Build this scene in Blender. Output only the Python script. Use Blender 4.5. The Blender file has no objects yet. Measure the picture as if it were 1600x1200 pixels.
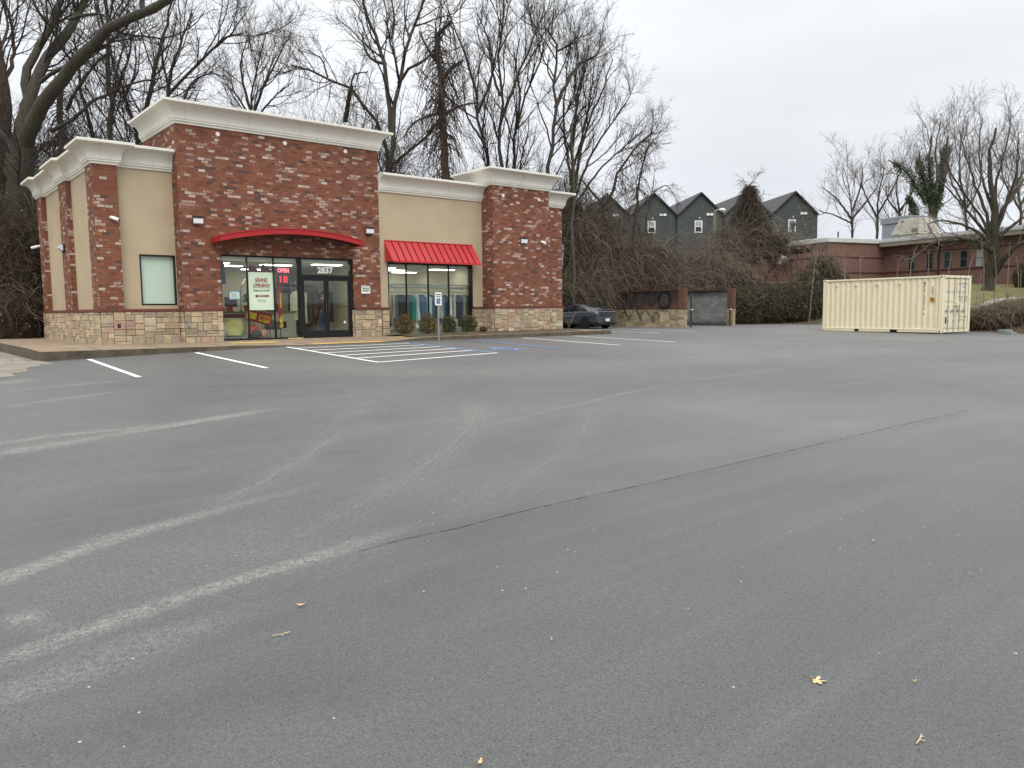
import bpy, bmesh, math, random
import numpy as np
from mathutils import Vector, Matrix

sc = bpy.context.scene
COL = sc.collection
R = math.radians

# ------------------------------------------------------------------ camera
# World axes: X runs along the shop front (to the right), Y goes into the shop, Z up.  Metres.
F_PX, PITCH, ROLL, YAW = 1211.2, .0951, .0104, .6953
EYE = Vector((-7.977, -25.978, 1.55))
_fw = Vector((math.sin(YAW) * math.cos(PITCH), math.cos(YAW) * math.cos(PITCH), -math.sin(PITCH)))
_rt = Vector((math.cos(YAW), -math.sin(YAW), 0))
_up = _rt.cross(_fw)
RT = _rt * math.cos(ROLL) - _up * math.sin(ROLL)
UP = _rt * math.sin(ROLL) + _up * math.cos(ROLL)
FW = _fw
cd = bpy.data.cameras.new('camera')
cam = bpy.data.objects.new('camera', cd)
COL.objects.link(cam)
cd.sensor_width = 36
cd.lens = 36 * F_PX / 1600
cd.clip_end = 4000
cam.matrix_world = Matrix(((RT.x, UP.x, -FW.x, EYE.x), (RT.y, UP.y, -FW.y, EYE.y), (RT.z, UP.z, -FW.z, EYE.z), (0, 0, 0, 1)))
sc.camera = cam

# ------------------------------------------------------------------ overcast daylight
SUN_EL, SUN_AZ = R(48), R(215)
w = bpy.data.worlds.new('World'); sc.world = w; w.use_nodes = True
nt = w.node_tree; nt.nodes.clear()
def wn(t, **k):
    n = nt.nodes.new(t)
    for a, b in k.items(): setattr(n, a, b)
    return n
out = wn('ShaderNodeOutputWorld'); bg = wn('ShaderNodeBackground')
sky = wn('ShaderNodeTexSky', sky_type='NISHITA'); sky.sun_disc = False
sky.sun_elevation = SUN_EL; sky.sun_rotation = SUN_AZ; sky.air_density = 1.2; sky.dust_density = 4.0
hs = wn('ShaderNodeHueSaturation'); hs.inputs['Saturation'].default_value = .35
tc = wn('ShaderNodeTexCoord'); sx = wn('ShaderNodeSeparateXYZ')
# a cloud deck: brighter overhead than near the horizon, with faint soft banks
rmp = wn('ShaderNodeValToRGB')
cr = rmp.color_ramp
cr.elements[0].position = 0; cr.elements[0].color = (8.6, 8.9, 9.4, 1)
cr.elements[1].position = 1; cr.elements[1].color = (30, 30, 29.4, 1)
e = cr.elements.new(.12); e.color = (8.4, 8.8, 9.4, 1)
e = cr.elements.new(.34); e.color = (9.6, 9.9, 10.15, 1)
nz = wn('ShaderNodeTexNoise'); nz.inputs['Scale'].default_value = 1.7; nz.inputs['Detail'].default_value = 4; nz.inputs['Roughness'].default_value = .5
mp = wn('ShaderNodeMapping'); mp.inputs['Scale'].default_value = (1, 1, 3.2)
mr = wn('ShaderNodeMapRange'); mr.inputs['From Min'].default_value = .3; mr.inputs['From Max'].default_value = .7; mr.inputs['To Min'].default_value = .87; mr.inputs['To Max'].default_value = 1.10
mul = wn('ShaderNodeMixRGB', blend_type='MULTIPLY'); mul.inputs[0].default_value = 1
mix = wn('ShaderNodeMixRGB'); mix.inputs[0].default_value = .82
L = nt.links.new
L(tc.outputs['Generated'], sx.inputs[0]); L(sx.outputs['Z'], rmp.inputs[0])
L(tc.outputs['Generated'], mp.inputs[0]); L(mp.outputs[0], nz.inputs[0]); L(nz.outputs[0], mr.inputs[0])
L(rmp.outputs[0], mul.inputs[1]); L(mr.outputs[0], mul.inputs[2])
L(sky.outputs[0], hs.inputs['Color']); L(hs.outputs[0], mix.inputs[1]); L(mul.outputs[0], mix.inputs[2])
L(mix.outputs[0], bg.inputs[0]); bg.inputs[1].default_value = .10
L(bg.outputs[0], out.inputs[0])
sd = bpy.data.lights.new('sun', 'SUN'); sd.energy = 1.0; sd.angle = R(40); sd.color = (1, .97, .93)
sun = bpy.data.objects.new('sun', sd); COL.objects.link(sun)
sun.rotation_euler = (R(90) - SUN_EL, 0, R(-35))
sc.view_settings.view_transform = 'Standard'; sc.view_settings.look = 'None'
sc.view_settings.exposure = .2; sc.view_settings.gamma = 1; sc.view_settings.use_curve_mapping = False

# ------------------------------------------------------------------ from measurements on the photo to real points
def ray(px, py):
    d = FW + RT * ((px - 800) / F_PX) - UP * ((py - 600) / F_PX)
    return d
def at(px, py, depth):
    """point on the sight line of a photo pixel, at a level distance straight ahead of the camera"""
    d = ray(px, py); h = d.x * math.sin(YAW) + d.y * math.cos(YAW)
    return EYE + d * (depth / h)
def on_y(px, py, y):
    d = ray(px, py); return EYE + d * ((y - EYE.y) / d.y)
def on_x(px, py, x):
    d = ray(px, py); return EYE + d * ((x - EYE.x) / d.x)
def cw(X, Y):
    """level camera coordinates (right, ahead) -> world x, y"""
    return (EYE.x + X * math.cos(YAW) + Y * math.sin(YAW), EYE.y - X * math.sin(YAW) + Y * math.cos(YAW))
def wc(x, y):
    x = x - EYE.x; y = y - EYE.y
    return (x * math.cos(YAW) - y * math.sin(YAW), x * math.sin(YAW) + y * math.cos(YAW))

# ------------------------------------------------------------------ helpers
def empty(name, loc=(0, 0, 0), rz=0):
    o = bpy.data.objects.new(name, None); COL.objects.link(o)
    o.location = loc; o.rotation_euler = (0, 0, rz); o.empty_display_size = .2
    return o
def tag(o, label, cat, group=None, kind=None):
    if label: o['label'] = label
    if cat: o['category'] = cat
    if group: o['group'] = group
    if kind: o['kind'] = kind
    return o
def thing(name, label, cat, loc=(0, 0, 0), rz=0, group=None):
    return tag(empty(name, loc, rz), label, cat, group)
def root_of(o):
    while o.parent: o = o.parent
    return o
def copy_tree(o, parent=None):
    c = o.copy(); COL.objects.link(c); c.parent = parent
    for ch in list(o.children): copy_tree(ch, c)
    return c
def link(name, me, mats, parent=None):
    o = bpy.data.objects.new(name, me); COL.objects.link(o)
    for m in (mats if isinstance(mats, (list, tuple)) else [mats]): me.materials.append(m)
    if parent: o.parent = parent
    return o

class MB:
    """collects shapes and links them as one mesh"""
    def __init__(s): s.v = []; s.f = []; s.m = []; s.cur = 0
    def mat(s, i): s.cur = i; return s
    def add(s, vs, fs):
        b = len(s.v); s.v += [tuple(p) for p in vs]
        for f in fs: s.f.append(tuple(b + i for i in f)); s.m.append(s.cur)
        return s
    def box(s, x0, y0, z0, x1, y1, z1):
        if x1 < x0: x0, x1 = x1, x0
        if y1 < y0: y0, y1 = y1, y0
        if z1 < z0: z0, z1 = z1, z0
        return s.add([(x0, y0, z0), (x1, y0, z0), (x1, y1, z0), (x0, y1, z0), (x0, y0, z1), (x1, y0, z1), (x1, y1, z1), (x0, y1, z1)],
                     [(3, 2, 1, 0), (4, 5, 6, 7), (0, 1, 5, 4), (1, 2, 6, 5), (2, 3, 7, 6), (3, 0, 4, 7)])
    def xbox(s, M, sx, sy, sz):
        """box centred on the matrix M"""
        c = []
        for z in (-.5, .5):
            for x, y in ((-.5, -.5), (.5, -.5), (.5, .5), (-.5, .5)): c.append(M @ Vector((x * sx, y * sy, z * sz)))
        return s.add(c, [(3, 2, 1, 0), (4, 5, 6, 7), (0, 1, 5, 4), (1, 2, 6, 5), (2, 3, 7, 6), (3, 0, 4, 7)])
    def prism(s, pts, n):
        """closed outline pts (3-D, planar) pushed along vector n"""
        k = len(pts); n = Vector(n); a = [Vector(p) for p in pts]
        nor = Vector((0, 0, 0))
        for i in range(k):
            p, q = a[i], a[(i + 1) % k]
            nor += p.cross(q)
        if nor.dot(n) < 0: a.reverse()
        vs = a + [p + n for p in a]
        return s.add(vs, [tuple(range(k))[::-1], tuple(range(k, 2 * k))] + [(i, (i + 1) % k, k + (i + 1) % k, k + i) for i in range(k)])
    def tube(s, pts, r, n=8, cap=True):
        pts = [Vector(p) for p in pts]; k = len(pts)
        rs = r if isinstance(r, (list, tuple)) else [r] * k
        vs = []; ref = None
        for i, p in enumerate(pts):
            t = (pts[min(i + 1, k - 1)] - pts[max(i - 1, 0)]).normalized()
            if ref is None: ref = Vector((0, 0, 1)) if abs(t.z) < .9 else Vector((1, 0, 0))
            a = t.cross(ref)
            if a.length < 1e-5: a = t.cross(Vector((.3, 1, .2)))
            a.normalize(); b = a.cross(t).normalized(); ref = b if abs(t.dot(b)) < .95 else ref
            for j in range(n):
                th = 2 * math.pi * j / n
                vs.append(p + (a * math.cos(th) + b * math.sin(th)) * rs[i])
        fs = []
        for i in range(k - 1):
            for j in range(n):
                j2 = (j + 1) % n
                fs.append((i * n + j, (i + 1) * n + j, (i + 1) * n + j2, i * n + j2))
        if cap: fs += [tuple(range(n)), tuple(range((k - 1) * n, k * n))[::-1]]
        return s.add(vs, fs)
    def lathe(s, prof, c=(0, 0, 0), n=16, axis='z'):
        vs = []
        for r, z in prof:
            for j in range(n):
                th = 2 * math.pi * j / n; x, y = r * math.cos(th), r * math.sin(th)
                p = (x, y, z) if axis == 'z' else ((x, z, y) if axis == 'y' else (z, x, y))
                vs.append((p[0] + c[0], p[1] + c[1], p[2] + c[2]))
        k = len(prof); fs = []
        for i in range(k - 1):
            for j in range(n):
                j2 = (j + 1) % n; fs.append((i * n + j, i * n + j2, (i + 1) * n + j2, (i + 1) * n + j))
        fs += [tuple(range(n))[::-1], tuple(range((k - 1) * n, k * n))]
        return s.add(vs, fs)
    def grid(s, fn, nu, nv):
        vs = [fn(i / nu, j / nv) for j in range(nv + 1) for i in range(nu + 1)]
        return s.add(vs, [(j * (nu + 1) + i, j * (nu + 1) + i + 1, (j + 1) * (nu + 1) + i + 1, (j + 1) * (nu + 1) + i) for j in range(nv) for i in range(nu)])
    def build(s, name, mats, parent=None, smooth=False, bevel=0, local=False, seg=1, fixn=False):
        me = bpy.data.meshes.new(name)
        off = Vector((0, 0, 0))
        if parent and not local: off = root_of(parent).location
        me.from_pydata([(p[0] - off[0], p[1] - off[1], p[2] - off[2]) for p in s.v], [], s.f)
        if any(s.m): me.polygons.foreach_set('material_index', s.m)
        if fixn:
            bm = bmesh.new(); bm.from_mesh(me); bmesh.ops.recalc_face_normals(bm, faces=bm.faces); bm.to_mesh(me); bm.free()
        if smooth: me.polygons.foreach_set('use_smooth', [True] * len(s.f))
        me.update()
        o = link(name, me, mats, parent)
        if bevel:
            m = o.modifiers.new('bevel', 'BEVEL'); m.width = bevel; m.segments = seg; m.limit_method = 'ANGLE'; m.angle_limit = R(40)
        return o

def text_mesh(body, size, bold=0., shear=0., align='CENTER', extrude=.002, spacing=1.):
    cu = bpy.data.curves.new('letters', 'FONT'); cu.body = body; cu.size = size; cu.offset = bold; cu.shear = shear
    cu.align_x = align; cu.align_y = 'CENTER'; cu.extrude = extrude; cu.resolution_u = 3; cu.space_character = spacing
    o = bpy.data.objects.new('letters', cu)
    me = bpy.data.meshes.new_from_object(o)
    bpy.data.objects.remove(o); bpy.data.curves.remove(cu)
    return me
def text(name, body, size, M, mat, parent=None, width=None, **k):
    """lettering; M places it in the space of the parent (x right, y up the letters, z out)"""
    me = text_mesh(body, size, **k); me.name = name
    if width:
        xs = [v.co.x for v in me.vertices]; f = width / (max(xs) - min(xs)); me.transform(Matrix.Diagonal((f, 1, 1, 1)))
    me.transform(M); me.materials.clear()
    return link(name, me, mat, parent)
def face_front(x, y, z):
    """frame for something that hangs on a wall facing -Y"""
    return Matrix.Translation((x, y, z)) @ Matrix.Rotation(R(90), 4, 'X')

# ------------------------------------------------------------------ materials
MATS = {}
class NT:
    def __init__(s, name):
        s.m = bpy.data.materials.new(name); s.m.use_nodes = True; s.t = s.m.node_tree
        s.b = s.t.nodes['Principled BSDF']; s.o = s.t.nodes['Material Output']
        s.b.inputs['Specular IOR Level'].default_value = .35
    def n(s, typ, **k):
        nd = s.t.nodes.new(typ)
        for a, b in k.items():
            if a.startswith('i_'): nd.inputs[a[2:].replace('_', ' ')].default_value = b
            else: setattr(nd, a, b)
        return nd
    def l(s, a, b): s.t.links.new(a, b)
    def coord(s, which='Object'): 
        return s.n('ShaderNodeTexCoord').outputs[which]
    def noise(s, vec, scale, detail=4, rough=.55, dist=0.):
        nd = s.n('ShaderNodeTexNoise'); nd.inputs['Scale'].default_value = scale; nd.inputs['Detail'].default_value = detail
        nd.inputs['Roughness'].default_value = rough; nd.inputs['Distortion'].default_value = dist
        if vec is not None: s.l(vec, nd.inputs['Vector'])
        return nd.outputs[0]
    def scale(s, vec, sc_):
        nd = s.n('ShaderNodeMapping'); nd.inputs['Scale'].default_value = sc_; s.l(vec, nd.inputs[0]); return nd.outputs[0]
    def ramp(s, fac, stops, const=False):
        nd = s.n('ShaderNodeValToRGB'); c = nd.color_ramp
        if const: c.interpolation = 'CONSTANT'
        while len(c.elements) < len(stops): c.elements.new(.5)
        for el, (p, col) in zip(c.elements, stops):
            el.position = p; el.color = (*col, 1) if len(col) == 3 else col
        s.l(fac, nd.inputs[0]); return nd.outputs[0]
    def math(s, op, a, b=None, c=None):
        nd = s.n('ShaderNodeMath', operation=op)
        for i, x in enumerate((a, b, c)):
            if x is None: continue
            if isinstance(x, (int, float)): nd.inputs[i].default_value = x
            else: s.l(x, nd.inputs[i])
        return nd.outputs[0]
    def mix(s, fac, a, b, mode='MIX'):
        nd = s.n('ShaderNodeMixRGB', blend_type=mode)
        for i, x in enumerate((fac, a, b)):
            if isinstance(x, (int, float)): nd.inputs[i].default_value = x
            elif isinstance(x, tuple): nd.inputs[i].default_value = (*x, 1) if len(x) == 3 else x
            else: s.l(x, nd.inputs[i])
        return nd.outputs[0]
    def maprange(s, v, a, b, c=0., d=1.):
        nd = s.n('ShaderNodeMapRange'); s.l(v, nd.inputs[0])
        for i, x in enumerate((a, b, c, d)): nd.inputs[i + 1].default_value = x
        return nd.outputs[0]
    def bump(s, h, strength=.3, dist=.01):
        nd = s.n('ShaderNodeBump'); nd.inputs['Strength'].default_value = strength; nd.inputs['Distance'].default_value = dist
        s.l(h, nd.inputs['Height']); s.l(nd.outputs[0], s.b.inputs['Normal'])
    def col(s, c):
        if isinstance(c, tuple): s.b.inputs['Base Color'].default_value = (*c, 1)
        else: s.l(c, s.b.inputs['Base Color'])
    def rough(s, r):
        if isinstance(r, (int, float)): s.b.inputs['Roughness'].default_value = r
        else: s.l(r, s.b.inputs['Roughness'])

def lin(r, g, b):
    return tuple(((c / 255) / 12.92 if c / 255 <= .04045 else ((c / 255 + .055) / 1.055) ** 2.4) for c in (r, g, b))

def plain(name, col, rough=.5, metal=0., var=.12, scale=6., emit=None, strength=1., bump=0.):
    """paint / plastic / metal with a little unevenness"""
    if name in MATS: return MATS[name]
    N = NT(name); v = N.coord()
    nz = N.noise(v, scale, 5, .6)
    f = N.maprange(nz, .25, .75, 1 - var, 1 + var)
    N.col(N.mix(1., col, f, 'MULTIPLY')); N.rough(N.maprange(nz, .2, .8, max(.03, rough - .08), min(1, rough + .1)))
    N.b.inputs['Metallic'].default_value = metal
    if emit: N.b.inputs['Emission Color'].default_value = (*emit, 1); N.b.inputs['Emission Strength'].default_value = strength
    if bump: N.bump(N.noise(v, scale * 12, 3), bump, .004)
    MATS[name] = N.m; return N.m

def brick_mat(name, reds, white=.15, dark=.08, mortar=(.30, .25, .21), bw=.2035, bh=.0677, seed=0., bumps=.5, msize=.011):
    N = NT(name); tcn = N.n('ShaderNodeTexCoord')
    sp = N.n('ShaderNodeSeparateXYZ'); N.l(tcn.outputs['Object'], sp.inputs[0])
    sn = N.n('ShaderNodeSeparateXYZ'); N.l(tcn.outputs['Normal'], sn.inputs[0])
    side = N.math('GREATER_THAN', N.math('ABSOLUTE', sn.outputs['X']), .6)
    hx = N.math('ADD', N.math('MULTIPLY', N.math('SUBTRACT', 1., side), sp.outputs['X']), N.math('MULTIPLY', side, N.math('ADD', sp.outputs['Y'], .1)))
    cb = N.n('ShaderNodeCombineXYZ'); N.l(hx, cb.inputs[0]); N.l(N.math('ADD', sp.outputs['Z'], seed), cb.inputs[1])
    bt = N.n('ShaderNodeTexBrick'); bt.offset = .5; bt.squash = 1
    N.l(cb.outputs[0], bt.inputs['Vector'])
    bt.inputs['Color1'].default_value = (0, 0, 0, 1); bt.inputs['Color2'].default_value = (1, 1, 1, 1); bt.inputs['Mortar'].default_value = (.5, .5, .5, 1)
    bt.inputs['Scale'].default_value = 1; bt.inputs['Mortar Size'].default_value = msize / 2; bt.inputs['Mortar Smooth'].default_value = .2
    bt.inputs['Brick Width'].default_value = bw; bt.inputs['Row Height'].default_value = bh
    rnd = bt.outputs['Color']
    # a second random number per brick, from the first one
    r2 = N.math('FRACT', N.math('MULTIPLY', rnd, 37.7))
    red = N.ramp(rnd, [(i / max(1, len(reds) - 1), c) for i, c in enumerate(reds)])
    clus = N.noise(cb.outputs[0], .9, 3, .6)
    thr = N.math('ADD', N.math('MULTIPLY', N.math('SUBTRACT', clus, .5), .55), white)
    isw = N.math('LESS_THAN', r2, thr)
    fine = N.noise(cb.outputs[0], 22, 4, .65)
    cover = N.ramp(N.math('ADD', fine, N.math('MULTIPLY', N.math('SUBTRACT', rnd, .5), .35)), [(.40, (0, 0, 0)), (.56, (1, 1, 1))])
    wf = N.math('MULTIPLY', N.math('MULTIPLY', isw, cover), N.maprange(N.math('FRACT', N.math('MULTIPLY', rnd, 91.3)), 0, 1, .35, .92))
    isd = N.math('GREATER_THAN', r2, 1 - dark)
    c1 = N.mix(N.math('MULTIPLY', isd, .8), red, (.070, .048, .045))
    c2 = N.mix(wf, c1, N.mix(N.math('FRACT', N.math('MULTIPLY', rnd, 53.1)), (.40, .31, .25), (.68, .59, .52)))
    big = N.maprange(N.noise(cb.outputs[0], .5, 3), .3, .7, .88, 1.12)
    c3 = N.mix(1., c2, big, 'MULTIPLY')
    gr = N.maprange(N.noise(cb.outputs[0], 60, 3), .3, .7, .86, 1.14)
    c4 = N.mix(1., c3, gr, 'MULTIPLY')
    N.col(N.mix(bt.outputs['Fac'], c4, mortar)); N.rough(.85); N.b.inputs['Specular IOR Level'].default_value = .25
    h = N.math('SUBTRACT', N.math('MULTIPLY', fine, .3), bt.outputs['Fac'])
    N.bump(h, bumps, .008)
    MATS[name] = N.m; return N.m

BRICK = brick_mat('tumbled_red_brick', [(.170, .060, .037), (.205, .072, .041), (.245, .094, .050), (.148, .053, .035), (.222, .100, .062), (.184, .064, .039)], white=.25, dark=.06, mortar=(.118, .066, .049), bw=.226, bh=.093, msize=.015)
BRICK_FAR = brick_mat('plain_red_brick', [(.150, .060, .044), (.125, .052, .040), (.168, .074, .055), (.100, .045, .038)], white=-.35, dark=.14, mortar=(.27, .20, .165), seed=.3, bh=.08, msize=.02)
BRICK_ENC = brick_mat('weathered_red_brick', [(.145, .064, .044), (.112, .050, .037), (.170, .080, .055)], white=-.2, dark=.14, mortar=(.12, .08, .065), seed=.13, bh=.08)
def grime(m, z0, z1, amount, name):
    """a sooty copy: dirt and moss creeping down from the coping"""
    m = m.copy(); m.name = name; t = m.node_tree; b = t.nodes['Principled BSDF']; src = b.inputs['Base Color'].links[0].from_socket
    N = NT.__new__(NT); N.m = m; N.t = t; N.b = b; v = N.coord(); sp = N.n('ShaderNodeSeparateXYZ'); N.l(v, sp.inputs[0])
    n = N.noise(v, 1.6, 5, .65); f = N.maprange(N.math('ADD', sp.outputs['Z'], N.math('MULTIPLY', N.math('SUBTRACT', n, .5), 1.6)), z0, z1, 0, amount)
    N.l(N.mix(f, src, N.mix(N.maprange(n, .4, .6), (.020, .020, .017), (.045, .032, .020))), b.inputs['Base Color']); return m
BRICK_SOOT = grime(BRICK_ENC, .75, 1.95, .93, 'sooty_red_brick')

def stone_mat(name, dirt=.0):
    """each stone carries its own colour in an attribute; this adds grain and stains"""
    N = NT(name); v = N.coord()
    a = N.n('ShaderNodeAttribute', attribute_name='tone')
    n1 = N.noise(v, 9, 6, .65); n2 = N.noise(v, 45, 4, .6); n3 = N.noise(v, 3.2, 4)
    c = N.mix(1., a.outputs['Color'], N.maprange(n1, .25, .75, .72, 1.25), 'MULTIPLY')
    c = N.mix(N.maprange(n3, .5, .8, 0., .35), c, (.36, .19, .14))
    c = N.mix(1., c, N.maprange(n2, .3, .7, .82, 1.15), 'MULTIPLY')
    if dirt: c = N.mix(N.maprange(n3, .35, .7, 0., dirt), c, (.10, .11, .05))
    N.col(c); N.rough(.9); N.bump(N.math('ADD', n1, N.math('MULTIPLY', n2, .4)), .6, .012)
    return N.m
STONE = stone_mat('tan_pink_ashlar_stone'); STONE_ENC = stone_mat('mossy_ashlar_stone', .5)

def stucco_mat():
    N = NT('tan_stucco'); v = N.coord()
    n1 = N.noise(v, .9, 4, .5); n2 = N.noise(v, 140, 3, .7)
    st = N.noise(N.scale(v, (3, 3, .35)), 1.5, 4)
    c = N.mix(N.maprange(n1, .3, .7), (.415, .335, .222), (.465, .380, .260))
    c = N.mix(1., c, N.maprange(st, .3, .75, 1.02, .965), 'MULTIPLY')
    c = N.mix(1., c, N.maprange(n2, .3, .7, .93, 1.06), 'MULTIPLY')
    N.col(c); N.rough(.92); N.bump(n2, .35, .003); return N.m
STUCCO = stucco_mat()

def cornice_mat():
    N = NT('off_white_cornice'); v = N.coord()
    st = N.noise(N.scale(v, (2.2, 2.2, .5)), 2.2, 5, .6); n1 = N.noise(v, .7, 3); n2 = N.noise(v, 90, 3)
    c = N.mix(N.maprange(n1, .3, .7), (.70, .68, .60), (.76, .745, .675))
    c = N.mix(N.maprange(st, .52, .8, 0., .38), c, (.42, .40, .33))
    c = N.mix(1., c, N.maprange(n2, .3, .7, .96, 1.03), 'MULTIPLY')
    N.col(c); N.rough(.8); N.bump(n2, .2, .002); return N.m
CORNICE = cornice_mat()

RED_METAL = plain('red_standing_seam_metal', (.45, .030, .034), .42, 0, .07, 3)
RED_TRIM = plain('red_painted_metal', (.37, .018, .021), .42, 0, .08, 3)
SEAM_DARK = plain('dark_red_seam', (.06, .006, .008), .6)
BLACK_FRAME = plain('black_anodised_frame', (.012, .013, .014), .38, .2, .15, 4)
DARK_SOFFIT = plain('dark_soffit', (.05, .015, .015), .7)
CREAM_WALL = plain('cream_interior_wall', (.62, .58, .44), .85, 0, .06, 2)
CEIL = plain('ceiling_tile', (.66, .68, .62), .9, 0, .05, 3)
FLOOR_IN = plain('grey_shop_floor', (.30, .29, .26), .35, 0, .12, 3)
LAMP_ON = plain('lit_ceiling_panel', (.9, .9, .88), .6, 0, 0, 3, emit=(1, .98, .92), strength=7.0)
WHITE_SIGN = plain('white_sign_face', (.80, .82, .80), .45, 0, .04, 5)
PAPER = plain('white_poster_paper', (.88, .91, .84), .7, 0, .03, 4)
RED_INK = plain('dark_red_ink', (.30, .025, .030), .6)
BLACK_INK = plain('black_ink', (.02, .02, .022), .6)
BLUE_PAINT = plain('sign_blue', (.012, .014, .22), .5)
GALV = plain('galvanised_steel', (.36, .36, .36), .45, .6, .15, 8)
WHITE_PLASTIC = plain('white_plastic', (.80, .80, .78), .4, 0, .04, 5)
GREY_LENS = plain('frosted_light_lens', (.78, .80, .84), .3, 0, .05, 8)
BRONZE = plain('dark_bronze_housing', (.02, .018, .016), .5, .2)

def glass_mat(name, tint=(.88, .94, .86), refl=1.0):
    N = NT(name); t = N.t; t.nodes.remove(N.b)
    tr = N.n('ShaderNodeBsdfTransparent'); tr.inputs[0].default_value = (*tint, 1)
    gl = N.n('ShaderNodeBsdfGlossy'); gl.inputs['Roughness'].default_value = .015; gl.inputs[0].default_value = (refl, refl, refl, 1)
    ge = N.n('ShaderNodeNewGeometry'); dt_ = N.n('ShaderNodeVectorMath', operation='DOT_PRODUCT'); N.l(ge.outputs['Normal'], dt_.inputs[0]); N.l(ge.outputs['Incoming'], dt_.inputs[1])
    fr = N.math('ADD', .065, N.math('MULTIPLY', .935, N.math('POWER', N.math('SUBTRACT', 1., N.math('ABSOLUTE', dt_.outputs['Value'])), 5.)))   # the same from both sides of the pane
    mx = N.n('ShaderNodeMixShader'); N.l(fr, mx.inputs[0]); N.l(tr.outputs[0], mx.inputs[1]); N.l(gl.outputs[0], mx.inputs[2])
    N.l(mx.outputs[0], N.o.inputs[0]); return N.m
GLASS = glass_mat('window_glass')
GLASS_DARK = glass_mat('tinted_glass', (.10, .11, .12))
# ------------------------------------------------------------------ ground levels (measured along the kerb, the stripe ends and the container)
def itp(x, xs, ys): return float(np.interp(x, xs, ys))
KX, KZ = [-20, -4.2, 0, 2.3, 9, 17, 30, 60], [.13, .34, .43, .48, .475, .45, .42, .42]
EX, EZ = [-20, -3.4, -.5, 2.3, 6.4, 15, 30, 60], [.06, .17, .21, .23, .28, .30, .325, .33]
FX, FZ = [-40, 5, 24, 34, 60], [0, 0, .20, .28, .30]
def lot_np(x, y):
    K = np.interp(x, KX, KZ); E_ = np.interp(x, EX, EZ); F_ = np.interp(x, FX, FZ)
    t = np.clip((y + 7.8) / 5.35, 0, 1); a = E_ + (K - E_) * t
    q = np.clip((-7.8 - y) / 12., 0, 1); q = q * (2 - q)
    return np.where(y > -7.8, a, E_ + (F_ - E_) * q)
def gz(x, y): return float(lot_np(np.float64(x), np.float64(y)))
def on_ground(px, py, lift=0.):
    d = ray(px, py); t = 1.2 / max(1e-4, -d.z)
    for _ in range(80):
        p = EYE + d * t; t = .5 * t + .5 * (EYE.z - gz(p.x, p.y) - lift) / -d.z
    return EYE + d * t

# edge of the lot towards the bank, in level camera coordinates (right, ahead)
BANK = [(-60, 5), (-33, 22), (-25.5, 30), (-22, 37), (-15, 42), (-6, 49), (0, 54), (8, 57.5), (15, 54.5), (20.5, 52), (23.2, 44), (22.6, 37.6), (23.8, 34), (25, 30), (30, 18), (36, 0), (40, -30)]
def seg_dist(P, pts):
    """distance of many plane points to a polyline, and the side (positive = left of the walk direction)"""
    best = np.full(len(P), 1e9); sg = np.zeros(len(P)); al = np.zeros(len(P)); run = 0
    for (a, b) in zip(pts[:-1], pts[1:]):
        a = np.array(a, float); b = np.array(b, float); d = b - a; l2 = (d * d).sum()
        t = np.clip(((P - a) @ d) / l2, 0, 1); q = a + t[:, None] * d; r = P - q; dd = np.sqrt((r * r).sum(1))
        s = np.sign(d[0] * (P[:, 1] - a[1]) - d[1] * (P[:, 0] - a[0])); m = dd < best - 1e-9
        best[m] = dd[m]; sg[m] = s[m]; al[m] = run + t[m] * math.sqrt(l2); run += math.sqrt(l2)
    return best, sg, al
def vnoise(x, y, s, seed=0):
    """cheap smooth value noise"""
    x = x / s; y = y / s; xi = np.floor(x); yi = np.floor(y); fx = x - xi; fy = y - yi
    fx = fx * fx * (3 - 2 * fx); fy = fy * fy * (3 - 2 * fy)
    def h(a, b): return np.modf(np.abs(np.sin(a * 127.1 + b * 311.7 + seed * 74.7) * 43758.5453))[0]
    return (h(xi, yi) * (1 - fx) + h(xi + 1, yi) * fx) * (1 - fy) + (h(xi, yi + 1) * (1 - fx) + h(xi + 1, yi + 1) * fx) * fy
CY, SY = math.cos(YAW), math.sin(YAW)
def terrain_np(x, y):
    X = (x - EYE.x) * CY - (y - EYE.y) * SY; Y = (x - EYE.x) * SY + (y - EYE.y) * CY
    d, s, _ = seg_dist(np.stack([X, Y], -1), BANK)
    d = np.where(s > 0, d, 0)
    wdt = np.where(X > 14, 5.0, 6.)
    t = np.clip(d / wdt, 0, 1); t = t * t * (3 - 2 * t)
    rise = 1.95 + np.clip((Y - 48) * .075, -.5, 1.25) + np.where(X < -12, np.clip((-12 - X) * .12, 0, 1.2), 0)
    z = lot_np(x, y) - .06 + t * rise + t * np.clip((d - 6) * .02, 0, 2)
    z += np.clip(d / 2, 0, 1) * (vnoise(x, y, 1.3, 1) - .5) * .35 * (X < 20.5)
    return z
def tz(x, y): return float(terrain_np(np.array([x], float), np.array([y], float))[0])

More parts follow.
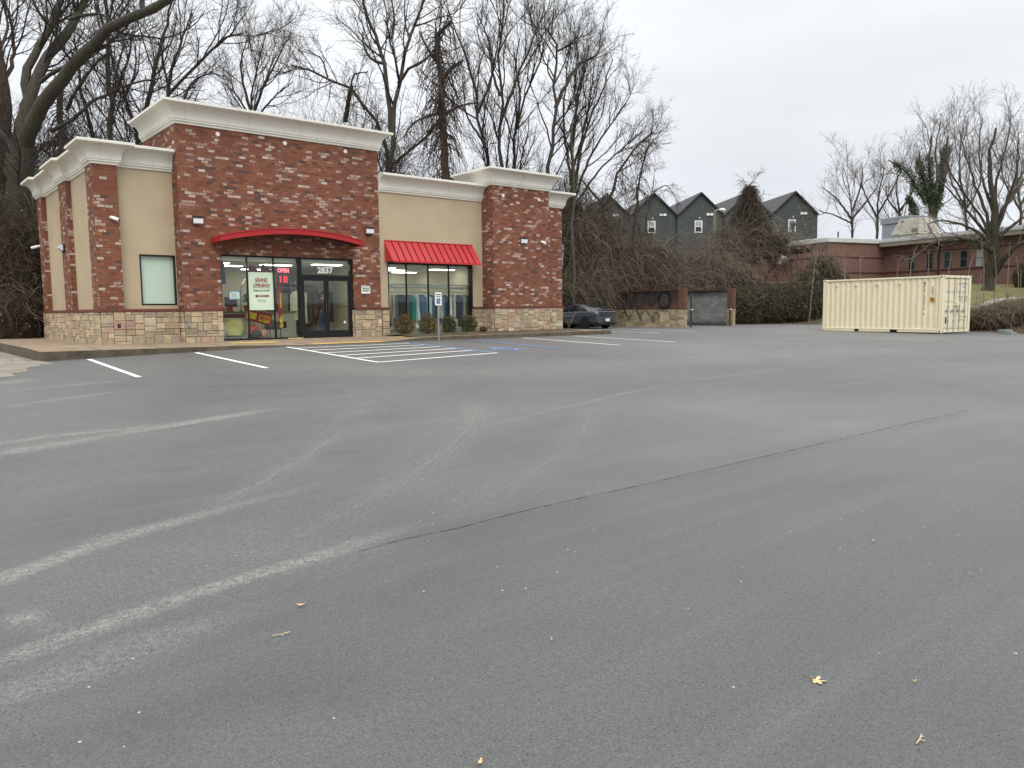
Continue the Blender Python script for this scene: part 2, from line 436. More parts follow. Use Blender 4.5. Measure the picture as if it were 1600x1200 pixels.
def axis(*spans):
    r = []
    for a, b, s in spans: r += list(np.arange(a, b - 1e-6, s))
    return np.array(r + [spans[-1][1]])
def np_grid(name, xs, ys, zf, mats, attrs=None, keep=None):
    X, Y = np.meshgrid(xs, ys); P = np.stack([X.ravel(), Y.ravel()], -1)
    Z = zf(P[:, 0], P[:, 1]); nx, ny = len(xs), len(ys)
    i = np.arange(nx - 1)[None, :] + np.arange(ny - 1)[:, None] * nx; i = i.ravel()
    F = np.stack([i, i + 1, i + nx + 1, i + nx], -1)
    if keep is not None:
        c = P[F].mean(1); F = F[keep(c[:, 0], c[:, 1])]
    me = bpy.data.meshes.new(name); me.vertices.add(len(P)); me.vertices.foreach_set('co', np.column_stack([P, Z]).astype(np.float32).ravel())
    me.loops.add(F.size); me.loops.foreach_set('vertex_index', F.astype(np.int32).ravel())
    me.polygons.add(len(F)); me.polygons.foreach_set('loop_start', np.arange(0, F.size, 4, dtype=np.int32)); me.polygons.foreach_set('use_smooth', np.ones(len(F), bool))
    for k, val in (attrs(P) if attrs else {}).items():
        a = me.attributes.new(k, 'FLOAT', 'POINT'); a.data.foreach_set('value', val.astype(np.float32))
    me.update(calc_edges=True); me.validate()
    return link(name, me, mats)

# ------------------------------------------------------------------ terrain sheet out to the horizon
def soil_mat():
    N = NT('leaf_strewn_soil'); v = N.coord()
    n1 = N.noise(v, .35, 5); n2 = N.noise(v, 7, 6, .7); n3 = N.noise(v, 30, 4, .7)
    c = N.ramp(n2, [(.25, (.035, .026, .017)), (.5, (.085, .062, .040)), (.62, (.13, .10, .065)), (.8, (.20, .16, .11))])
    c = N.mix(N.maprange(n1, .5, .65, 0, .6), c, (.045, .055, .02))
    N.col(N.mix(1., c, N.maprange(n3, .3, .7, .6, 1.4), 'MULTIPLY')); N.rough(.95); N.bump(n2, .8, .05); return N.m
SOIL = soil_mat()
def grass_mat():
    N = NT('winter_lawn'); v = N.coord()
    n1 = N.noise(v, .5, 5); n2 = N.noise(v, 9, 5, .7); n3 = N.noise(v, 60, 3)
    c = N.mix(N.maprange(n1, .35, .65), (.10, .115, .030), (.145, .125, .055))
    c = N.mix(N.maprange(n2, .5, .75, 0, .7), c, (.20, .165, .095))
    N.col(N.mix(1., c, N.maprange(n3, .3, .7, .7, 1.3), 'MULTIPLY')); N.rough(.95); N.bump(n3, .6, .03); return N.m
GRASS = grass_mat()
tx = axis((-1500, -300, 200), (-300, -70, 20), (-70, -30, 4), (-30, 62, .6), (62, 90, 4), (90, 300, 20), (300, 1500, 200))
ty = axis((-1500, -300, 200), (-300, -60, 20), (-60, -20, 4), (-20, 40, .6), (40, 80, 4), (80, 300, 20), (300, 1500, 200))
tag(np_grid('terrain', tx, ty, terrain_np, SOIL), 'brown leaf-strewn ground and wooded bank behind the parking lot', 'ground', kind='structure')

# ------------------------------------------------------------------ asphalt lot
def asphalt_mat():
    N = NT('sealed_asphalt'); v = N.coord()
    at_ = N.n('ShaderNodeAttribute', attribute_name='dust').outputs['Fac']; dk = N.n('ShaderNodeAttribute', attribute_name='dark').outputs['Fac']
    big = N.noise(v, .10, 4, .55); mid = N.noise(v, .7, 5, .6); fine = N.noise(v, 95, 3, .75); gr = N.noise(v, 30, 4, .7); crumb = N.noise(v, 11, 5, .75)
    drag = N.noise(N.scale(v, (.10, 1.6, 1)), 1.6, 5, .65)
    c = N.mix(N.maprange(mid, .3, .7), (.052, .055, .058), (.071, .073, .075))
    c = N.mix(N.maprange(big, .38, .66), c, (.100, .099, .095))
    c = N.mix(N.maprange(drag, .50, .74, 0, .16), c, (.155, .149, .138))
    c = N.mix(N.math('MULTIPLY', dk, N.maprange(N.math('ADD', crumb, N.math('MULTIPLY', fine, .4)), .5, .85, .05, 1.)), c, (.030, .031, .033))
    lanes = N.noise(N.scale(v, (14, 14, 1)), 1., 3, .6); br = N.maprange(N.math('ADD', N.math('MULTIPLY', fine, .55), N.math('ADD', N.math('MULTIPLY', crumb, .45), N.math('MULTIPLY', gr, .45))), .62, .86, 0, 1)
    c = N.mix(N.math('MULTIPLY', at_, br), c, (.42, .395, .345))
    c = N.mix(1., c, N.maprange(fine, .25, .75, .34, 1.75), 'MULTIPLY')
    c = N.mix(1., c, N.maprange(gr, .3, .7, .80, 1.2), 'MULTIPLY')
    vo = N.n('ShaderNodeTexVoronoi', feature='F1'); vo.inputs['Scale'].default_value = 9; N.l(v, vo.inputs['Vector'])
    spk = N.math('MULTIPLY', N.math('LESS_THAN', vo.outputs['Distance'], .060), N.math('GREATER_THAN', N.n('ShaderNodeSeparateColor').outputs[0] if False else vo.outputs['Distance'], -1.))
    sc2 = N.n('ShaderNodeSeparateColor'); N.l(vo.outputs['Color'], sc2.inputs[0])
    spk = N.math('MULTIPLY', spk, N.math('GREATER_THAN', sc2.outputs[0], .72))
    vo3 = N.n('ShaderNodeTexVoronoi', feature='F1'); vo3.inputs['Scale'].default_value = 48; N.l(v, vo3.inputs['Vector']); sc3 = N.n('ShaderNodeSeparateColor'); N.l(vo3.outputs['Color'], sc3.inputs[0])
    spk = N.math('MAXIMUM', spk, N.math('MULTIPLY', N.math('LESS_THAN', vo3.outputs['Distance'], .11), N.math('MULTIPLY', N.math('GREATER_THAN', sc3.outputs[0], .90), .6)))
    pit = N.math('MULTIPLY', N.math('LESS_THAN', vo3.outputs['Distance'], .24), N.math('GREATER_THAN', sc3.outputs[1], .70)); c = N.mix(N.math('MULTIPLY', pit, .7), c, (.018, .018, .019))
    c = N.mix(N.math('MULTIPLY', spk, .75), c, (.46, .43, .37))
    N.col(c); N.rough(N.maprange(mid, .3, .7, .54, .72)); N.b.inputs['Specular IOR Level'].default_value = .62
    N.bump(N.math('ADD', fine, N.math('MULTIPLY', gr, .6)), .55, .006)
    return N.m
ASPHALT = asphalt_mat()
STROKES = [  # photo polyline, half width in metres, strength, kind
    ([(-60, 1058), (0, 1035), (100, 997), (200, 962), (300, 928), (400, 897), (500, 868), (580, 842), (660, 815)], 0.095, 0.72, 'dust'),
    ([(-40, 1100), (130, 1045), (240, 1005), (330, 972), (440, 935)], 0.158, 0.29, 'dust'),
    ([(-60, 928), (0, 905), (100, 868), (200, 836), (300, 808), (400, 782), (480, 762), (560, 735)], 0.113, 0.58, 'dust'),
    ([(0, 940), (150, 884), (300, 832), (420, 800)], 0.125, 0.17, 'dust'),
    ([(-40, 716), (80, 695), (170, 680), (250, 668), (350, 651), (480, 630)], 0.180, 0.68, 'dust'),
    ([(-40, 698), (90, 680), (200, 670), (300, 655)], 0.135, 0.58, 'dust'),
    ([(0, 672), (140, 656), (300, 640)], 0.125, 0.17, 'dust'),
    ([(572, 596), (576, 618), (562, 645), (530, 676), (480, 712), (400, 758), (300, 806), (180, 856)], 0.196, 0.34, 'tread'),
    ([(548, 600), (552, 620), (538, 645), (506, 676), (452, 715)], 0.172, 0.21, 'tread'),
    ([(742, 622), (744, 645), (730, 672), (696, 705), (640, 742), (560, 790), (470, 836), (340, 890)], 0.253, 0.32, 'tread'),
    ([(700, 630), (690, 660), (660, 692), (600, 732), (520, 775)], 0.184, 0.19, 'tread'),
    ([(928, 632), (912, 672), (876, 708), (806, 752), (700, 802), (600, 850)], 0.253, 0.21, 'tread'),
    ([(560, 616), (590, 632), (620, 655)], 0.062, 0.17, 'dust'),
    ([(0, 612), (130, 600), (250, 590)], 0.135, 0.36, 'dust'), ([(0, 636), (120, 620), (230, 606)], 0.113, 0.36, 'dust'),
    ([(130, 594), (280, 585), (430, 574)], 0.125, 0.17, 'dust'), ([(300, 604), (380, 596), (470, 600), (560, 606)], 0.125, 0.15, 'dust'),
    ([(0, 975), (50, 962), (90, 952)], 0.113, 0.41, 'dust'), ([(60, 985), (110, 974)], 0.079, 0.29, 'dust'),
    ([(0, 600), (60, 590)], 0.281, 0.43, 'dust'),
    ([(640, 692), (760, 664), (900, 632), (1040, 600), (1150, 585), (1330, 566)], 0.040, 0.41, 'dust'),
    ([(1000, 724), (1130, 700), (1290, 672), (1420, 640)], 0.375, 0.11, 'dust'),
    ([(1160, 522), (1130, 530), (1170, 540), (1330, 541), (1480, 536)], 0.180, 0.40, 'dark'),
    ([(1100, 560), (1230, 552), (1340, 545)], 0.120, 0.36, 'dark'),
    ([(1380, 585), (1440, 594), (1530, 612), (1610, 635)], 0.140, 0.48, 'dark'), ([(1440, 600), (1520, 612)], 0.100, 0.32, 'dark'),
    ([(640, 848), (800, 810), (989, 766), (1153, 728), (1304, 692), (1500, 648)], 0.130, 0.34, 'dark'),
    ([(180, 880), (260, 886), (360, 884), (440, 876)], 0.160, 0.28, 'dark'),
    ([(200, 1140), (300, 1110), (420, 1080), (520, 1085)], 0.200, 0.56, 'dark'), ([(0, 1180), (120, 1160), (240, 1170)], 0.180, 0.48, 'dark'),
    ([(1490, 1130), (1560, 1155), (1600, 1180)], 0.100, 0.32, 'dark'), ([(255, 735), (292, 733)], 0.100, 0.48, 'dark'), ([(515, 708), (550, 706)], 0.120, 0.48, 'dark'),
    ([(1300, 760), (1420, 745)], 0.200, 0.24, 'dark'), ([(1010, 600), (1100, 596)], 0.120, 0.28, 'dark'),
    ([(-60, 1000), (200, 915), (420, 840), (600, 780)], 0.900, 0.16, 'dust'), ([(-60, 700), (200, 670), (500, 625), (760, 590)], 1.000, 0.16, 'dust'), ([(560, 600), (520, 700), (300, 830)], 0.800, 0.14, 'dust'), ([(740, 630), (640, 760), (420, 880)], 0.800, 0.12, 'dust'),
    ([(300, 560), (700, 580), (1100, 560), (1500, 545)], 1.200, 0.12, 'dust'),
]
def lot_attrs(P):
    dust = np.zeros(len(P)); dark = np.zeros(len(P))
    for pts, hw, st, kind in STROKES:
        q = [tuple(on_ground(*p)[:2]) for p in pts]
        lo = np.min(q, 0) - 1.5; hi = np.max(q, 0) + 1.5
        m = np.where((P[:, 0] > lo[0]) & (P[:, 0] < hi[0]) & (P[:, 1] > lo[1]) & (P[:, 1] < hi[1]))[0]
        if not len(m): continue
        S = P[m]; d, sg, al = seg_dist(S, q)
        wob = .6 + .8 * vnoise(al, sg * d * 3, .55, st * 10)
        f = np.clip(1.35 - d / (hw * wob), 0, 1) * st
        L_ = sum(math.dist(a, b) for a, b in zip(q[:-1], q[1:]))
        f *= np.clip(al / (.15 * L_ + .01), 0, 1) * np.clip((L_ - al) / (.15 * L_ + .01), 0, 1) if kind == 'tread' else (np.clip((L_ - al) / (.35 * L_ + .01), 0, 1) * np.clip(al / (.08 * L_ + .01), 0, 1) if kind == 'dust' else 1)
        f *= .25 + .9 * vnoise(al, al * 0, 1.4, hw * 31)
        if kind == 'tread': f *= .55 + .45 * np.sign(np.sin(d * 2 * math.pi / .075))
        if kind == 'dark': dark[m] = np.maximum(dark[m], f)
        else: dust[m] = np.maximum(dust[m], f)
    return dict(dust=np.clip(dust * .66, 0, 1), dark=np.clip(dark, 0, 1))
lx = axis((-60, -17, 1.), (-17, -13, .2), (-13, 3, .05), (3, 12, .15), (12, 62, .4))
ly = axis((-60, -30, 1.), (-30, -25, .3), (-25, -10, .05), (-10, -2, .12), (-2, 26, .4))
tag(np_grid('parking_lot', lx, ly, lot_np, ASPHALT, lot_attrs), 'freshly sealed dark asphalt parking lot with dusty tyre tracks', 'parking lot', kind='structure')

# a strip of gritty older paving left of the shop
def grit_mat():
    N = NT('sandy_grit'); v = N.coord(); n1 = N.noise(v, 1.2, 5); n2 = N.noise(v, 40, 4, .75); dr = N.noise(N.scale(v, (.4, 2.5, 1)), 2, 4)
    c = N.mix(N.maprange(n1, .3, .7), (.17, .155, .13), (.27, .235, .18)); c = N.mix(N.maprange(dr, .5, .7, 0, .6), c, (.12, .115, .105))
    N.col(N.mix(1., c, N.maprange(n2, .3, .7, .6, 1.4), 'MULTIPLY')); N.rough(.95); N.bump(n2, .5, .01); return N.m
GRIT = grit_mat()
edge = [on_ground(p[0], p[1]) for p in ((79, 568), (50, 574), (20, 586), (-20, 600), (-120, 625))]
inner = [(-4.52, -2.35), (-4.52, 4), (-4.52, 12), (-9, 17), (-16, 20)]
grit = MB()
def grit_pt(a, b):
    k = a * 4; i = min(3, int(k)); f = k - i
    p = Vector((edge[i].x * (1 - f) + edge[i + 1].x * f, edge[i].y * (1 - f) + edge[i + 1].y * f, 0)); q = Vector((inner[i][0] * (1 - f) + inner[i + 1][0] * f, inner[i][1] * (1 - f) + inner[i + 1][1] * f, 0))
    p = p.lerp(q, b); p += Vector((math.sin(a * 37) * .12, math.cos(a * 53) * .12, 0)) * (1 - b)
    return (p.x, p.y, gz(p.x, p.y) + .006)
grit.grid(grit_pt, 40, 12)
tag(grit.build('gravel_strip', GRIT, fixn=True), 'sandy gritty strip of old paving left of the shop', 'strip', kind='structure')

# ------------------------------------------------------------------ seams between the asphalt lanes
TAR = plain('black_tar_seam', (.062, .063, .063), .85, 0, .35, 20)
def ribbon(mb, pts, wd, lift, jit=.3, step=.12, seed=1):
    rnd = random.Random(seed); q = [Vector(p) for p in pts]; res = []
    for a, b in zip(q[:-1], q[1:]):
        n = max(1, int((b - a).length / step)); res += [a.lerp(b, i / n) for i in range(n)]
    res.append(q[-1]); vs = []
    for i, p in enumerate(res):
        t = res[min(i + 1, len(res) - 1)] - res[max(0, i - 1)]; s = Vector((-t.y, t.x, 0)).normalized()
        for k in (1, -1):
            o = p + s * (k * wd / 2 * (1 + rnd.uniform(-jit, jit))); vs.append((o.x, o.y, gz(o.x, o.y) + lift))
    mb.add(vs, [(2 * i, 2 * i + 1, 2 * i + 3, 2 * i + 2) for i in range(len(res) - 1)]); return mb
sm = MB()
ribbon(sm, [on_ground(*p) for p in ((560, 862), (630, 843), (720, 824), (800, 803), (890, 782), (989, 761), (1153, 723), (1304, 688), (1512, 641))], .007, .004, 1.25, .05, 3)
tag(sm.build('seam', TAR, fixn=True), 'thin dark seam running diagonally across the asphalt', 'seam', kind='structure')

# ------------------------------------------------------------------ painted markings
def paint_mat(name, c, wear):
    N = NT(name); v = N.coord(); n1 = N.noise(v, 45, 5, .7); n2 = N.noise(v, 3, 3)
    f = N.maprange(N.math('ADD', n1, N.math('MULTIPLY', n2, .4)), .78, .95, 0, wear)
    N.col(N.mix(f, c, (.16, .16, .16))); N.rough(.6); return N.m
WHITE_PAINT = paint_mat('white_road_paint', (.82, .83, .82), .35)
BLUE_ROAD = paint_mat('blue_road_paint', (.15, .29, .58), .8)
YELLOW_PAINT = paint_mat('worn_yellow_paint', (.62, .40, .10), .9)
def stripe(name, label, a, b, mat=WHITE_PAINT, wd=.105, group=None, seed=0):
    m = ribbon(MB(), [(a[0], a[1], 0), (b[0], b[1], 0)], wd, .009, .06, .35, seed)
    return tag(m.build(name, mat, fixn=True), label, 'painted line', group)
gW = 'painted stall lines on the asphalt'
stripe('stall_line', 'thick white stall line nearest the left corner of the kerb', (-3.38, -2.75), (-3.42, -7.8), wd=.115, group=gW)
stripe('stall_line', 'white stall line in front of the stone wall left of the entrance', (-.58, -2.75), (-.54, -7.8), wd=.115, group=gW)
stripe('stall_line', 'pale blue stall line right of the painted wheelchair symbol', (9.33, -2.85), (9.3, -7.8), BLUE_ROAD, .10, gW)
stripe('stall_line', 'white stall line just right of the blue one, before the brick pier', (11.9, -2.85), (12.08, -7.8), group=gW)
stripe('stall_line', 'white stall line by the right end of the kerb', (14.7, -2.85), (15.05, -7.8), group=gW)
stripe('stall_line', 'short white line directly behind the parked grey car', tuple(on_ground(938, 517.6)[:2]), tuple(on_ground(1029, 520.6)[:2]), group=gW)
stripe('stall_line', 'far white line ending in front of the graffiti wall', tuple(on_ground(950, 514.6)[:2]), tuple(on_ground(1087, 517.6)[:2]), group=gW)
# hatched access aisle
hm = MB(); A, B, C_, D = (2.2, -2.75), (2.34, -8.15), (6.5, -7.95), (6.44, -2.75)
ribbon(hm, [(*A, 0), (*B, 0)], .105, .009, .05, .35, 7)
ribbon(hm, [(*B, 0), (*C_, 0)], .105, .0095, .05, .35, 8)
for k in range(1, 6):
    f = k / 6 - .06
    ribbon(hm, [(A[0] + (B[0] - A[0]) * f + .06, A[1] + (B[1] - A[1]) * f, 0), (D[0] + (C_[0] - D[0]) * f - .07, D[1] + (C_[1] - D[1]) * f - .05 * k / 5, 0)], .10, .0092, .05, .35, 9 + k)
tag(hm.build('access_aisle', WHITE_PAINT, fixn=True), 'white hatched no-parking aisle painted in front of the entrance ramp', 'painted marking')
stripe('stall_line', 'blue line along the right side of the white hatched aisle', (6.44, -2.8), (6.5, -7.85), BLUE_ROAD, .10, gW)

def isa_shape(mb, f):
    """wheelchair symbol from strokes; f maps unit square coordinates to a point"""
    def stroke(pts, wd):
        for (a, b) in zip(pts[:-1], pts[1:]):
            a = Vector(a); b = Vector(b); d = b - a; n = Vector((-d.y, d.x)).normalized() * wd / 2; e_ = d.normalized() * wd * .3
            q = [a - n - e_, b - n + e_, b + n + e_, a + n - e_]; mb.add([f(p.x, p.y) for p in q], [(0, 1, 2, 3)])
    c = (.47, .94); mb.add([f(c[0] + .085 * math.cos(t * math.pi / 6), c[1] + .085 * math.sin(t * math.pi / 6)) for t in range(12)], [tuple(range(12))])
    stroke([(.47, .84), (.50, .48)], .13); stroke([(.50, .50), (.78, .47), (.88, .14), (.99, .17)], .10); stroke([(.48, .68), (.74, .66)], .08)
    stroke([(.40 + .31 * math.cos(R(a)), .32 + .31 * math.sin(R(a))) for a in range(120, 350, 18)], .09)
io = Vector((7.72, -6.75, 0))
im = MB(); isa_shape(im, lambda x, y: ((io.x + (x - .5) * 1.10), io.y + (y - .5) * 1.3, gz(io.x + (x - .5) * 1.1, io.y + (y - .5) * 1.3) + .009))
tag(im.build('wheelchair_symbol', BLUE_ROAD, fixn=True), 'blue wheelchair symbol painted on the asphalt beside the aisle', 'painted marking')

# ------------------------------------------------------------------ walkway with kerb and ramp
def conc_mat(name, a, b, stain):
    N = NT(name); v = N.coord(); n1 = N.noise(v, .8, 5); n2 = N.noise(v, 60, 4, .7); n3 = N.noise(v, 3.5, 5, .6)
    c = N.mix(N.maprange(n1, .3, .7), a, b); c = N.mix(N.maprange(n3, .45, .72, 0, .7), c, stain)
    N.col(N.mix(1., c, N.maprange(n2, .3, .7, .82, 1.16), 'MULTIPLY')); N.rough(.9); N.bump(n2, .4, .004); return N.m
CONC = conc_mat('tan_stained_concrete', (.225, .165, .110), (.29, .225, .160), (.15, .095, .058))
KERB = conc_mat('grimy_kerb_face', (.085, .070, .050), (.140, .112, .078), (.036, .030, .023))
WX0, WX1, WY0 = -4.45, 17.4, -2.45
def sst(t): t = max(0., min(1., t)); return t * t * (3 - 2 * t)
def walk_z(x, y):
    kt = itp(x, [-4.5, 0, 2, 9, 17.4], [.585, .555, .56, .62, .625])
    z = .62 + (kt - .62) * max(0, min(1, -y / 2.45))
    wgt = max(0., min(1., (x - .9) / 1.7)) * max(0., min(1., (7.5 - x) / 1.6))
    f = max(0., min(1., (-.75 - y) / 1.7))
    return z + (gz(x, WY0) + .018 - z) * wgt * f
wk = MB()
nx, ny = 88, 12
wxs = [WX0 + (WX1 - WX0) * i / nx for i in range(nx + 1)]
wys = [WY0 + .0 + (2.45 + .75) * j / ny for j in range(ny + 1)]
wk.grid(lambda a, b: (WX0 + (WX1 - WX0) * a, WY0 + 3.2 * b, walk_z(WX0 + (WX1 - WX0) * a, WY0 + 3.2 * b)), nx, ny)
wk.grid(lambda a, b: (WX0 + 2.3 * a, .75 + 12 * b, .62), 4, 10)       # along the left side wall
wk.grid(lambda a, b: (16.2 + (WX1 - 16.2) * a, .75 + 11 * b, .62), 4, 10)
wk.mat(1)
def skirt(pts):
    vs = []
    for x, y in pts:
        vs += [(x, y, walk_z(x, y) if y < .75 else .62), (x, y, gz(x, y) - .05)]
    wk.add(vs, [(2 * i, 2 * i + 2, 2 * i + 3, 2 * i + 1) for i in range(len(pts) - 1)])
skirt([(x, WY0) for x in wxs]); skirt([(WX0, y) for y in wys[::-1]]); skirt([(WX1, y) for y in wys])
skirt([(WX0, 12.75), (WX0, 6), (WX0, .75)]); skirt([(WX1, .75), (WX1, 6), (WX1, 11.75)])
tag(wk.build('walkway', [CONC, KERB], fixn=True), 'raised tan concrete walkway with a grimy kerb and entrance ramp', 'walkway', kind='structure')
# joints and yellow edging
jm = MB()
for x in (-3, -1.4, .3, 3.05, 5.6, 7.6):
    vs = []
    for j in range(13):
        y = WY0 + 2.3 * j / 12
        vs += [(x, y, walk_z(x, y) + .004), (x + .018, y, walk_z(x + .018, y) + .004)]
    jm.add(vs, [(2 * i, 2 * i + 1, 2 * i + 3, 2 * i + 2) for i in range(12)])
tag(jm.build('pavement_joint', plain('dark_joint', (.06, .05, .04), .9), fixn=True), 'dark joints across the concrete walkway', 'joint', kind='structure')
def walk_patch(name, label, x0, x1, y0, y1, mat, skew=0.):
    m = MB(); m.grid(lambda a, b: ((x0 + (x1 - x0) * a + skew * b), y0 + (y1 - y0) * b, walk_z(x0 + (x1 - x0) * a + skew * b, y0 + (y1 - y0) * b) + .007), 14, 3)
    return tag(m.build(name, mat, fixn=True), label, 'painted marking', 'worn yellow paint on the ramp edges')
walk_patch('yellow_edge', 'worn yellow paint patch on the walkway below the poster window', .75, 2.3, -1.35, -.95, YELLOW_PAINT, .5)
walk_patch('yellow_edge', 'worn yellow paint along the foot of the entrance ramp', 3.3, 5.9, -2.42, -2.12, YELLOW_PAINT)
walk_patch('yellow_edge', 'worn yellow paint patch left of the round shrubs', 6.9, 8.1, -1.55, -1.2, YELLOW_PAINT, .3)
# planting bed under the right window
MULCH = SOIL.copy(); MULCH.name = 'bark_mulch'
bm_ = MB(); bm_.grid(lambda a, b: (7.35 + 8.8 * a, -1.95 + 1.98 * b + .0, walk_z(7.35 + 8.8 * a, -1.95 + 2 * b) + .012 + .05 * math.sin(b * math.pi) * (1 + .6 * math.sin(a * 61) * math.sin(b * 17 + a * 23))), 90, 14)
tag(bm_.build('planting_bed', MULCH, smooth=True, fixn=True), 'narrow mulched planting bed between the kerb and the right window', 'planting bed', kind='structure')
# ------------------------------------------------------------------ ashlar stone facing: every stone a chamfered block with its own tone
TONES = [(.45, .36, .23), (.49, .40, .26), (.39, .31, .20), (.43, .32, .22), (.44, .29, .215), (.36, .30, .21), (.52, .44, .31), (.32, .27, .20), (.47, .36, .22), (.41, .34, .24), (.46, .38, .25)]
MORTAR = plain('stone_mortar', (.20, .165, .12), .95, 0, .2, 12)
def stones(faces, name, parent, mat=STONE, tones=TONES, cell=.092, seed=3, depth=.045):
    rnd = random.Random(seed); vs = []; fs = []; tn = []; mi = []
    def put(c, e_u, nrm, u0, u1, z0, z1, out_, tone):
        b = len(vs); g = .006; ch = .012
        j = lambda: rnd.uniform(-.004, .004)
        def P(u, z, d): p = c + e_u * u + nrm * d; vs.append((p.x, p.y, c.z + z))
        for (u, z) in ((u0 + g, z0 + g), (u1 - g, z0 + g), (u1 - g, z1 - g), (u0 + g, z1 - g)): P(u, z, 0)
        for (u, z) in ((u0 + g, z0 + g), (u1 - g, z0 + g), (u1 - g, z1 - g), (u0 + g, z1 - g)): P(u + j(), z + j(), out_ - ch)
        for (u, z) in ((u0 + g + ch, z0 + g + ch), (u1 - g - ch, z0 + g + ch), (u1 - g - ch, z1 - g - ch), (u0 + g + ch, z1 - g - ch)): P(u + j(), z + j(), out_ + rnd.uniform(-.005, .008))
        for a in (0, 4):
            for k in range(4): fs.append((b + a + k, b + a + (k + 1) % 4, b + a + 4 + (k + 1) % 4, b + a + 4 + k))
        fs.append((b + 8, b + 9, b + 10, b + 11))
        for _ in range(9): tn.append(tone); mi.append(0)
    for (p0, p1, z0, z1, nrm) in faces:
        p0 = Vector((*p0, z0)); p1 = Vector((*p1, z0)); nrm = Vector((*nrm, 0)); Ln = (p1 - p0).length; e_u = (p1 - p0) / Ln; H = z1 - z0
        nx = max(1, round(Ln / cell)); nz = max(1, round(H / cell)); cx = Ln / nx; cz = H / nz
        used = [[False] * nx for _ in range(nz)]
        for r in range(nz):
            for q in range(nx):
                if used[r][q]: continue
                hh = rnd.choice((1, 2, 2, 2, 3)) if nz > 2 else 1; ww = rnd.choice((2, 3, 3, 4, 4, 5))
                hh = min(hh, nz - r)
                if nz - r - hh == 0 and False: pass
                k = 0
                while k < ww and q + k < nx and not used[r][q + k]: k += 1
                ww = k
                if q + ww < nx and nx - q - ww == 1 and not used[r][q + ww]: ww += 1
                for a in range(hh):
                    for b in range(ww):
                        if used[r + a][q + b]: hh = min(hh, a)
                for a in range(hh):
                    for b in range(ww): used[r + a][q + b] = True
                t = rnd.choice(tones); f = rnd.uniform(.78, 1.12)
                put(p0, e_u, nrm, q * cx, (q + ww) * cx, r * cz, (r + hh) * cz, depth + rnd.uniform(-.012, .012), (t[0] * f, t[1] * f, t[2] * f, 1))
        b = len(vs)
        for u, z in ((0, 0), (Ln, 0), (Ln, H), (0, H)):
            p = p0 + e_u * u + nrm * (depth * .45); vs.append((p.x, p.y, z0 + z))
        fs.append((b, b + 1, b + 2, b + 3)); tn.append((.2, .165, .12, 1)); mi.append(1)
    me = bpy.data.meshes.new(name); off = root_of(parent).location if parent else Vector((0, 0, 0))
    me.from_pydata([(x - off.x, y - off.y, z - off.z) for x, y, z in vs], [], fs)
    a = me.attributes.new('tone', 'FLOAT_COLOR', 'FACE'); a.data.foreach_set('color', np.array(tn, np.float32).ravel())
    me.polygons.foreach_set('material_index', mi)
    return link(name, me, [mat, MORTAR], parent)

# ------------------------------------------------------------------ the shop
XL, XL2, XT, XP, XS, XE = -2.368, -1.678, 7.243, 12.176, 15.279, 16.385
YL, YS, YB, YR, YP, YE = .36, .58, 9.88, .04, -.716, -.384
ZB, ZC, ZL, ZR, ZT, ZP = .60, 1.70, 6.08, 6.05, 7.523, 6.66
shop = thing('shop_building', 'single-storey brick and tan stucco dry cleaners shop with white cornices and red awnings', 'shop building', (2, 4, .6))
def part(mb, name, mat, **k): return mb.build(name, mat, shop, **k)

m = MB()   # entrance tower
m.box(0, 0, ZC, 1.227, .32, ZT); m.box(6.10, 0, ZC, XT, .32, ZT); m.box(1.227, 0, 3.48, 6.10, .32, ZT)
m.box(0, .32, ZC, .3, 3.6, ZT); m.box(XT - .3, .32, ZC, XT, 3.6, ZT); m.box(.3, 3.3, 5.9, XT - .3, 3.6, ZT)
part(m, 'tower_wall', BRICK)
for a in ((XL, YL, ZC, XL2, 1.25, ZL + .1), (XL, 4.305, ZC, XL + .4, 5.55, ZL + .1), (XL, 8.95, ZC, XL + .4, YB, ZL + .1)): part(MB().box(*a), 'brick_pier', BRICK)
m = MB()
m.box(XP, YP, ZC, XS, 1.6, ZP + .1); part(m, 'brick_pier', BRICK)
m = MB()
m.box(XS + .175, YE, ZC, XE, 9.5, ZR + .1); m.box(1, YB - .3, ZC, XE, YB, ZR)
part(m, 'rear_wall', BRICK)
m = MB()
m.box(XS + .004, YE - .012, ZC, XS + .17, .2, ZR + .1)
part(m, 'stucco_strip', STUCCO)
m = MB()   # stucco panels with the window openings left free
wx0, wx1, wz0, wz1 = -1.115, -.022, 1.817, 3.43
m.box(XL2, YS, ZC, wx0, YS + .25, ZL + .1); m.box(wx1, YS, ZC, -.003, YS + .25, ZL + .1); m.box(wx0, YS, ZC, wx1, YS + .25, wz0); m.box(wx0, YS, wz1, wx1, YS + .25, ZL + .1); part(m, 'stucco_wall', STUCCO); m = MB()
rx0, rx1, rz1 = 7.59, 11.66, 3.43
m.box(XT + .003, YR, ZC, rx0, YR + .3, ZR + .1); m.box(rx1, YR, ZC, XP - .003, YR + .3, ZR + .1); m.box(rx0, YR, rz1, rx1, YR + .3, ZR + .1); part(m, 'stucco_wall', STUCCO)
for a in ((1.25, 4.305), (5.55, 8.95)): part(MB().box(XL + .16, a[0], ZC, XL + .4, a[1], ZL + .1), 'stucco_wall', STUCCO)
m = MB(); m.box(XL + .4, .83, 5.75, XE - .2, YB - .3, 5.85)
part(m, 'roof', plain('grey_roof_membrane', (.25, .25, .24), .9))
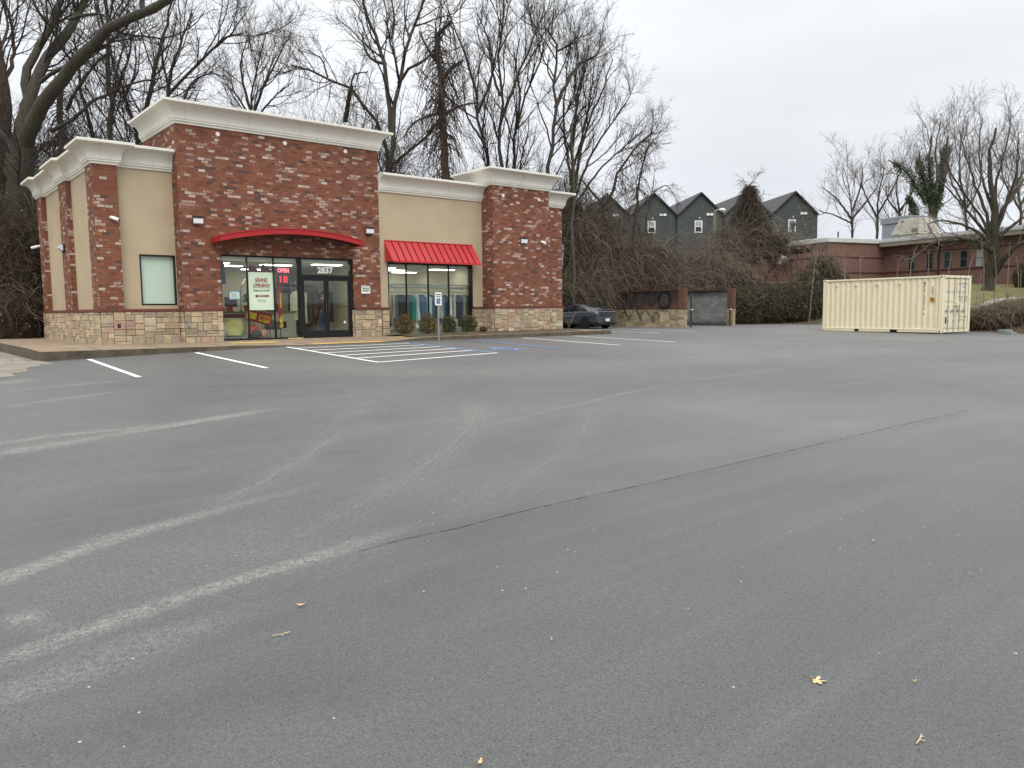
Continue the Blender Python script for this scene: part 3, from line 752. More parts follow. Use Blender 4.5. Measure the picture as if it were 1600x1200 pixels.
st_faces = [((XL, YL), (XL2, YL), ZB, 1.62, (0, -1)), ((XL2, YL + .0), (-.05, YL), ZB, 1.62, (0, -1)), ((XL, YB), (XL, YL), ZB, 1.62, (-1, 0)),
            ((0, 0), (1.227, 0), ZB, 1.62, (0, -1)), ((6.10, 0), (XT, 0), ZB, 1.62, (0, -1)), ((0, .33), (0, 0), ZB, 1.62, (-1, 0)), ((XT + .04, YR - .03), (rx0, YR - .03), ZB, 1.62, (0, -1)),
            ((rx1, YR - .03), (XP - .04, YR - .03), ZB, 1.62, (0, -1)), ((XP, YR), (XP, YP), ZB, 1.62, (-1, 0)), ((XP, YP), (XS + .02, YP), ZB, 1.62, (0, -1)), ((XS + .05, YE), (XE, YE), ZB, 1.62, (0, -1)), ((XE, YE), (XE, YB), ZB, 1.62, (1, 0)),
            ((6.10, .0), (6.10, .10), ZB, 1.62, (-1, 0)), ((rx1, .02), (rx1, .2), ZB, 1.62, (-1, 0))]
for k, grp in enumerate((st_faces[:3], [st_faces[3], st_faces[5]], [st_faces[4], st_faces[6], st_faces[12]], st_faces[7:10] + [st_faces[13]], st_faces[10:12])): stones(grp, 'stone_base', shop, seed=3 + k)
# solid backing of the base
for a in ((XL + .01, YL + .01, ZB, -.01, YL + .3, 1.62), (XL + .01, YL + .3, ZB, XL + .3, YB, 1.62), (.01, .01, ZB, 1.22, .3, 1.62), (6.11, .01, ZB, XT, .3, 1.62), (XT, YR, ZB, rx0 - .01, .3, 1.62), (rx1 + .01, YR, ZB, XP, .3, 1.62), (XP + .01, YP + .01, ZB, XS, .3, 1.62), (XS, YE + .01, ZB, XE - .01, YB, 1.62), (XL + .3, YB - .3, ZB, XS, YB - .01, 1.62)):
    part(MB().box(*a), 'base_core', MORTAR)
CAPB = brick_mat('rowlock_cap_brick', [(.16, .045, .032), (.13, .038, .03)], white=-.3, dark=.05, mortar=(.14, .09, .07), bw=.07, bh=.2)
m = MB()
o_ = .065
for a in ((XL - o_, YL - o_, 0 - .068, YL + .35), (XL - o_, YL + .35, XL + .3, YB + o_), (-o_, -o_, 1.227, .3), (6.10, -o_, XT + o_, .0), (XT, .0 - .06, rx0, .3), (rx1, -.06, XP - .068, .3), (XP - o_, YP - o_, XS + o_, .0 + .3), (XS + o_, YE - o_, XE + o_, 9.8)):
    part(MB().box(a[0], a[1], 1.622, a[2], a[3], 1.705), 'stone_cap', CAPB)

# cornices: one moulding swept along each parapet
PROF = [(.02, -.012), (.055, 0), (.055, .060), (.072, .068), (.095, .072), (.095, .120), (.112, .128), (.118, .150)]
for k in range(1, 9):
    a = k / 8 * math.pi / 2
    PROF.append((.118 + .275 * (1 - math.cos(a)), .150 + .385 * math.sin(a) ** .92))
PROF += [(.405, .545), (.405, .560), (.452, .566), (.452, .640), (.40, .655), (.0, .665)]
def cornice(pts, z, name='cornice', ends=True):
    """outline walked so that the street side is on its right hand"""
    mb = MB(); P = [Vector((*p, 0)) for p in pts]; k = len(P); rows = []
    for i in range(k):
        d0 = (P[i] - P[i - 1]).normalized() if i else (P[1] - P[0]).normalized(); d1 = (P[i + 1] - P[i]).normalized() if i < k - 1 else d0
        n0 = Vector((d0.y, -d0.x, 0)); n1 = Vector((d1.y, -d1.x, 0)); mt = (n0 + n1); mt = mt / max(.2, mt.dot(n0))
        rows.append([P[i] + mt * o + Vector((0, 0, z + h)) for o, h in PROF] + [P[i] - mt * .16 + Vector((0, 0, z + .665)), P[i] - mt * .16 + Vector((0, 0, z - .012))])
    n = len(rows[0]); vs = [p for r in rows for p in r]; fs = []
    for i in range(k - 1):
        for j in range(n):
            j2 = (j + 1) % n; fs.append((i * n + j, (i + 1) * n + j, (i + 1) * n + j2, i * n + j2))
    fs += [tuple(range(n)), tuple(range((k - 1) * n, k * n))[::-1]]
    mb.add(vs, fs); o = part(mb, name, CORNICE, fixn=True); return o
cornice([(0, 3.6), (0, 0), (XT, 0), (XT, 3.6), (0, 3.6)], ZT)
cornice([(-1, YB), (XL, YB), (XL, 8.95), (XL + .16, 8.95), (XL + .16, 5.55), (XL, 5.55), (XL, 4.305), (XL + .16, 4.305), (XL + .16, 1.25), (XL, 1.25), (XL, YL), (XL2, YL), (XL2, YS), (-.004, YS)], ZL)
cornice([(XT + .004, YR), (XP - .004, YR)], ZR)
cornice([(XP, 1.6), (XP, YP), (XS, YP), (XS, 1.6)], ZP)
cornice([(XS + .004, YE), (XE, YE), (XE, YB), (8, YB)], ZR)
for a in ((.2, .25, ZT + .45, XT - .2, 3.4, ZT + .5), (XP + .2, YP + .25, ZP + .45, XS - .2, 1.5, ZP + .5)): part(MB().box(*a), 'parapet_top', plain('grey_roof_membrane', (.25, .25, .24), .9))

# entrance canopy: shallow arched red metal
m = MB(); cx0, cx1, cp = .945, 6.13, -.76; N_ = 28
def arc_z(t): return 4.012 + .08 * t + .315 * (1 - (2 * t - 1) ** 2)
for i in range(N_):
    a, b = i / N_, (i + 1) / N_; xa, xb = cx0 + (cx1 - cx0) * a, cx0 + (cx1 - cx0) * b; za, zb = arc_z(a), arc_z(b)
    m.mat(0).add([(xa, cp, za - .178), (xb, cp, zb - .178), (xb, cp, zb), (xa, cp, za)], [(0, 1, 2, 3)])
    m.add([(xa, cp, za), (xb, cp, zb), (xb, -.002, zb), (xa, -.002, za)], [(0, 1, 2, 3)])
    m.mat(1).add([(xa, cp + .02, za - .12), (xb, cp + .02, zb - .12), (xb, -.002, zb - .12), (xa, -.002, za - .12)], [(3, 2, 1, 0)])
    m.mat(0).add([(xa, cp - .02, za - .015), (xb, cp - .02, zb - .015), (xb, cp - .02, zb + .018), (xa, cp - .02, za + .018), (xa, cp, za - .015), (xb, cp, zb - .015), (xb, cp, zb + .018), (xa, cp, za + .018)], [(0, 1, 2, 3), (3, 2, 6, 7), (0, 4, 5, 1)])
for x, z, s in ((cx0, arc_z(0), 1), (cx1, arc_z(1), -1)):
    m.mat(0).box(x, cp, z - .178, x + s * .012, -.002, z)
part(m, 'entrance_canopy', [RED_TRIM, DARK_SOFFIT])

# red standing seam awning over the right window
aw = MB(); ax0, ax1, az1, az0, ap = 7.47, 11.65, 4.23, 3.44, -.58; ytop = YR - .003
aw.add([(ax0, ap, az0), (ax1, ap, az0), (ax1, ytop, az1), (ax0, ytop, az1)], [(0, 1, 2, 3)])
aw.add([(ax0, ap, az0), (ax0, ytop, az1), (ax0, ytop, az0)], [(0, 1, 2)]); aw.add([(ax1, ap, az0), (ax1, ytop, az1), (ax1, ytop, az0)], [(2, 1, 0)])
aw.box(ax0, ap - .012, az0 - .05, ax1, ap + .01, az0 + .012); aw.mat(1).add([(ax0, ap, az0 + .01), (ax1, ap, az0 + .01), (ax1, ytop, az0 + .01), (ax0, ytop, az0 + .01)], [(3, 2, 1, 0)])
aw.mat(0).box(ax0, ytop - .03, az1 - .01, ax1, ytop, az1 + .03)
awo = part(aw, 'awning', [RED_METAL, DARK_SOFFIT])
sm = MB(); dr = Vector((0, ytop - ap, az1 - az0)); nr = Vector((0, -(az1 - az0), ytop - ap)).normalized()
for i in range(1, 14):
    x = ax0 + (ax1 - ax0) * i / 14 - .02; p = Vector((x, ap, az0)) + nr * .001
    sm.prism([p, p + Vector((.018, 0, 0)), p + Vector((.018, 0, 0)) + dr, p + dr], nr * .032)
so = sm.build('seam', SEAM_DARK, awo)

# ------------------------------------------------------------------ windows and door
def window(x0, x1, z0, z1, y, bars, fr=.055, glass=GLASS, name='window', d=.09):
    f = MB(); f.box(x0, y, z0, x0 + fr, y + d, z1); f.box(x1 - fr, y, z0, x1, y + d, z1); f.box(x0 + fr, y, z1 - fr, x1 - fr, y + d, z1); f.box(x0 + fr, y, z0, x1 - fr, y + d, z0 + fr)
    for b in bars: f.box(b - .018, y + .005, z0 + fr, b + .018, y + d - .005, z1 - fr)
    fo = part(f, name, BLACK_FRAME)
    g = MB(); e = [x0 + fr] + list(bars) + [x1 - fr]
    for a, b in zip(e[:-1], e[1:]): g.add([(a, y + .045, z0 + fr), (b, y + .045, z0 + fr), (b, y + .045, z1 - fr), (a, y + .045, z1 - fr)], [(0, 1, 2, 3)])
    g.build('pane', glass, fo); return fo
lw = window(wx0, wx1, wz0, wz1, YS + .015, [], .05)
bl = MB()
for i in range(38):
    z = wz0 + .06 + i * (wz1 - wz0 - .11) / 38; bl.add([(wx0 + .06, YS + .13, z), (wx1 - .06, YS + .13, z), (wx1 - .06, YS + .142, z + .037), (wx0 + .06, YS + .142, z + .037)], [(0, 1, 2, 3)])
bl.build('blind', plain('white_window_blind', (.70, .76, .73), .7, 0, .04, 3), lw)
bk = MB(); bk.box(wx0, YS + .16, wz0, wx1, YS + .17, wz1); bk.build('blind_backing', plain('pale_backing', (.70, .74, .71), .9), lw)
# storefront left of the door, three lights
window(1.227, 4.0, .625, 3.48, .09, [2.15, 3.08], .05, name='storefront_window')
window(rx0, rx1, .70, rz1, .17, [8.52, 9.545, 10.546], .055, name='storefront_window')
m = MB(); m.box(rx0 + .06, .15, .70, rx1 - .06, .168, .84); part(m, 'base_flashing', plain('dull_green_flashing', (.17, .21, .19), .6))
m = MB(); m.box(rx1 - .05, YR + .01, .7, rx1 - .002, .30, rz1); m.box(rx0 + .002, YR + .01, .7, rx0 + .05, .30, rz1); m.box(rx0 + .05, YR + .01, rz1 - .055, rx1 - .05, .3, rz1 - .004); part(m, 'window_reveal', BLACK_FRAME)
# entrance: transom over a pair of glass doors
dx0, dx1, dz, tz_ = 4.0, 6.10, 2.83, 3.48
m = MB(); m.box(dx0, .07, .615, dx0 + .10, .22, tz_); m.box(dx1 - .10, .07, .615, dx1, .22, tz_); m.box(dx0 + .10, .07, tz_ - .06, dx1 - .10, .22, tz_); m.box(dx0 + .10, .07, dz - .05, dx1 - .10, .22, dz + .05)
m.box(dx0 + .1, .08, .605, dx1 - .1, .24, .622)
ef = part(m, 'door_frame', BLACK_FRAME)
g = MB(); g.add([(dx0 + .1, .14, dz + .05), (dx1 - .1, .14, dz + .05), (dx1 - .1, .14, tz_ - .06), (dx0 + .1, .14, tz_ - .06)], [(0, 1, 2, 3)]); tro = part(g, 'transom_pane', GLASS)
text('house_number', '2837', .30, face_front(5.03, .132, 3.045) @ Matrix.Translation((0, 0, 0)), WHITE_SIGN, None, bold=.012, width=.62).parent = tro
def fix_local(o):
    o.data.transform(Matrix.Translation(-root_of(o).location)); return o
fix_local(tro.children[0])
mid = (dx0 + dx1) / 2
for s in (0, 1):
    a, b = (dx0 + .105, mid - .004) if s == 0 else (mid + .004, dx1 - .105)
    d = MB(); st = .085; z0, z1 = .63, dz - .055
    d.box(a, .10, z0, a + st, .15, z1); d.box(b - st, .10, z0, b, .15, z1); d.box(a + st, .10, z1 - .10, b - st, .15, z1); d.box(a + st, .10, z0, b - st, .15, z0 + .25); d.box(a + st, .115, 1.725, b - st, .135, 1.745)
    do = part(d, 'door', BLACK_FRAME)
    g = MB(); g.add([(a + st, .125, z0 + .25), (b - st, .125, z0 + .25), (b - st, .125, z1 - .1), (a + st, .125, z1 - .1)], [(0, 1, 2, 3)]); g.build('pane', GLASS, do)
    hx = b - .045 if s == 0 else a + .045
    h = MB(); h.tube([(hx, .10, 1.50), (hx, .045, 1.52), (hx, .04, 1.75), (hx, .045, 1.98), (hx, .10, 2.0)], .014, 8); h.build('handle', plain('dark_steel', (.10, .10, .10), .35, .8), do)
    if s == 1:
        q = MB(); c = Vector((b - .24, .118, 1.17))
        q.prism([c + Vector((-.055, 0, 0)), c + Vector((0, 0, -.055)), c + Vector((.055, 0, 0)), c + Vector((0, 0, .055))], (0, -.004, 0)); q.build('sticker', WHITE_PLASTIC, do)

# ------------------------------------------------------------------ fittings on the walls
def wall_light(x, y, z, side=False):
    b = MB(); b.box(x - .16, y - .05, z - .14, x + .16, y, z + .13); o = part(b, 'wall_light', BRONZE, bevel=.012)
    l = MB(); l.prism([(x - .145, y - .05, z - .125), (x - .145, y - .15, z - .10), (x - .145, y - .17, z + .06), (x - .145, y - .05, z + .115)], (.29, 0, 0)); l.build('lens', GREY_LENS, o, bevel=.01)
    t = MB(); t.prism([(x - .165, y - .05, z + .118), (x - .165, y - .185, z + .063), (x - .165, y - .185, z + .083), (x - .165, y - .05, z + .145)], (.33, 0, 0)); t.build('hood', BRONZE, o)
wall_light(.541, -.001, 4.53); wall_light(6.79, -.001, 4.555); wall_light(13.77, YP - .001, 4.47)
b = MB(); b.box(XL - .06, 5.0, 3.74, XL - .001, 5.32, 4.02); o = part(b, 'wall_light', BRONZE, bevel=.012)
l = MB(); l.prism([(XL - .06, 5.02, 3.78), (XL - .19, 5.02, 3.86), (XL - .19, 5.02, 3.93), (XL - .06, 5.02, 4.0)], (0, .28, 0)); l.build('lens', GREY_LENS, o)
for x, y in ((1.324, 0), (3.617, 0), (5.924, 0), (12.72, YP), (14.71, YP)):
    d = MB(); d.lathe([(.0, 0), (.065, 0), (.075, .012), (.075, .02), (0, .021)], (x, y - .0225, 7.35 if y == 0 else 6.26), 14, 'y'); part(d, 'round_cover', plain('pink_white_disc', (.78, .68, .66), .5))
def camera(x, y, z, dx, dy):
    c = MB(); d = Vector((dx, dy, -.25)).normalized(); p = Vector((x, y, z))
    c.tube([p, p + Vector((dx * .08, dy * .08, .02))], .045, 10); q = p + Vector((dx * .09, dy * .09, .0)); c.tube([q, q + d * .05, q + d * .24], [.05, .055, .052], 12); o = part(c, 'security_camera', WHITE_PLASTIC, smooth=False)
    l = MB(); l.tube([q + d * .241, q + d * .25], .035, 10); l.build('lens', BLACK_FRAME, o)
camera(-1.93, YL - .001, 4.49, .45, -.55); camera(14.83, YP - .001, 4.47, .1, -.6); camera(XL - .001, 9.8, 4.25, -.8, .3)
b = MB(); b.box(-1.92, YL - .055, 1.12, -1.82, YL - .04, 1.25); part(b, 'wall_box', plain('dark_outlet_box', (.03, .03, .03), .5))
b = MB(); b.box(.06, -.11, 1.12, .13, -.045, 1.34); part(b, 'wall_box', plain('grey_meter_box', (.25, .25, .26), .5))
# small sign right of the door
s_ = MB(); s_.box(6.41, -.02, 2.22, 6.79, -.004, 2.50); so = part(s_, 'private_property_sign', WHITE_SIGN, bevel=.006)
def on_front(o, name, body, size, x, y, z, mat, **k):
    t = text(name, body, size, face_front(x, y, z), mat, o, **k); t.data.transform(Matrix.Translation(-root_of(o).location)); return t
on_front(so, 'lettering', 'THIS IS', .06, 6.60, -.022, 2.462, BLACK_INK); on_front(so, 'lettering', 'PRIVATE', .078, 6.60, -.022, 2.40, BLACK_INK, bold=.003); on_front(so, 'lettering', 'PROPERTY', .078, 6.60, -.022, 2.32, BLACK_INK, bold=.003, width=.32)
for x in (6.435, 6.735): MB().box(x, -.024, 2.43, x + .03, -.0195, 2.49).build('corner_mark', BLACK_INK, so)

# ------------------------------------------------------------------ the room behind the glass
room = MB()
room.box(XL + .42, YB - .42, .6, XE - .35, YB - .32, 3.6); room.box(XL + .41, .9, .6, XL + .45, YB - .42, 3.6); room.box(XE - .45, .5, .6, XE - .35, YB - .42, 3.6); room.box(6.90, .345, .612, 6.94, 6.2, 3.55); room.box(7.262, .345, .612, 7.30, 5.2, 3.55); room.box(12.11, .365, .612, 12.15, 5.2, 3.55)
room.box(7.25, 5.2, .6, XE - .45, 5.3, 3.6); room.box(-1.0, 6.2, .6, 7.25, 6.3, 3.6); room.box(.35, .34, .6, .40, 6.2, 3.55); room.box(.4, .325, .6, 1.2, .34, 3.55); room.box(6.12, .325, .6, 7.24, .34, 3.55); room.box(11.7, .345, .6, 16, .36, 3.55)
part(room, 'inner_wall', CREAM_WALL)
room = MB(); room.box(1.23, .30, 3.30, 6.09, .36, 3.55); room.box(7.6, .36, 3.30, 11.65, .42, 3.55); part(room, 'bulkhead', CEIL)
m = MB(); m.box(.02, .28, .585, XE - .35, YB - .32, .612); m.box(XL + .45, .9, .585, .015, YB - .32, .612); part(m, 'shop_floor', FLOOR_IN)
m = MB(); m.box(.02, .37, 3.30, XE - .35, YB - .32, 3.36); m.box(XL + .45, .9, 3.30, .015, YB - .32, 3.36); part(m, 'ceiling', CEIL)
for (x, y) in ((1.5, 1.6), (2.5, 3.0), (3.9, 1.8), (5.45, .80), (1.4, 4.9), (4.4, 5.0), (8.2, 1.5), (9.6, 2.9), (11.2, 1.6), (8.6, 4.2), (11.0, 4.3)):
    l = MB(); l.box(x - .55, y - .17, 3.275, x + .55, y + .17, 3.298); part(l, 'ceiling_light', LAMP_ON)
# ------------------------------------------------------------------ things inside the shop
def poster():
    t = thing('poster', 'white grand opening poster with red headline taped inside the shop window', 'poster', (2.63, .16, 1.64))
    b = MB(); b.box(2.195, .150, 1.64, 3.078, .158, 2.93); b.build('sheet', PAPER, t)
    def tx(name, s, size, x, z, mat, **k):
        o = text(name, s, size, face_front(x, .1475, z), mat, t, **k); o.data.transform(Matrix.Translation(-t.location)); return o
    tx('headline', 'GRAND', .17, 2.64, 2.665, RED_INK, bold=.006, shear=.2, width=.44); tx('headline', 'OPENING!', .17, 2.64, 2.475, RED_INK, bold=.006, shear=.2, width=.60)
    u = MB(); u.box(2.41, .1455, 2.585, 2.87, .1495, 2.598); u.box(2.33, .1455, 2.39, 2.95, .1495, 2.403); u.build('underline', RED_INK, t)
    tx('date', 'Monday, Dec 29, 2025', .075, 2.64, 2.305, BLACK_INK, bold=.003, shear=.25, width=.58)
    lg = MB(); lg.box(2.42, .1455, 2.075, 2.52, .1495, 2.16); lg.build('logo_block', plain('maroon_ink', (.14, .012, .03), .6), t)
    tx('shop_name', 'CLEANERS', .10, 2.715, 2.117, RED_INK, bold=.006, shear=.2, width=.36)
    tx('address', '2837 Lebanon Pike', .05, 2.64, 1.975, BLACK_INK, width=.33)
    f = MB(); f.box(2.52, .1455, 1.91, 2.60, .1495, 1.925); f.box(2.61, .1455, 1.91, 2.67, .1495, 1.925); f.box(2.69, .1455, 1.91, 2.77, .1495, 1.925); f.build('small_print', plain('grey_ink', (.12, .12, .12), .7), t)
poster()
def open_sign():
    t = thing('open_sign', 'red lit OPEN sign with a red display panel hanging in the window', 'sign', (3.5, .25, 2.9))
    glow = plain('red_neon', (.8, .05, .06), .5, emit=(1, .10, .13), strength=4.0); dim = plain('blue_neon_rim', (.05, .07, .20), .5, emit=(.10, .14, .4), strength=.25)
    b = MB()
    pts = [(3.5 + .25 * math.cos(a / 20 * 2 * math.pi), 0, 3.01 + .145 * math.sin(a / 20 * 2 * math.pi)) for a in range(20)]
    b.prism([(p[0], .27, p[2]) for p in pts], (0, .03, 0)); b.build('backing', plain('black_acrylic', (.02, .022, .03), .3), t)
    b = MB(); b.tube([(p[0], .265, p[2]) for p in pts + pts[:1]], .007, 6, False); b.build('rim_tube', dim, t)
    o = text('letters', 'OPEN', .20, face_front(3.5, .262, 3.015), glow, t, bold=.004, width=.40); o.data.transform(Matrix.Translation(-t.location))
    b = MB(); b.box(3.30, .27, 2.57, 3.68, .31, 2.86); b.build('panel', plain('black_acrylic', (.02, .022, .03), .3), t)
    for i, x in enumerate((3.36, 3.50, 3.585)):
      b = MB()
      for j in range(5): b.box(x, .262, 2.60 + j * .048, x + .06, .266, 2.635 + j * .048)
      b.build('digit', plain('red_led', (.5, .02, .03), .5, emit=(1, .05, .08), strength=1.1), t)
    b = MB(); b.tube([(3.36, .285, 3.10), (3.36, .285, 3.3)], .004, 5); b.build('chain', GALV, t); b = MB(); b.tube([(3.64, .285, 3.10), (3.64, .285, 3.3)], .004, 5); b.build('chain', GALV, t)
open_sign()
def notice():
    t = thing('notice', 'blue-edged paper notice stuck inside the left window light', 'notice', (1.7, .15, 2.1))
    b = MB(); b.box(1.51, .150, 2.0, 1.90, .155, 2.28); b.build('border', plain('blue_tape', (.12, .30, .48), .6), t)
    b = MB(); b.box(1.545, .1475, 2.03, 1.865, .1505, 2.25); b.build('page', plain('pale_blue_paper', (.72, .82, .84), .7), t)
    b = MB()
    for i in range(6): b.box(1.59, .1455, 2.06 + i * .028, 1.82 - .03 * (i % 3), .148, 2.068 + i * .028)
    b.build('print', plain('grey_ink', (.12, .12, .12), .7), t)
notice()
FLAG_RED = plain('dark_red_flag_cloth', (.15, .014, .018), .7, 0, .15, 6); FLAG_YEL = plain('yellow_print', (.62, .42, .03), .7)
def star(mb, cx, cz, r, y):
    mb.prism([(cx + (r if k % 2 == 0 else r * .42) * math.sin(k * math.pi / 5), y, cz + (r if k % 2 == 0 else r * .42) * math.cos(k * math.pi / 5)) for k in range(10)], (0, -.003, 0))
def feather_flag(x, y, z0, z1, label, wd=.42, lean=.1):
    t = thing('feather_flag', label, 'flag', (x, y, .61), group='feather flags inside the shop window')
    p = MB(); pts = [(x, y, .612)] + [(x + (0 if k < 6 else .10 * (k - 6) ** 1.5 * .18), y, .61 + (z1 - .61) * k / 10) for k in range(1, 11)]; p.tube(pts, .010, 6); p.build('pole', BLACK_FRAME, t)
    f = MB(); N_ = 14
    def fp(a, b):
        z = z0 + (z1 - z0) * b; top = max(0, (b - .72) / .28); w_ = wd * (1 - .88 * top ** 1.6) + .02
        return (x + .012 + a * w_ + .10 * top ** 1.5 * .6, y + .03 * math.sin(b * 9 + a * 3), z)
    f.grid(fp, 5, N_); fo = f.build('cloth', FLAG_RED, t)
    s_ = MB(); star(s_, x + .2, z1 - .30, .085, y - .05); s_.build('star', FLAG_YEL, t)
    b = MB(); b.lathe([(0, 0), (.18, 0), (.18, .02), (.03, .04), (0, .05)], (x, y, .612), 12); b.build('base', BLACK_FRAME, t)
feather_flag(2.36, .62, 2.0, 3.20, 'left dark red feather flag with a gold star behind the poster')
feather_flag(2.78, .55, 2.0, 3.22, 'right dark red feather flag with a gold star behind the poster')
def slim_flag():
    t = thing('slim_banner', 'slim red and yellow banner hanging below the lit OPEN sign', 'banner', (3.42, .5, .61))
    p = MB(); p.tube([(3.42, .5, .612), (3.42, .5, 2.6)], .009, 6); p.build('pole', BLACK_FRAME, t)
    f = MB(); f.grid(lambda a, b: (3.35 + .17 * a * (1 - .35 * (1 - b)) + .02 * math.sin(b * 8), .48 + .02 * math.sin(b * 11), 1.0 + 1.58 * b), 3, 14); f.build('cloth', plain('bright_red_flag_cloth', (.36, .02, .03), .7), t)
    f = MB(); f.grid(lambda a, b: (3.40 + .10 * a + .02 * math.sin(b * 8), .465 + .02 * math.sin(b * 11), 1.02 + .42 * b), 2, 6); f.grid(lambda a, b: (3.42 + .06 * a, .462, 1.72 + .5 * b), 2, 4); f.build('print', FLAG_YEL, t)
slim_flag()
def now_banner():
    t = thing('now_banner', 'tilted red and yellow NOW banner lying behind the poster', 'banner', (2.75, .8, 1.2))
    M = Matrix.Translation((2.75, .72, 1.42)) @ Matrix.Rotation(R(-14), 4, (0, 1, 0)) @ Matrix.Rotation(R(0), 4, 'Z')
    M = Matrix.Translation((2.72, .72, 1.40)) @ Matrix.Rotation(R(13), 4, 'Y')
    b = MB(); b.xbox(M, .95, .012, .42); b.build('cloth', plain('red_banner', (.28, .02, .025), .7), t)
    b = MB(); b.xbox(M @ Matrix.Translation((.22, -.009, -.02)), .40, .004, .24); b.xbox(M @ Matrix.Translation((-.25, -.009, .0)), .36, .004, .22); b.build('yellow_panel', FLAG_YEL, t)
    o = text('letters', 'NOW', .2, M @ Matrix.Translation((.22, -.013, -.02)) @ Matrix.Rotation(R(90), 4, 'X'), plain('bright_red_ink', (.42, .02, .03), .6), t, bold=.01, width=.34); o.data.transform(Matrix.Translation(-t.location))
    b = MB(); b.tube([(2.35, .78, .612), (2.4, .76, 1.45)], .012, 6); b.tube([(3.05, .78, .612), (3.05, .76, 1.3)], .012, 6); b.build('leg', BLACK_FRAME, t)
now_banner()
def counter():
    t = thing('service_counter', 'long cream service counter facing the shop door', 'counter', (2.6, 3.1, .61))
    b = MB(); b.box(.6, 2.9, .612, 5.1, 3.5, 1.56); b.build('front', plain('cream_counter_front', (.50, .49, .40), .6), t)
    b = MB(); b.box(.55, 2.82, 1.56, 5.15, 3.55, 1.60); b.build('top', plain('brown_counter_top', (.16, .13, .09), .4), t)
    b = MB(); b.box(4.3, 2.88, .95, 4.7, 2.9, 1.2); b.build('opening', BLACK_INK, t)
counter()
def dark_cabinet():
    t = thing('pressing_machine', 'dark boxy pressing machine against the back wall behind the counter', 'machine', (5.8, 5, .61))
    b = MB(); b.box(5.25, 4.9, .612, 6.35, 6.15, 2.45); b.build('body', plain('dark_green_black', (.018, .022, .020), .5), t)
    b = MB(); b.box(5.1, 4.85, 2.5, 6.4, 6.15, 2.85); b.build('hood', plain('grey_cream_hood', (.30, .30, .25), .5), t)
    b = MB(); b.box(5.2, 4.84, 2.60, 6.2, 4.852, 2.72); b.build('vent', BLACK_INK, t)
    b = MB(); b.box(5.35, 4.84, 1.55, 5.65, 4.895, 2.35); b.build('panel', plain('ivory_panel', (.55, .53, .44), .5), t)
dark_cabinet()
def yellow_cart():
    t = thing('laundry_cart', 'yellow canvas laundry cart standing inside the left window light', 'cart', (1.85, .95, .61))
    f = MB()
    def bag(a, b):
        th = a * 2 * math.pi; rx, ry = .40 + .04 * math.sin(b * 5), .30; w_ = 1 + .05 * math.sin(th * 3 + b * 7)
        sq = (abs(math.cos(th)) ** .6 * (1 if math.cos(th) > 0 else -1), abs(math.sin(th)) ** .6 * (1 if math.sin(th) > 0 else -1))
        return (1.85 + rx * sq[0] * w_ * (.82 + .18 * b), .95 + ry * sq[1] * w_ * (.85 + .15 * b), .78 + .56 * b)
    f.grid(bag, 28, 8); f.add([bag(k / 28, 0) for k in range(28)], [tuple(range(28))]); f.build('bag', plain('yellow_canvas', (.58, .53, .24), .8, 0, .15, 5), t, smooth=True)
    b = MB(); r = [(1.43, .62), (2.27, .62), (2.27, 1.28), (1.43, 1.28)]
    for x, y in r: b.tube([(x, y, .66), (x, y, 1.36)], .014, 6)
    b.tube([(*p, 1.36) for p in r + r[:1]], .014, 6); b.tube([(*p, .70) for p in r + r[:1]], .014, 6); b.build('frame', GALV, t)
    for x, y in r:
        w_ = MB(); w_.lathe([(0, -.012), (.035, -.012), (.035, .012), (0, .012)], (x, y, .648), 10, 'y'); w_.build('caster', BLACK_FRAME, t)
yellow_cart()
def blob_bag(name, label, x, y, s, col, cat='bag'):
    m = MB()
    def f(a, b):
        th = a * 2 * math.pi; ph = b * math.pi; rr = 1 + .12 * math.sin(3 * th + 5 * b) + .06 * math.sin(7 * th)
        return (x + s[0] * rr * math.sin(ph) * math.cos(th), y + s[1] * rr * math.sin(ph) * math.sin(th), .62 + s[2] * (1 - math.cos(ph)) / 2)
    m.grid(f, 20, 10)
    t = thing(name, label, cat, (x, y, .612)); m.build('sack', plain(name + '_cloth_' + str(int(x * 100)), col, .8, 0, .2, 9), t, smooth=True)
    k = MB(); k.tube([(x - s[0] * .3, y, .62 + s[2] * .92), (x, y - .02, .62 + s[2] * 1.16), (x + s[0] * .3, y, .62 + s[2] * .92)], .012, 6); k.build('strap', BLACK_FRAME, t)
blob_bag('laundry_bag', 'coral red laundry bag on the floor right of the yellow cart', 2.55, .72, (.2, .18, .5), (.48, .08, .06))
blob_bag('laundry_bag', 'dark grey bag slumped in front of the coral laundry bag', 2.52, .50, (.17, .14, .34), (.05, .055, .06))
blob_bag('laundry_bag', 'small red and pale bag beside the dark grey bag', 2.82, .52, (.13, .12, .36), (.40, .20, .16))
def chair():
    t = thing('waiting_chair', 'grey round-backed waiting chair under the slim banner', 'chair', (3.35, .95, .61))
    b = MB(); b.grid(lambda a, c: (3.35 + .30 * math.cos(math.pi * (a * 1.1 - .05)), .98 + .26 * math.sin(math.pi * (a * 1.1 - .05)), .98 + .32 * c * math.sin(math.pi * (.12 + .76 * a))), 18, 4); b.build('backrest', plain('grey_vinyl', (.17, .19, .22), .5), t, smooth=True)
    b = MB(); b.lathe([(0, .0), (.27, .0), (.29, .04), (.26, .09), (0, .10)], (3.35, .95, .95), 18); b.build('seat', plain('black_vinyl', (.02, .02, .022), .5), t)
    for x, y in ((3.15, .78), (3.55, .78), (3.15, 1.15), (3.55, 1.15)):
        b = MB(); b.tube([(x, y, .614), (x, y, .96)], .014, 6); b.build('leg', BLACK_FRAME, t)
chair()
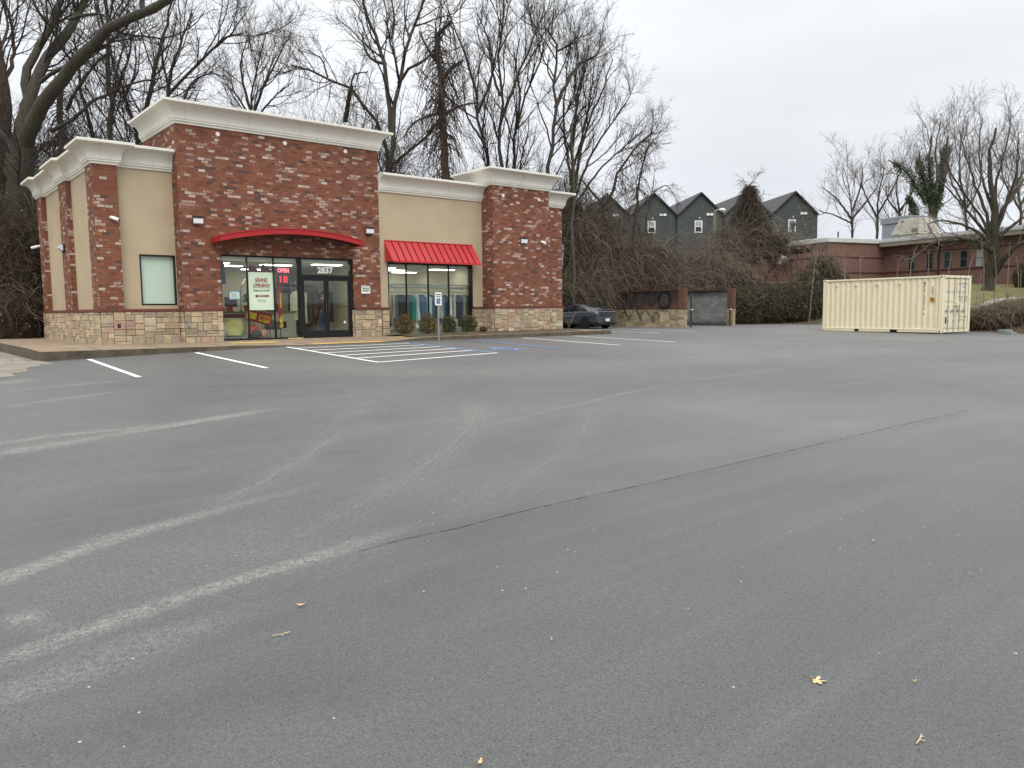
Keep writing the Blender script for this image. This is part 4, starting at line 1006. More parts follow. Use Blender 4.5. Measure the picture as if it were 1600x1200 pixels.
def plant():
    t = thing('potted_plant', 'leafy potted plant standing on the counter left of the poster', 'plant', (3.25, 3.1, 1.6))
    b = MB(); b.lathe([(0, 0), (.09, 0), (.13, .22), (.12, .23), (0, .2)], (3.25, 3.1, 1.602), 14); b.build('pot', plain('brown_pot', (.14, .07, .04), .6), t)
    rnd = random.Random(4); l = MB()
    for i in range(70):
        a = rnd.uniform(0, 6.28); e_ = rnd.uniform(.2, 1.4); r = rnd.uniform(.12, .36); c = Vector((3.25, 3.1, 1.85)); d = Vector((math.cos(a) * math.cos(e_), math.sin(a) * math.cos(e_), math.sin(e_)))
        p = c + d * r; s = d.cross(Vector((0, 0, 1))).normalized() * .05; q = p + d * .14 + Vector((0, 0, -.03)); l.add([p, p.lerp(q, .5) + s, q, p.lerp(q, .5) - s], [(0, 1, 2, 3)])
    l.build('leaves', plain('dark_leaf', (.025, .055, .022), .5), t)
plant()
def desk_items():
    t = thing('desk_lamp', 'curved desk lamp on the counter beside the potted plant', 'lamp', (3.0, 3.0, 1.6))
    b = MB(); b.tube([(2.98, 3.0, 1.6), (2.98, 3.0, 2.3), (3.03, 3.0, 2.55), (3.15, 3.0, 2.68)], .014, 8); b.lathe([(0, 0), (.09, 0), (.08, .025), (0, .03)], (2.98, 3.0, 1.601), 12); b.build('stand', BLACK_FRAME, t)
    b = MB(); b.tube([(3.08, 3.0, 2.60), (3.19, 3.0, 2.80)], [.03, .05], 10); b.build('shade', WHITE_PLASTIC, t)
    t = thing('monitor', 'black computer monitor on the counter below the blue-edged notice', 'monitor', (2.65, 3.1, 1.6))
    b = MB(); b.box(2.42, 3.1, 1.78, 2.88, 3.14, 2.14); b.build('screen', BLACK_INK, t); b = MB(); b.box(2.62, 3.12, 1.602, 2.68, 3.16, 1.78); b.box(2.53, 3.05, 1.60, 2.77, 3.22, 1.612); b.build('stand', BLACK_FRAME, t)
    for i, (x, c, h) in enumerate(((2.25, (.30, .16, .08), .14), (2.47, (.22, .03, .03), .17), (2.05, (.03, .03, .03), .13))):
        t = thing('counter_box', ('small brown box on the counter between the red and the black one', 'small dark red box on the counter nearest the monitor', 'small black box at the left end of the counter')[i], 'box', (x, 2.95, 1.6))
        b = MB(); b.box(x, 2.9, 1.602, x + .17, 3.05, 1.6 + h); b.build('carton', plain('carton_%d' % i, c, .6), t, bevel=.008); b = MB(); b.box(x - .004, 2.896, 1.6 + h - .03, x + .174, 3.054, 1.6 + h + .006); b.build('lid', plain('carton_lid_%d' % i, tuple(v * 1.3 for v in c), .6), t)
    t = thing('waiting_bench', 'dark red fabric box bench behind the yellow cart', 'bench', (2.1, 1.8, .6))
    b = MB(); b.box(1.3, 1.6, .62, 2.9, 2.1, 1.36); b.build('body', plain('white_melamine', (.55, .55, .50), .5), t); b = MB(); b.box(1.28, 1.56, 1.36, 2.92, 2.14, 1.5); b.build('cushion', plain('maroon_cloth', (.14, .02, .025), .8), t)
desk_items()
# ------------------------------------------------------------------ clothes rails
GC = [('navy', (.018, .028, .07)), ('slate blue', (.06, .10, .17)), ('pale blue', (.30, .40, .48)), ('charcoal', (.025, .027, .03)), ('teal', (.015, .14, .13)), ('white', (.62, .63, .60)), ('tan', (.34, .26, .17)), ('grey', (.16, .17, .17)), ('denim blue', (.05, .09, .17)), ('black', (.012, .012, .014)), ('olive', (.07, .075, .04)), ('cream', (.52, .47, .36)), ('plum', (.045, .018, .032)), ('ivory', (.58, .54, .42)), ('brown', (.10, .06, .04))]
GM = {n: plain(n.replace(' ', '_') + '_cloth', tuple(min(.75, v * 1.45) for v in c), .85, 0, .22, 7) for n, c in GC}
HANG = plain('hanger_wire', (.5, .5, .48), .4, .6)
ORD = 'first second third fourth fifth sixth seventh eighth ninth tenth eleventh twelfth thirteenth fourteenth fifteenth sixteenth seventeenth eighteenth nineteenth twentieth twenty-first twenty-second twenty-third twenty-fourth twenty-fifth twenty-sixth twenty-seventh twenty-eighth twenty-ninth thirtieth thirty-first thirty-second thirty-third thirty-fourth'.split()
def garment_mesh(seed, ln, wd):
    rnd = random.Random(seed); m = MB(); ph = [rnd.uniform(0, 6) for _ in range(3)]; flare = rnd.uniform(.85, 1.15)
    def f(a, b):
        th = a * 2 * math.pi; sh = min(1, b / .10); w_ = wd / 2 * (.22 + .78 * sh ** .6) * (1 + (flare - 1) * b); t_ = .042 * (.5 + .5 * sh) * (1 + .5 * b)
        fold = 1 + .75 * b * math.sin(th * 6 + ph[0] + b * 2) + .15 * math.sin(th * 3 + ph[1])
        return (w_ * math.cos(th), t_ * math.sin(th) * fold + .02 * b * math.sin(ph[2] + b * 5), -.09 - ln * b - .12 * (sh - 1) * 0 - (1 - abs(math.cos(th))) * 0 - .08 * abs(math.cos(th)) * sh ** 2 * (1 - min(1, b * 8)))
    m.grid(f, 24, 12); return m
def rail(name, label, x0, x1, y, z, group_word, cols, pitch, seed, lens=(.8, 1.1)):
    t = thing(name, label, 'clothes rail', (x0, y, .61))
    b = MB(); b.tube([(x0, y, z), (x1, y, z)], .016, 8); b.tube([(x0, y - .12, z + .18), (x1, y - .12, z + .18)], .012, 8); b.tube([(x0, y + .2, z + .32), (x1, y + .2, z + .32)], .02, 8); b.build('rail', GALV, t)
    b = MB(); rr = random.Random(seed)
    for i in range(int((x1 - x0) / .055)):
        x = x0 + .06 + i * .055; b.tube([(x, y - .12, z + .18), (x, y, z + .02)], .005, 4); b.box(x - .015, y - .10, z + .10 + rr.uniform(0, .1), x + .02 + rr.uniform(0, .03), y - .09, z + .22 + rr.uniform(.0, .09))
    b.build('conveyor_hook', HANG, t)
    for x in (x0 + .05, x1 - .05):
        p = MB(); p.tube([(x, y + .2, .612), (x, y + .2, z + .32)], .02, 8); p.tube([(x, y + .2, z + .18), (x, y - .12, z + .18)], .012, 6); p.tube([(x, y + .2, z), (x, y, z)], .012, 6); p.build('post', GALV, t)
    rnd = random.Random(seed); n = int((x1 - x0 - .2) / pitch)
    for i in range(n):
        x = x0 + .12 + pitch * i + rnd.uniform(-.25, .25) * pitch; c = cols[i % len(cols)] if i < len(cols) else rnd.choice(cols)
        g = thing('hanging_garment', '%s garment hanging %s from the %s' % (c, ORD[i], 'entrance end of the awning-window rail' if x0 > 7 else 'poster end of the rail behind the doors'), 'garment', (x, y, z), R(90 + rnd.uniform(-58, 58)), 'clothes hanging on the rail ' + group_word)
        garment_mesh(seed * 100 + i, rnd.uniform(*lens), rnd.uniform(.46, .58)).build('cloth', GM[c], g, smooth=True, local=True)
        h = MB(); h.tube([(0, 0, .02), (.02, 0, .035), (.03, 0, .015), (.0, 0, -.04), (-.19, 0, -.12)], .004, 4); h.tube([(0, 0, -.04), (.19, 0, -.12)], .004, 4); h.build('hanger', HANG, g, local=True)
rail('clothes_conveyor', 'long clothes conveyor rail running behind the window under the red awning', 7.36, 12.04, .74, 2.30, 'behind the window under the awning',
     ['pale blue', 'slate blue', 'navy', 'teal', 'pale blue', 'grey', 'tan', 'slate blue', 'black', 'navy', 'grey', 'olive', 'teal', 'pale blue', 'white', 'denim blue', 'slate blue', 'pale blue', 'denim blue', 'charcoal', 'tan', 'pale blue', 'slate blue', 'pale blue', 'black', 'white', 'grey', 'charcoal', 'white', 'navy', 'grey', 'olive', 'black'], .134, 5, (.95, 1.35))
rail('clothes_rack', 'clothes rack with pale and dark garments behind the glass doors', 5.0, 6.86, 2.9, 2.48, 'behind the glass doors',
     ['ivory', 'cream', 'white', 'cream', 'ivory', 'olive', 'plum', 'plum', 'brown', 'plum', 'charcoal', 'plum', 'cream', 'white', 'olive', 'grey', 'charcoal', 'black', 'charcoal', 'black'], .085, 6, (.95, 1.35))
t = thing('hanging_garment', 'dark navy coat hanging high in the top left corner of the entrance window', 'garment', (1.36, .62, 3.42), R(10))
garment_mesh(77, .8, .46).build('cloth', GM['navy'], t, smooth=True, local=True); h = MB(); h.tube([(0, 0, .1), (0, 0, -.06)], .004, 4); h.build('hanger', HANG, t, local=True)
blob_bag('cushion_bag', 'pale grey padded bag leaning inside the lower left window corner', 1.36, .48, (.10, .12, .62), (.42, .44, .44))

# ------------------------------------------------------------------ person among the clothes
def skin_chain(chains, name, mat, parent, levels=2):
    """one continuous surface grown over connected joints: chains of (point, radius)"""
    vs = []; es = []; rs = []; idx = {}
    for ch in chains:
        prev = None
        for p, r in ch:
            k = tuple(round(c, 4) for c in p)
            if k not in idx: idx[k] = len(vs); vs.append(p); rs.append(r)
            if prev is not None and prev != idx[k]: es.append((prev, idx[k]))
            prev = idx[k]
    me = bpy.data.meshes.new(name); me.from_pydata(vs, es, []); o = link(name, me, mat, parent)
    md = o.modifiers.new('skin', 'SKIN'); md.use_smooth_shade = True
    if not me.skin_vertices: 
        pass
    bm = bmesh.new(); bm.from_mesh(me); bm.verts.ensure_lookup_table(); ly_ = bm.verts.layers.skin.verify()
    for i, v in enumerate(bm.verts):
        v[ly_].radius = rs[i] if isinstance(rs[i], tuple) else (rs[i], rs[i]); v[ly_].use_root = (i == 0)
    bm.to_mesh(me); bm.free()
    s = o.modifiers.new('sub', 'SUBSURF'); s.levels = s.render_levels = levels; return o
def person(x, y, z, rz):
    t = thing('person', 'person in a dark plum top and blue jeans standing among the hanging clothes', 'person', (x, y, z), rz)
    P = lambda a, b, c: (a, b, c)
    skinm = plain('skin_tone', (.42, .25, .18), .6)
    ch = [[(P(0, 0, .93), (.155, .11)), (P(0, .0, 1.1), (.14, .10)), (P(0, .0, 1.30), (.165, .11)), (P(0, .01, 1.42), (.14, .09)), (P(0, .01, 1.50), .055), (P(0, -.01, 1.58), .07), (P(0, -.015, 1.66), .095), (P(0, -.01, 1.72), .06)]]
    for s in (-1, 1):
        ch.append([(P(0, .01, 1.42), (.14, .09)), (P(s * .17, .01, 1.40), .065), (P(s * .235, .02, 1.14), .045), (P(s * .20, -.12, .95), .035), (P(s * .17, -.20, .92), .03)])
        ch.append([(P(0, 0, .93), (.155, .11)), (P(s * .09, 0, .86), .095), (P(s * .10, -.02, .48), .062), (P(s * .10, .02, .10), .042), (P(s * .105, -.10, .04), .04)])
    skin_chain(ch, 'body', skinm, t)
    tp = [[(P(0, .0, .80), (.172, .13)), (P(0, .0, .92), (.178, .135)), (P(0, .0, 1.1), (.16, .12)), (P(0, .0, 1.30), (.185, .13)), (P(0, .01, 1.43), (.15, .10))]]
    for s in (-1, 1): tp.append([(P(0, .01, 1.43), (.15, .10)), (P(s * .175, .01, 1.405), .08), (P(s * .235, .02, 1.14), .06), (P(s * .21, -.09, .99), .05)])
    skin_chain(tp, 'top', GM['plum'], t)
    jn = [[(P(0, 0, 1.02), (.160, .118)), (P(0, 0, .90), (.165, .125))]]
    for s in (-1, 1): jn.append([(P(0, 0, .90), (.165, .125)), (P(s * .095, 0, .82), .11), (P(s * .10, -.02, .48), .078), (P(s * .10, .02, .11), .066)])
    skin_chain(jn, 'jeans', plain('denim', (.03, .07, .16), .85, 0, .2, 10), t)
    h = MB(); h.grid(lambda a, b: (.108 * math.sin(b * math.pi * .62) * math.cos(a * 6.2832), .012 + .118 * math.sin(b * math.pi * .62) * math.sin(a * 6.2832), 1.66 + .125 * math.cos(b * math.pi * .62)), 16, 8); h.build('hair', plain('dark_hair', (.02, .014, .01), .7), t, smooth=True, local=True)
    f = MB(); f.add([(0, -.118, 1.645), (.014, -.10, 1.62), (-.014, -.10, 1.62), (0, -.098, 1.68)], [(0, 1, 2), (0, 3, 1), (0, 2, 3)]); f.build('nose', skinm, t, local=True)
    for s in (-1, 1):
        sh = MB(); sh.grid(lambda a, b: (s * .105 + .045 * math.sin(b * math.pi) * math.cos(a * 6.2832), -.05 + .13 * -math.cos(b * math.pi), .045 + .042 * math.sin(b * math.pi) * math.sin(a * 6.2832)), 12, 8); sh.build('shoe', BLACK_INK, t, smooth=True, local=True)
        q = MB(); q.grid(lambda a, b: (s * .036 + .012 * math.sin(b * math.pi) * math.cos(a * 6.2832), -.098 + .008 * math.sin(b * math.pi) * math.sin(a * 6.2832), 1.665 + .008 * math.cos(b * math.pi)), 8, 5); q.build('eye', BLACK_INK, t, local=True)
        for k in range(5):   # hand: palm is the wrist end of the body, fingers are short curled chains
            fm = MB(); bx = s * (.17 + (.0 if k == 4 else (k - 1.5) * .014)); b0 = Vector((bx, -.21, .915)); l = (.055, .068, .072, .06, .045)[k]
            if k == 4: fm.tube([(s * .145, -.205, .92), (s * .125, -.225, .90), (s * .122, -.245, .885)], [.011, .010, .008], 6)
            else: fm.tube([b0, b0 + Vector((0, -l * .5, -.012)), b0 + Vector((0, -l * .85, -.035)), b0 + Vector((0, -l * .9, -.058))], [.010, .0095, .009, .007], 6)
            fm.build('finger' if k < 4 else 'thumb', skinm, t, smooth=True, local=True)
pp = on_y(505, 478, 2.25)
person(pp.x, 2.25, .612, R(185))
# ------------------------------------------------------------------ accessible parking sign
def sign():
    x, y = 8.11, -2.56; z0 = gz(x, y)
    t = thing('parking_sign', 'white reserved parking sign with a blue wheelchair symbol on a thin post', 'sign', (x, y, z0))
    p = MB(); p.box(x - .025, y - .012, z0 - .1, x + .025, y + .012, 1.80); p.build('post', GALV, t)
    b = MB(); b.box(x - .145, y - .020, 1.748, x + .145, y - .0125, 2.212); b.build('panel', WHITE_SIGN, t, bevel=.003)
    def tx(s, size, z, w_): 
        o = text('lettering', s, size, face_front(x, y - .0215, z), plain('sign_green', (.02, .10, .05), .6), t, bold=.002, width=w_); o.data.transform(Matrix.Translation(-t.location))
    tx('RESERVED', .06, 2.135, .235); tx('PARKING', .06, 2.06, .21)
    q = MB(); q.box(x - .082, y - .0222, 1.80, x + .082, y - .0205, 1.995); q.build('symbol_field', BLUE_PAINT, t)
    s = MB(); isa_shape(s, lambda a, b: (x + (a - .52) * .15, y - .0236, 1.808 + b * .178)); s.build('wheelchair_symbol', WHITE_SIGN, t)
sign()

# ------------------------------------------------------------------ shrubs in the bed
def leaf_mat(name, c0, c1, c2=None):
    N = NT(name); r = N.n('ShaderNodeNewGeometry').outputs['Random Per Island']; v = N.coord(); nz = N.noise(v, 2.5, 3)
    st = [(0, c0), (.55, c1)] + ([(1, c2)] if c2 else []); c = N.ramp(N.math('ADD', N.math('MULTIPLY', r, .65), N.math('MULTIPLY', nz, .4)), st)
    N.col(c); N.rough(.6); return N.m
SHRUB = leaf_mat('russet_green_leaf', (.030, .040, .012), (.095, .078, .024), (.24, .095, .035))
SHRUB_G = leaf_mat('dark_green_leaf', (.018, .030, .010), (.060, .068, .020), (.15, .095, .035))
TWIG = plain('shrub_twig', (.05, .035, .022), .9)
def leaves(n, fn, size, seed, flat=.5):
    """n small leaf quads; fn(rng, n) gives points and outward directions"""
    r = np.random.default_rng(seed); P, D = fn(r, n); a = r.normal(size=(n, 3)); a = D * flat + a * .55; a /= np.linalg.norm(a, axis=1)[:, None]
    b = np.cross(a, r.normal(size=(n, 3))); b /= np.linalg.norm(b, axis=1)[:, None]; c = np.cross(a, b); s = size * r.uniform(.6, 1.3, (n, 1))
    V = np.stack([P - b * s * .42 * .6, P + a * s * .5 - 0 * b, P + b * s * .42 * .6, P - a * s * .5], 1)
    return V.reshape(-1, 3), np.arange(4 * n).reshape(n, 4)
def np_mesh(name, V, Fq, mat, parent=None, smooth=False, mi=None):
    me = bpy.data.meshes.new(name); V = np.asarray(V, np.float32)
    if parent is not None: V = V - np.array(root_of(parent).location, np.float32)
    me.vertices.add(len(V)); me.vertices.foreach_set('co', V.ravel()); k = Fq.shape[1]
    me.loops.add(Fq.size); me.loops.foreach_set('vertex_index', Fq.astype(np.int32).ravel())
    me.polygons.add(len(Fq)); me.polygons.foreach_set('loop_start', np.arange(0, Fq.size, k, dtype=np.int32))
    if smooth: me.polygons.foreach_set('use_smooth', np.ones(len(Fq), bool))
    me.update(calc_edges=True); return link(name, me, mat, parent)
def shrub(label, x, y, r, h, mat, seed, n=2600, size=.05):
    z = walk_z(x, y) + .02
    t = thing('round_shrub', label, 'shrub', (x, y, z), group='shrubs in the bed under the awning window')
    def fn(g, n):
        u = g.normal(size=(n, 3)); u /= np.linalg.norm(u, axis=1)[:, None]; rad = g.uniform(.35, 1, (n, 1)) ** .5
        lump = 1 + .14 * np.sin(u[:, :1] * 7 + seed) * np.sin(u[:, 1:2] * 6 + seed * 2) + .12 * np.sin(u[:, 2:] * 9 + seed)
        p = u * rad * lump; p[:, 2] = np.where(p[:, 2] < -.75, -.75, p[:, 2])
        return p * np.array([r, r, h / 1.8]) + np.array([x, y, z + h * .47]), u
    V, Fq = leaves(n, fn, size, seed); np_mesh('foliage', V, Fq, mat, t)
    s = MB(); g = random.Random(seed)
    for i in range(9):
        a = g.uniform(0, 6.28); e_ = g.uniform(.3, .8); s.tube([(x, y, z - .02), (x + math.cos(a) * r * e_ * .5, y + math.sin(a) * r * e_ * .5, z + h * .4), (x + math.cos(a) * r * e_, y + math.sin(a) * r * e_, z + h * .85)], [.012, .008, .004], 5)
    s.build('stems', TWIG, t)
for i, (px, py, r, h, mt, lb) in enumerate(((632.4, 521.5, .40, .78, SHRUB, 'big russet and green shrub nearest the entrance'), (669, 519, .39, .80, SHRUB, 'reddest round shrub, just left of the wheelchair sign post'), (702, 519, .31, .70, SHRUB_G, 'smaller round shrub just right of the wheelchair sign post'), (732, 518, .36, .74, SHRUB_G, 'dark green round shrub at the right end of the window'), (755, 518.6, .16, .26, SHRUB_G, 'tiny green shrub at the foot of the brick pier'))):
    q = on_y(px, py, -.62 if i < 4 else -1.0); shrub(lb, q.x, q.y, r * 1.02, h, mt, 11 + i, 3000 if i < 4 else 600)

# ------------------------------------------------------------------ shipping container
def container():
    ca = -.99087; c0 = Vector((*cw(15.962, 39.889), 0)); ang = ca - YAW
    t = thing('shipping_container', 'beige twenty-foot shipping container standing at the edge of the lot', 'container', (c0.x, c0.y, .318), ang)
    Lc, Wc, Hc = 6.06, 2.44, 2.59
    N = NT('beige_container_paint'); v = N.coord(); n1 = N.noise(v, 1.2, 5); n2 = N.noise(N.scale(v, (4, 4, .5)), 2.5, 5, .65); n3 = N.noise(v, 25, 4)
    c = N.mix(N.maprange(n1, .3, .7), (.69, .625, .435), (.75, .685, .495)); c = N.mix(N.maprange(n2, .56, .78, 0, .5), c, (.46, .39, .26)); c = N.mix(N.maprange(n3, .68, .74, 0, .6), c, (.22, .11, .06))
    N.col(c); N.rough(.5); PAINT = N.m
    RUST = plain('rusty_edge', (.12, .07, .05), .8); HOLE = plain('casting_hole', (.012, .01, .01), .9); ROD = plain('grey_lock_rod', (.40, .41, .44), .4, .4); GASK = plain('dark_door_gasket', (.03, .032, .05), .6)
    B = lambda m, n, mt, p=t, **k: m.build(n, mt, p, local=True, **k)
    # corrugated side, roof and end
    def wave(s, pitch=.278, d=.045):
        q = (s % pitch) / pitch
        return 0 if q < .25 else (d * (q - .25) / .23 if q < .48 else (d if q < .77 else d * (1 - (q - .77) / .23)))
    def profile(a, b):
        k = []; s = a; pts = (0, .25, .48, .77)
        i0 = 0
        while True:
            done = False
            for f in pts:
                u = a + (i0 + f) * .278
                if u >= b: done = True; break
                k.append(u)
            if done: break
            i0 += 1
        return k + [b]
    ks = profile(.17, Lc - .17); m = MB()
    for y, s in ((.03, 1), (Wc - .03, -1)):
        vs = []
        for u in ks: vs += [(u, y + s * wave(u - .17), .17), (u, y + s * wave(u - .17), Hc - .10)]
        m.add(vs, [(2 * i, 2 * i + 2, 2 * i + 3, 2 * i + 1) for i in range(len(ks) - 1)])
    B(m, 'side_wall', PAINT, fixn=False)
    m = MB(); m.box(.1, .05, Hc - .05, Lc - .1, Wc - .05, Hc - .02); m.box(.06, .1, .16, .1, Wc - .1, Hc - .1); B(m, 'roof', PAINT)
    f = MB()
    for x in (0, Lc - .16):
        for y in (0, Wc - .16): f.box(x, y, .118, x + .16, y + .16, Hc - .118)
    for y in (0, Wc - .09): f.box(.16, y, Hc - .10, Lc - .16, y + .09, Hc - .02); f.box(.16, y, .13, Lc - .16, y + .07, .175)
    for x in (0, Lc - .10): f.box(x, .16, Hc - .13, x + .10, Wc - .16, Hc - .01); f.box(x, .16, .02, x + .10, Wc - .16, .17)
    B(f, 'frame', PAINT, bevel=.008)
    r = MB()
    for a, b in ((.16, 1.78), (2.02, 3.62), (3.98, Lc - .16)): B(MB().box(a, .012, .02, b, .06, .13), 'bottom_rail', PAINT)
    for a, b in ((1.78, 2.02), (3.62, 3.98)): B(MB().box(a, .03, .04, b, .5, .12), 'fork_pocket', HOLE)
    m = MB(); m.box(.1, .09, .06, Lc - .1, Wc - .09, .14); B(m, 'underframe', HOLE)
    h = MB()
    for x in (0, Lc - .178):
        for y in (-.004, Wc - .158):
            for z in (0, Hc - .118):
                co = B(MB().box(x - (.004 if x == 0 else -.004), y, z, x + .178 + (0 if x == 0 else .004), y + .162, z + .118), 'corner_casting', PAINT, bevel=.006)
        for z in (.03, Hc - .09): h.box(x + .06, -.008, z, x + .12, .02, z + .06)
    for y in (.05, Wc - .12):
        for z in (.03, Hc - .09): h.box(Lc - .02, y, z, Lc + .009, y + .06, z + .06)
    B(h, 'casting_hole', HOLE)
    for u in (.72, 1.76, 2.86, 3.98):
        vo = B(MB().box(u, -.012, Hc - .36, u + .09, .05, Hc - .22), 'vent_box', PAINT, bevel=.006); B(MB().box(u + .02, -.016, Hc - .37, u + .07, .0, Hc - .335), 'vent_slot', RUST, vo)
    # doors at the far end of the long side
    X = Lc - .06
    g = MB(); g.box(X - .01, .14, .15, X, Wc - .14, Hc - .11); B(g, 'door_gasket', GASK)
    for k, (a, b) in enumerate(((.17, Wc / 2 - .015), (Wc / 2 + .03, Wc - .19))):
        d = MB(); d.box(X + .001, a, .19, X + .022, b, Hc - .16)
        zs = (.19, .70, 1.13, 1.56, 2.0)
        for z0, z1 in ((.24, .86), (.96, 1.30), (1.40, 1.74), (1.84, Hc - .20)): d.box(X + .022, a + .05, z0, X + .040, b - .05, z1)
        do = B(d, 'door', PAINT, bevel=.01)
        for f_ in ((.30, .78) if k == 0 else (.20, .66)):
            rr = MB(); hb = MB(); y = a + (b - a) * f_; rr.tube([(X + .075, y, .10), (X + .075, y, Hc - .06)], .021, 8)
            for z in (.12, .55, 1.2, 1.9, Hc - .1): rr.box(X + .04, y - .04, z - .03, X + .09, y + .04, z + .03)
            hb.tube([(X + .10, y, 1.02), (X + .11, y - .30 if f_ > .5 and k == 0 or k == 1 and f_ > .5 else y - .22, .99)], .016, 6); hb.box(X + .04, y - .16, .96, X + .1, y - .09, 1.06)
            B(rr, 'lock_rod', ROD, do); B(hb, 'door_handle', GALV, do)
        yy = .15 if k == 0 else Wc - .15
        for z in (.3, .85, 1.65, 2.25): B(MB().box(X + .01, yy - .05, z - .06, X + .045, yy + .05, z + .06), 'hinge', PAINT, do)
        if k == 1:
            def dt(s, size, y, z, **kw): 
                M_ = Matrix.Translation((X + .043, y, z)) @ Matrix(((0, 0, 1, 0), (1, 0, 0, 0), (0, 1, 0, 0), (0, 0, 0, 1))); text('lettering', s, size, M_, plain('worn_grey_ink', (.13, .12, .12), .7), do, **kw)
            ym = (a + b) / 2
            dt('MBLU 243315 0', .12, ym, 2.22, width=.78); dt('22G1', .12, ym + .12, 2.06); dt('MAX. GR.', .10, ym - .15, 1.62, width=.36); dt('TARE', .10, ym - .15, 1.50, width=.26); dt('30,480', .11, ym + .25, 1.60, width=.3); dt('2,180', .10, ym + .25, 1.48, width=.26); dt('NET', .10, ym - .15, .72, width=.2); dt('CU. CAP.', .10, ym - .15, .58, width=.34); dt('28,300', .10, ym + .25, .70, width=.28)
        else:
            pl = MB(); pl.box(X + .041, a + .12, .42, X + .046, a + .24, .72); B(pl, 'data_plate', plain('dark_plate', (.04, .035, .04), .5), do)
    lk = MB(); lk.box(X + .02, Wc / 2 - .10, 1.22, X + .12, Wc / 2 + .12, 1.42); B(lk, 'lock_box', PAINT, bevel=.01)
    # numbers running down the long side
    TI = plain('container_black_ink', (.03, .03, .035), .6)
    def down(s, size, u, z, step):
        for i, ch in enumerate(s):
            if ch == ' ': continue
            text('number', ch, size, Matrix.Translation((u, .026, z - i * step)) @ Matrix.Rotation(R(90), 4, 'X'), TI, t, bold=.003)
    down('MBLU 243315 0', .125, 5.21, 2.26, .118); down('22G1', .10, 5.57, 2.05, .10)
    y_ = MB(); y_.box(5.47, .020, 1.40, 5.68, .028, 1.62); yo = B(y_, 'yellow_sticker', plain('amber_sticker', (.62, .33, .04), .5)); y2 = MB(); y2.box(5.50, .016, 1.44, 5.65, .0195, 1.47); y2.box(5.53, .016, 1.50, 5.62, .0195, 1.58); B(y2, 'sticker_print', BLACK_INK, yo)
container()
def kerb_block():
    p = on_ground(1571, 522); t = thing('concrete_block', 'grey concrete block on the ground right of the container', 'block', (p.x, p.y, p.z), .3 - YAW)
    b = MB(); b.box(-.2, -.2, -.02, .2, 0, .19); b.box(-.2, .03, -.02, .2, .23, .19); b.box(-.2, 0, -.02, -.15, .03, .19); b.box(.15, 0, -.02, .2, .03, .19); b.build('block', plain('wet_grey_concrete', (.20, .22, .22), .8), t, local=True, bevel=.01)
    q = MB(); q.box(-.2, -.45, -.02, .1, -.25, .10); q.build('paver', plain('wet_grey_concrete', (.20, .22, .22), .8), t, local=True, bevel=.01)
kerb_block()

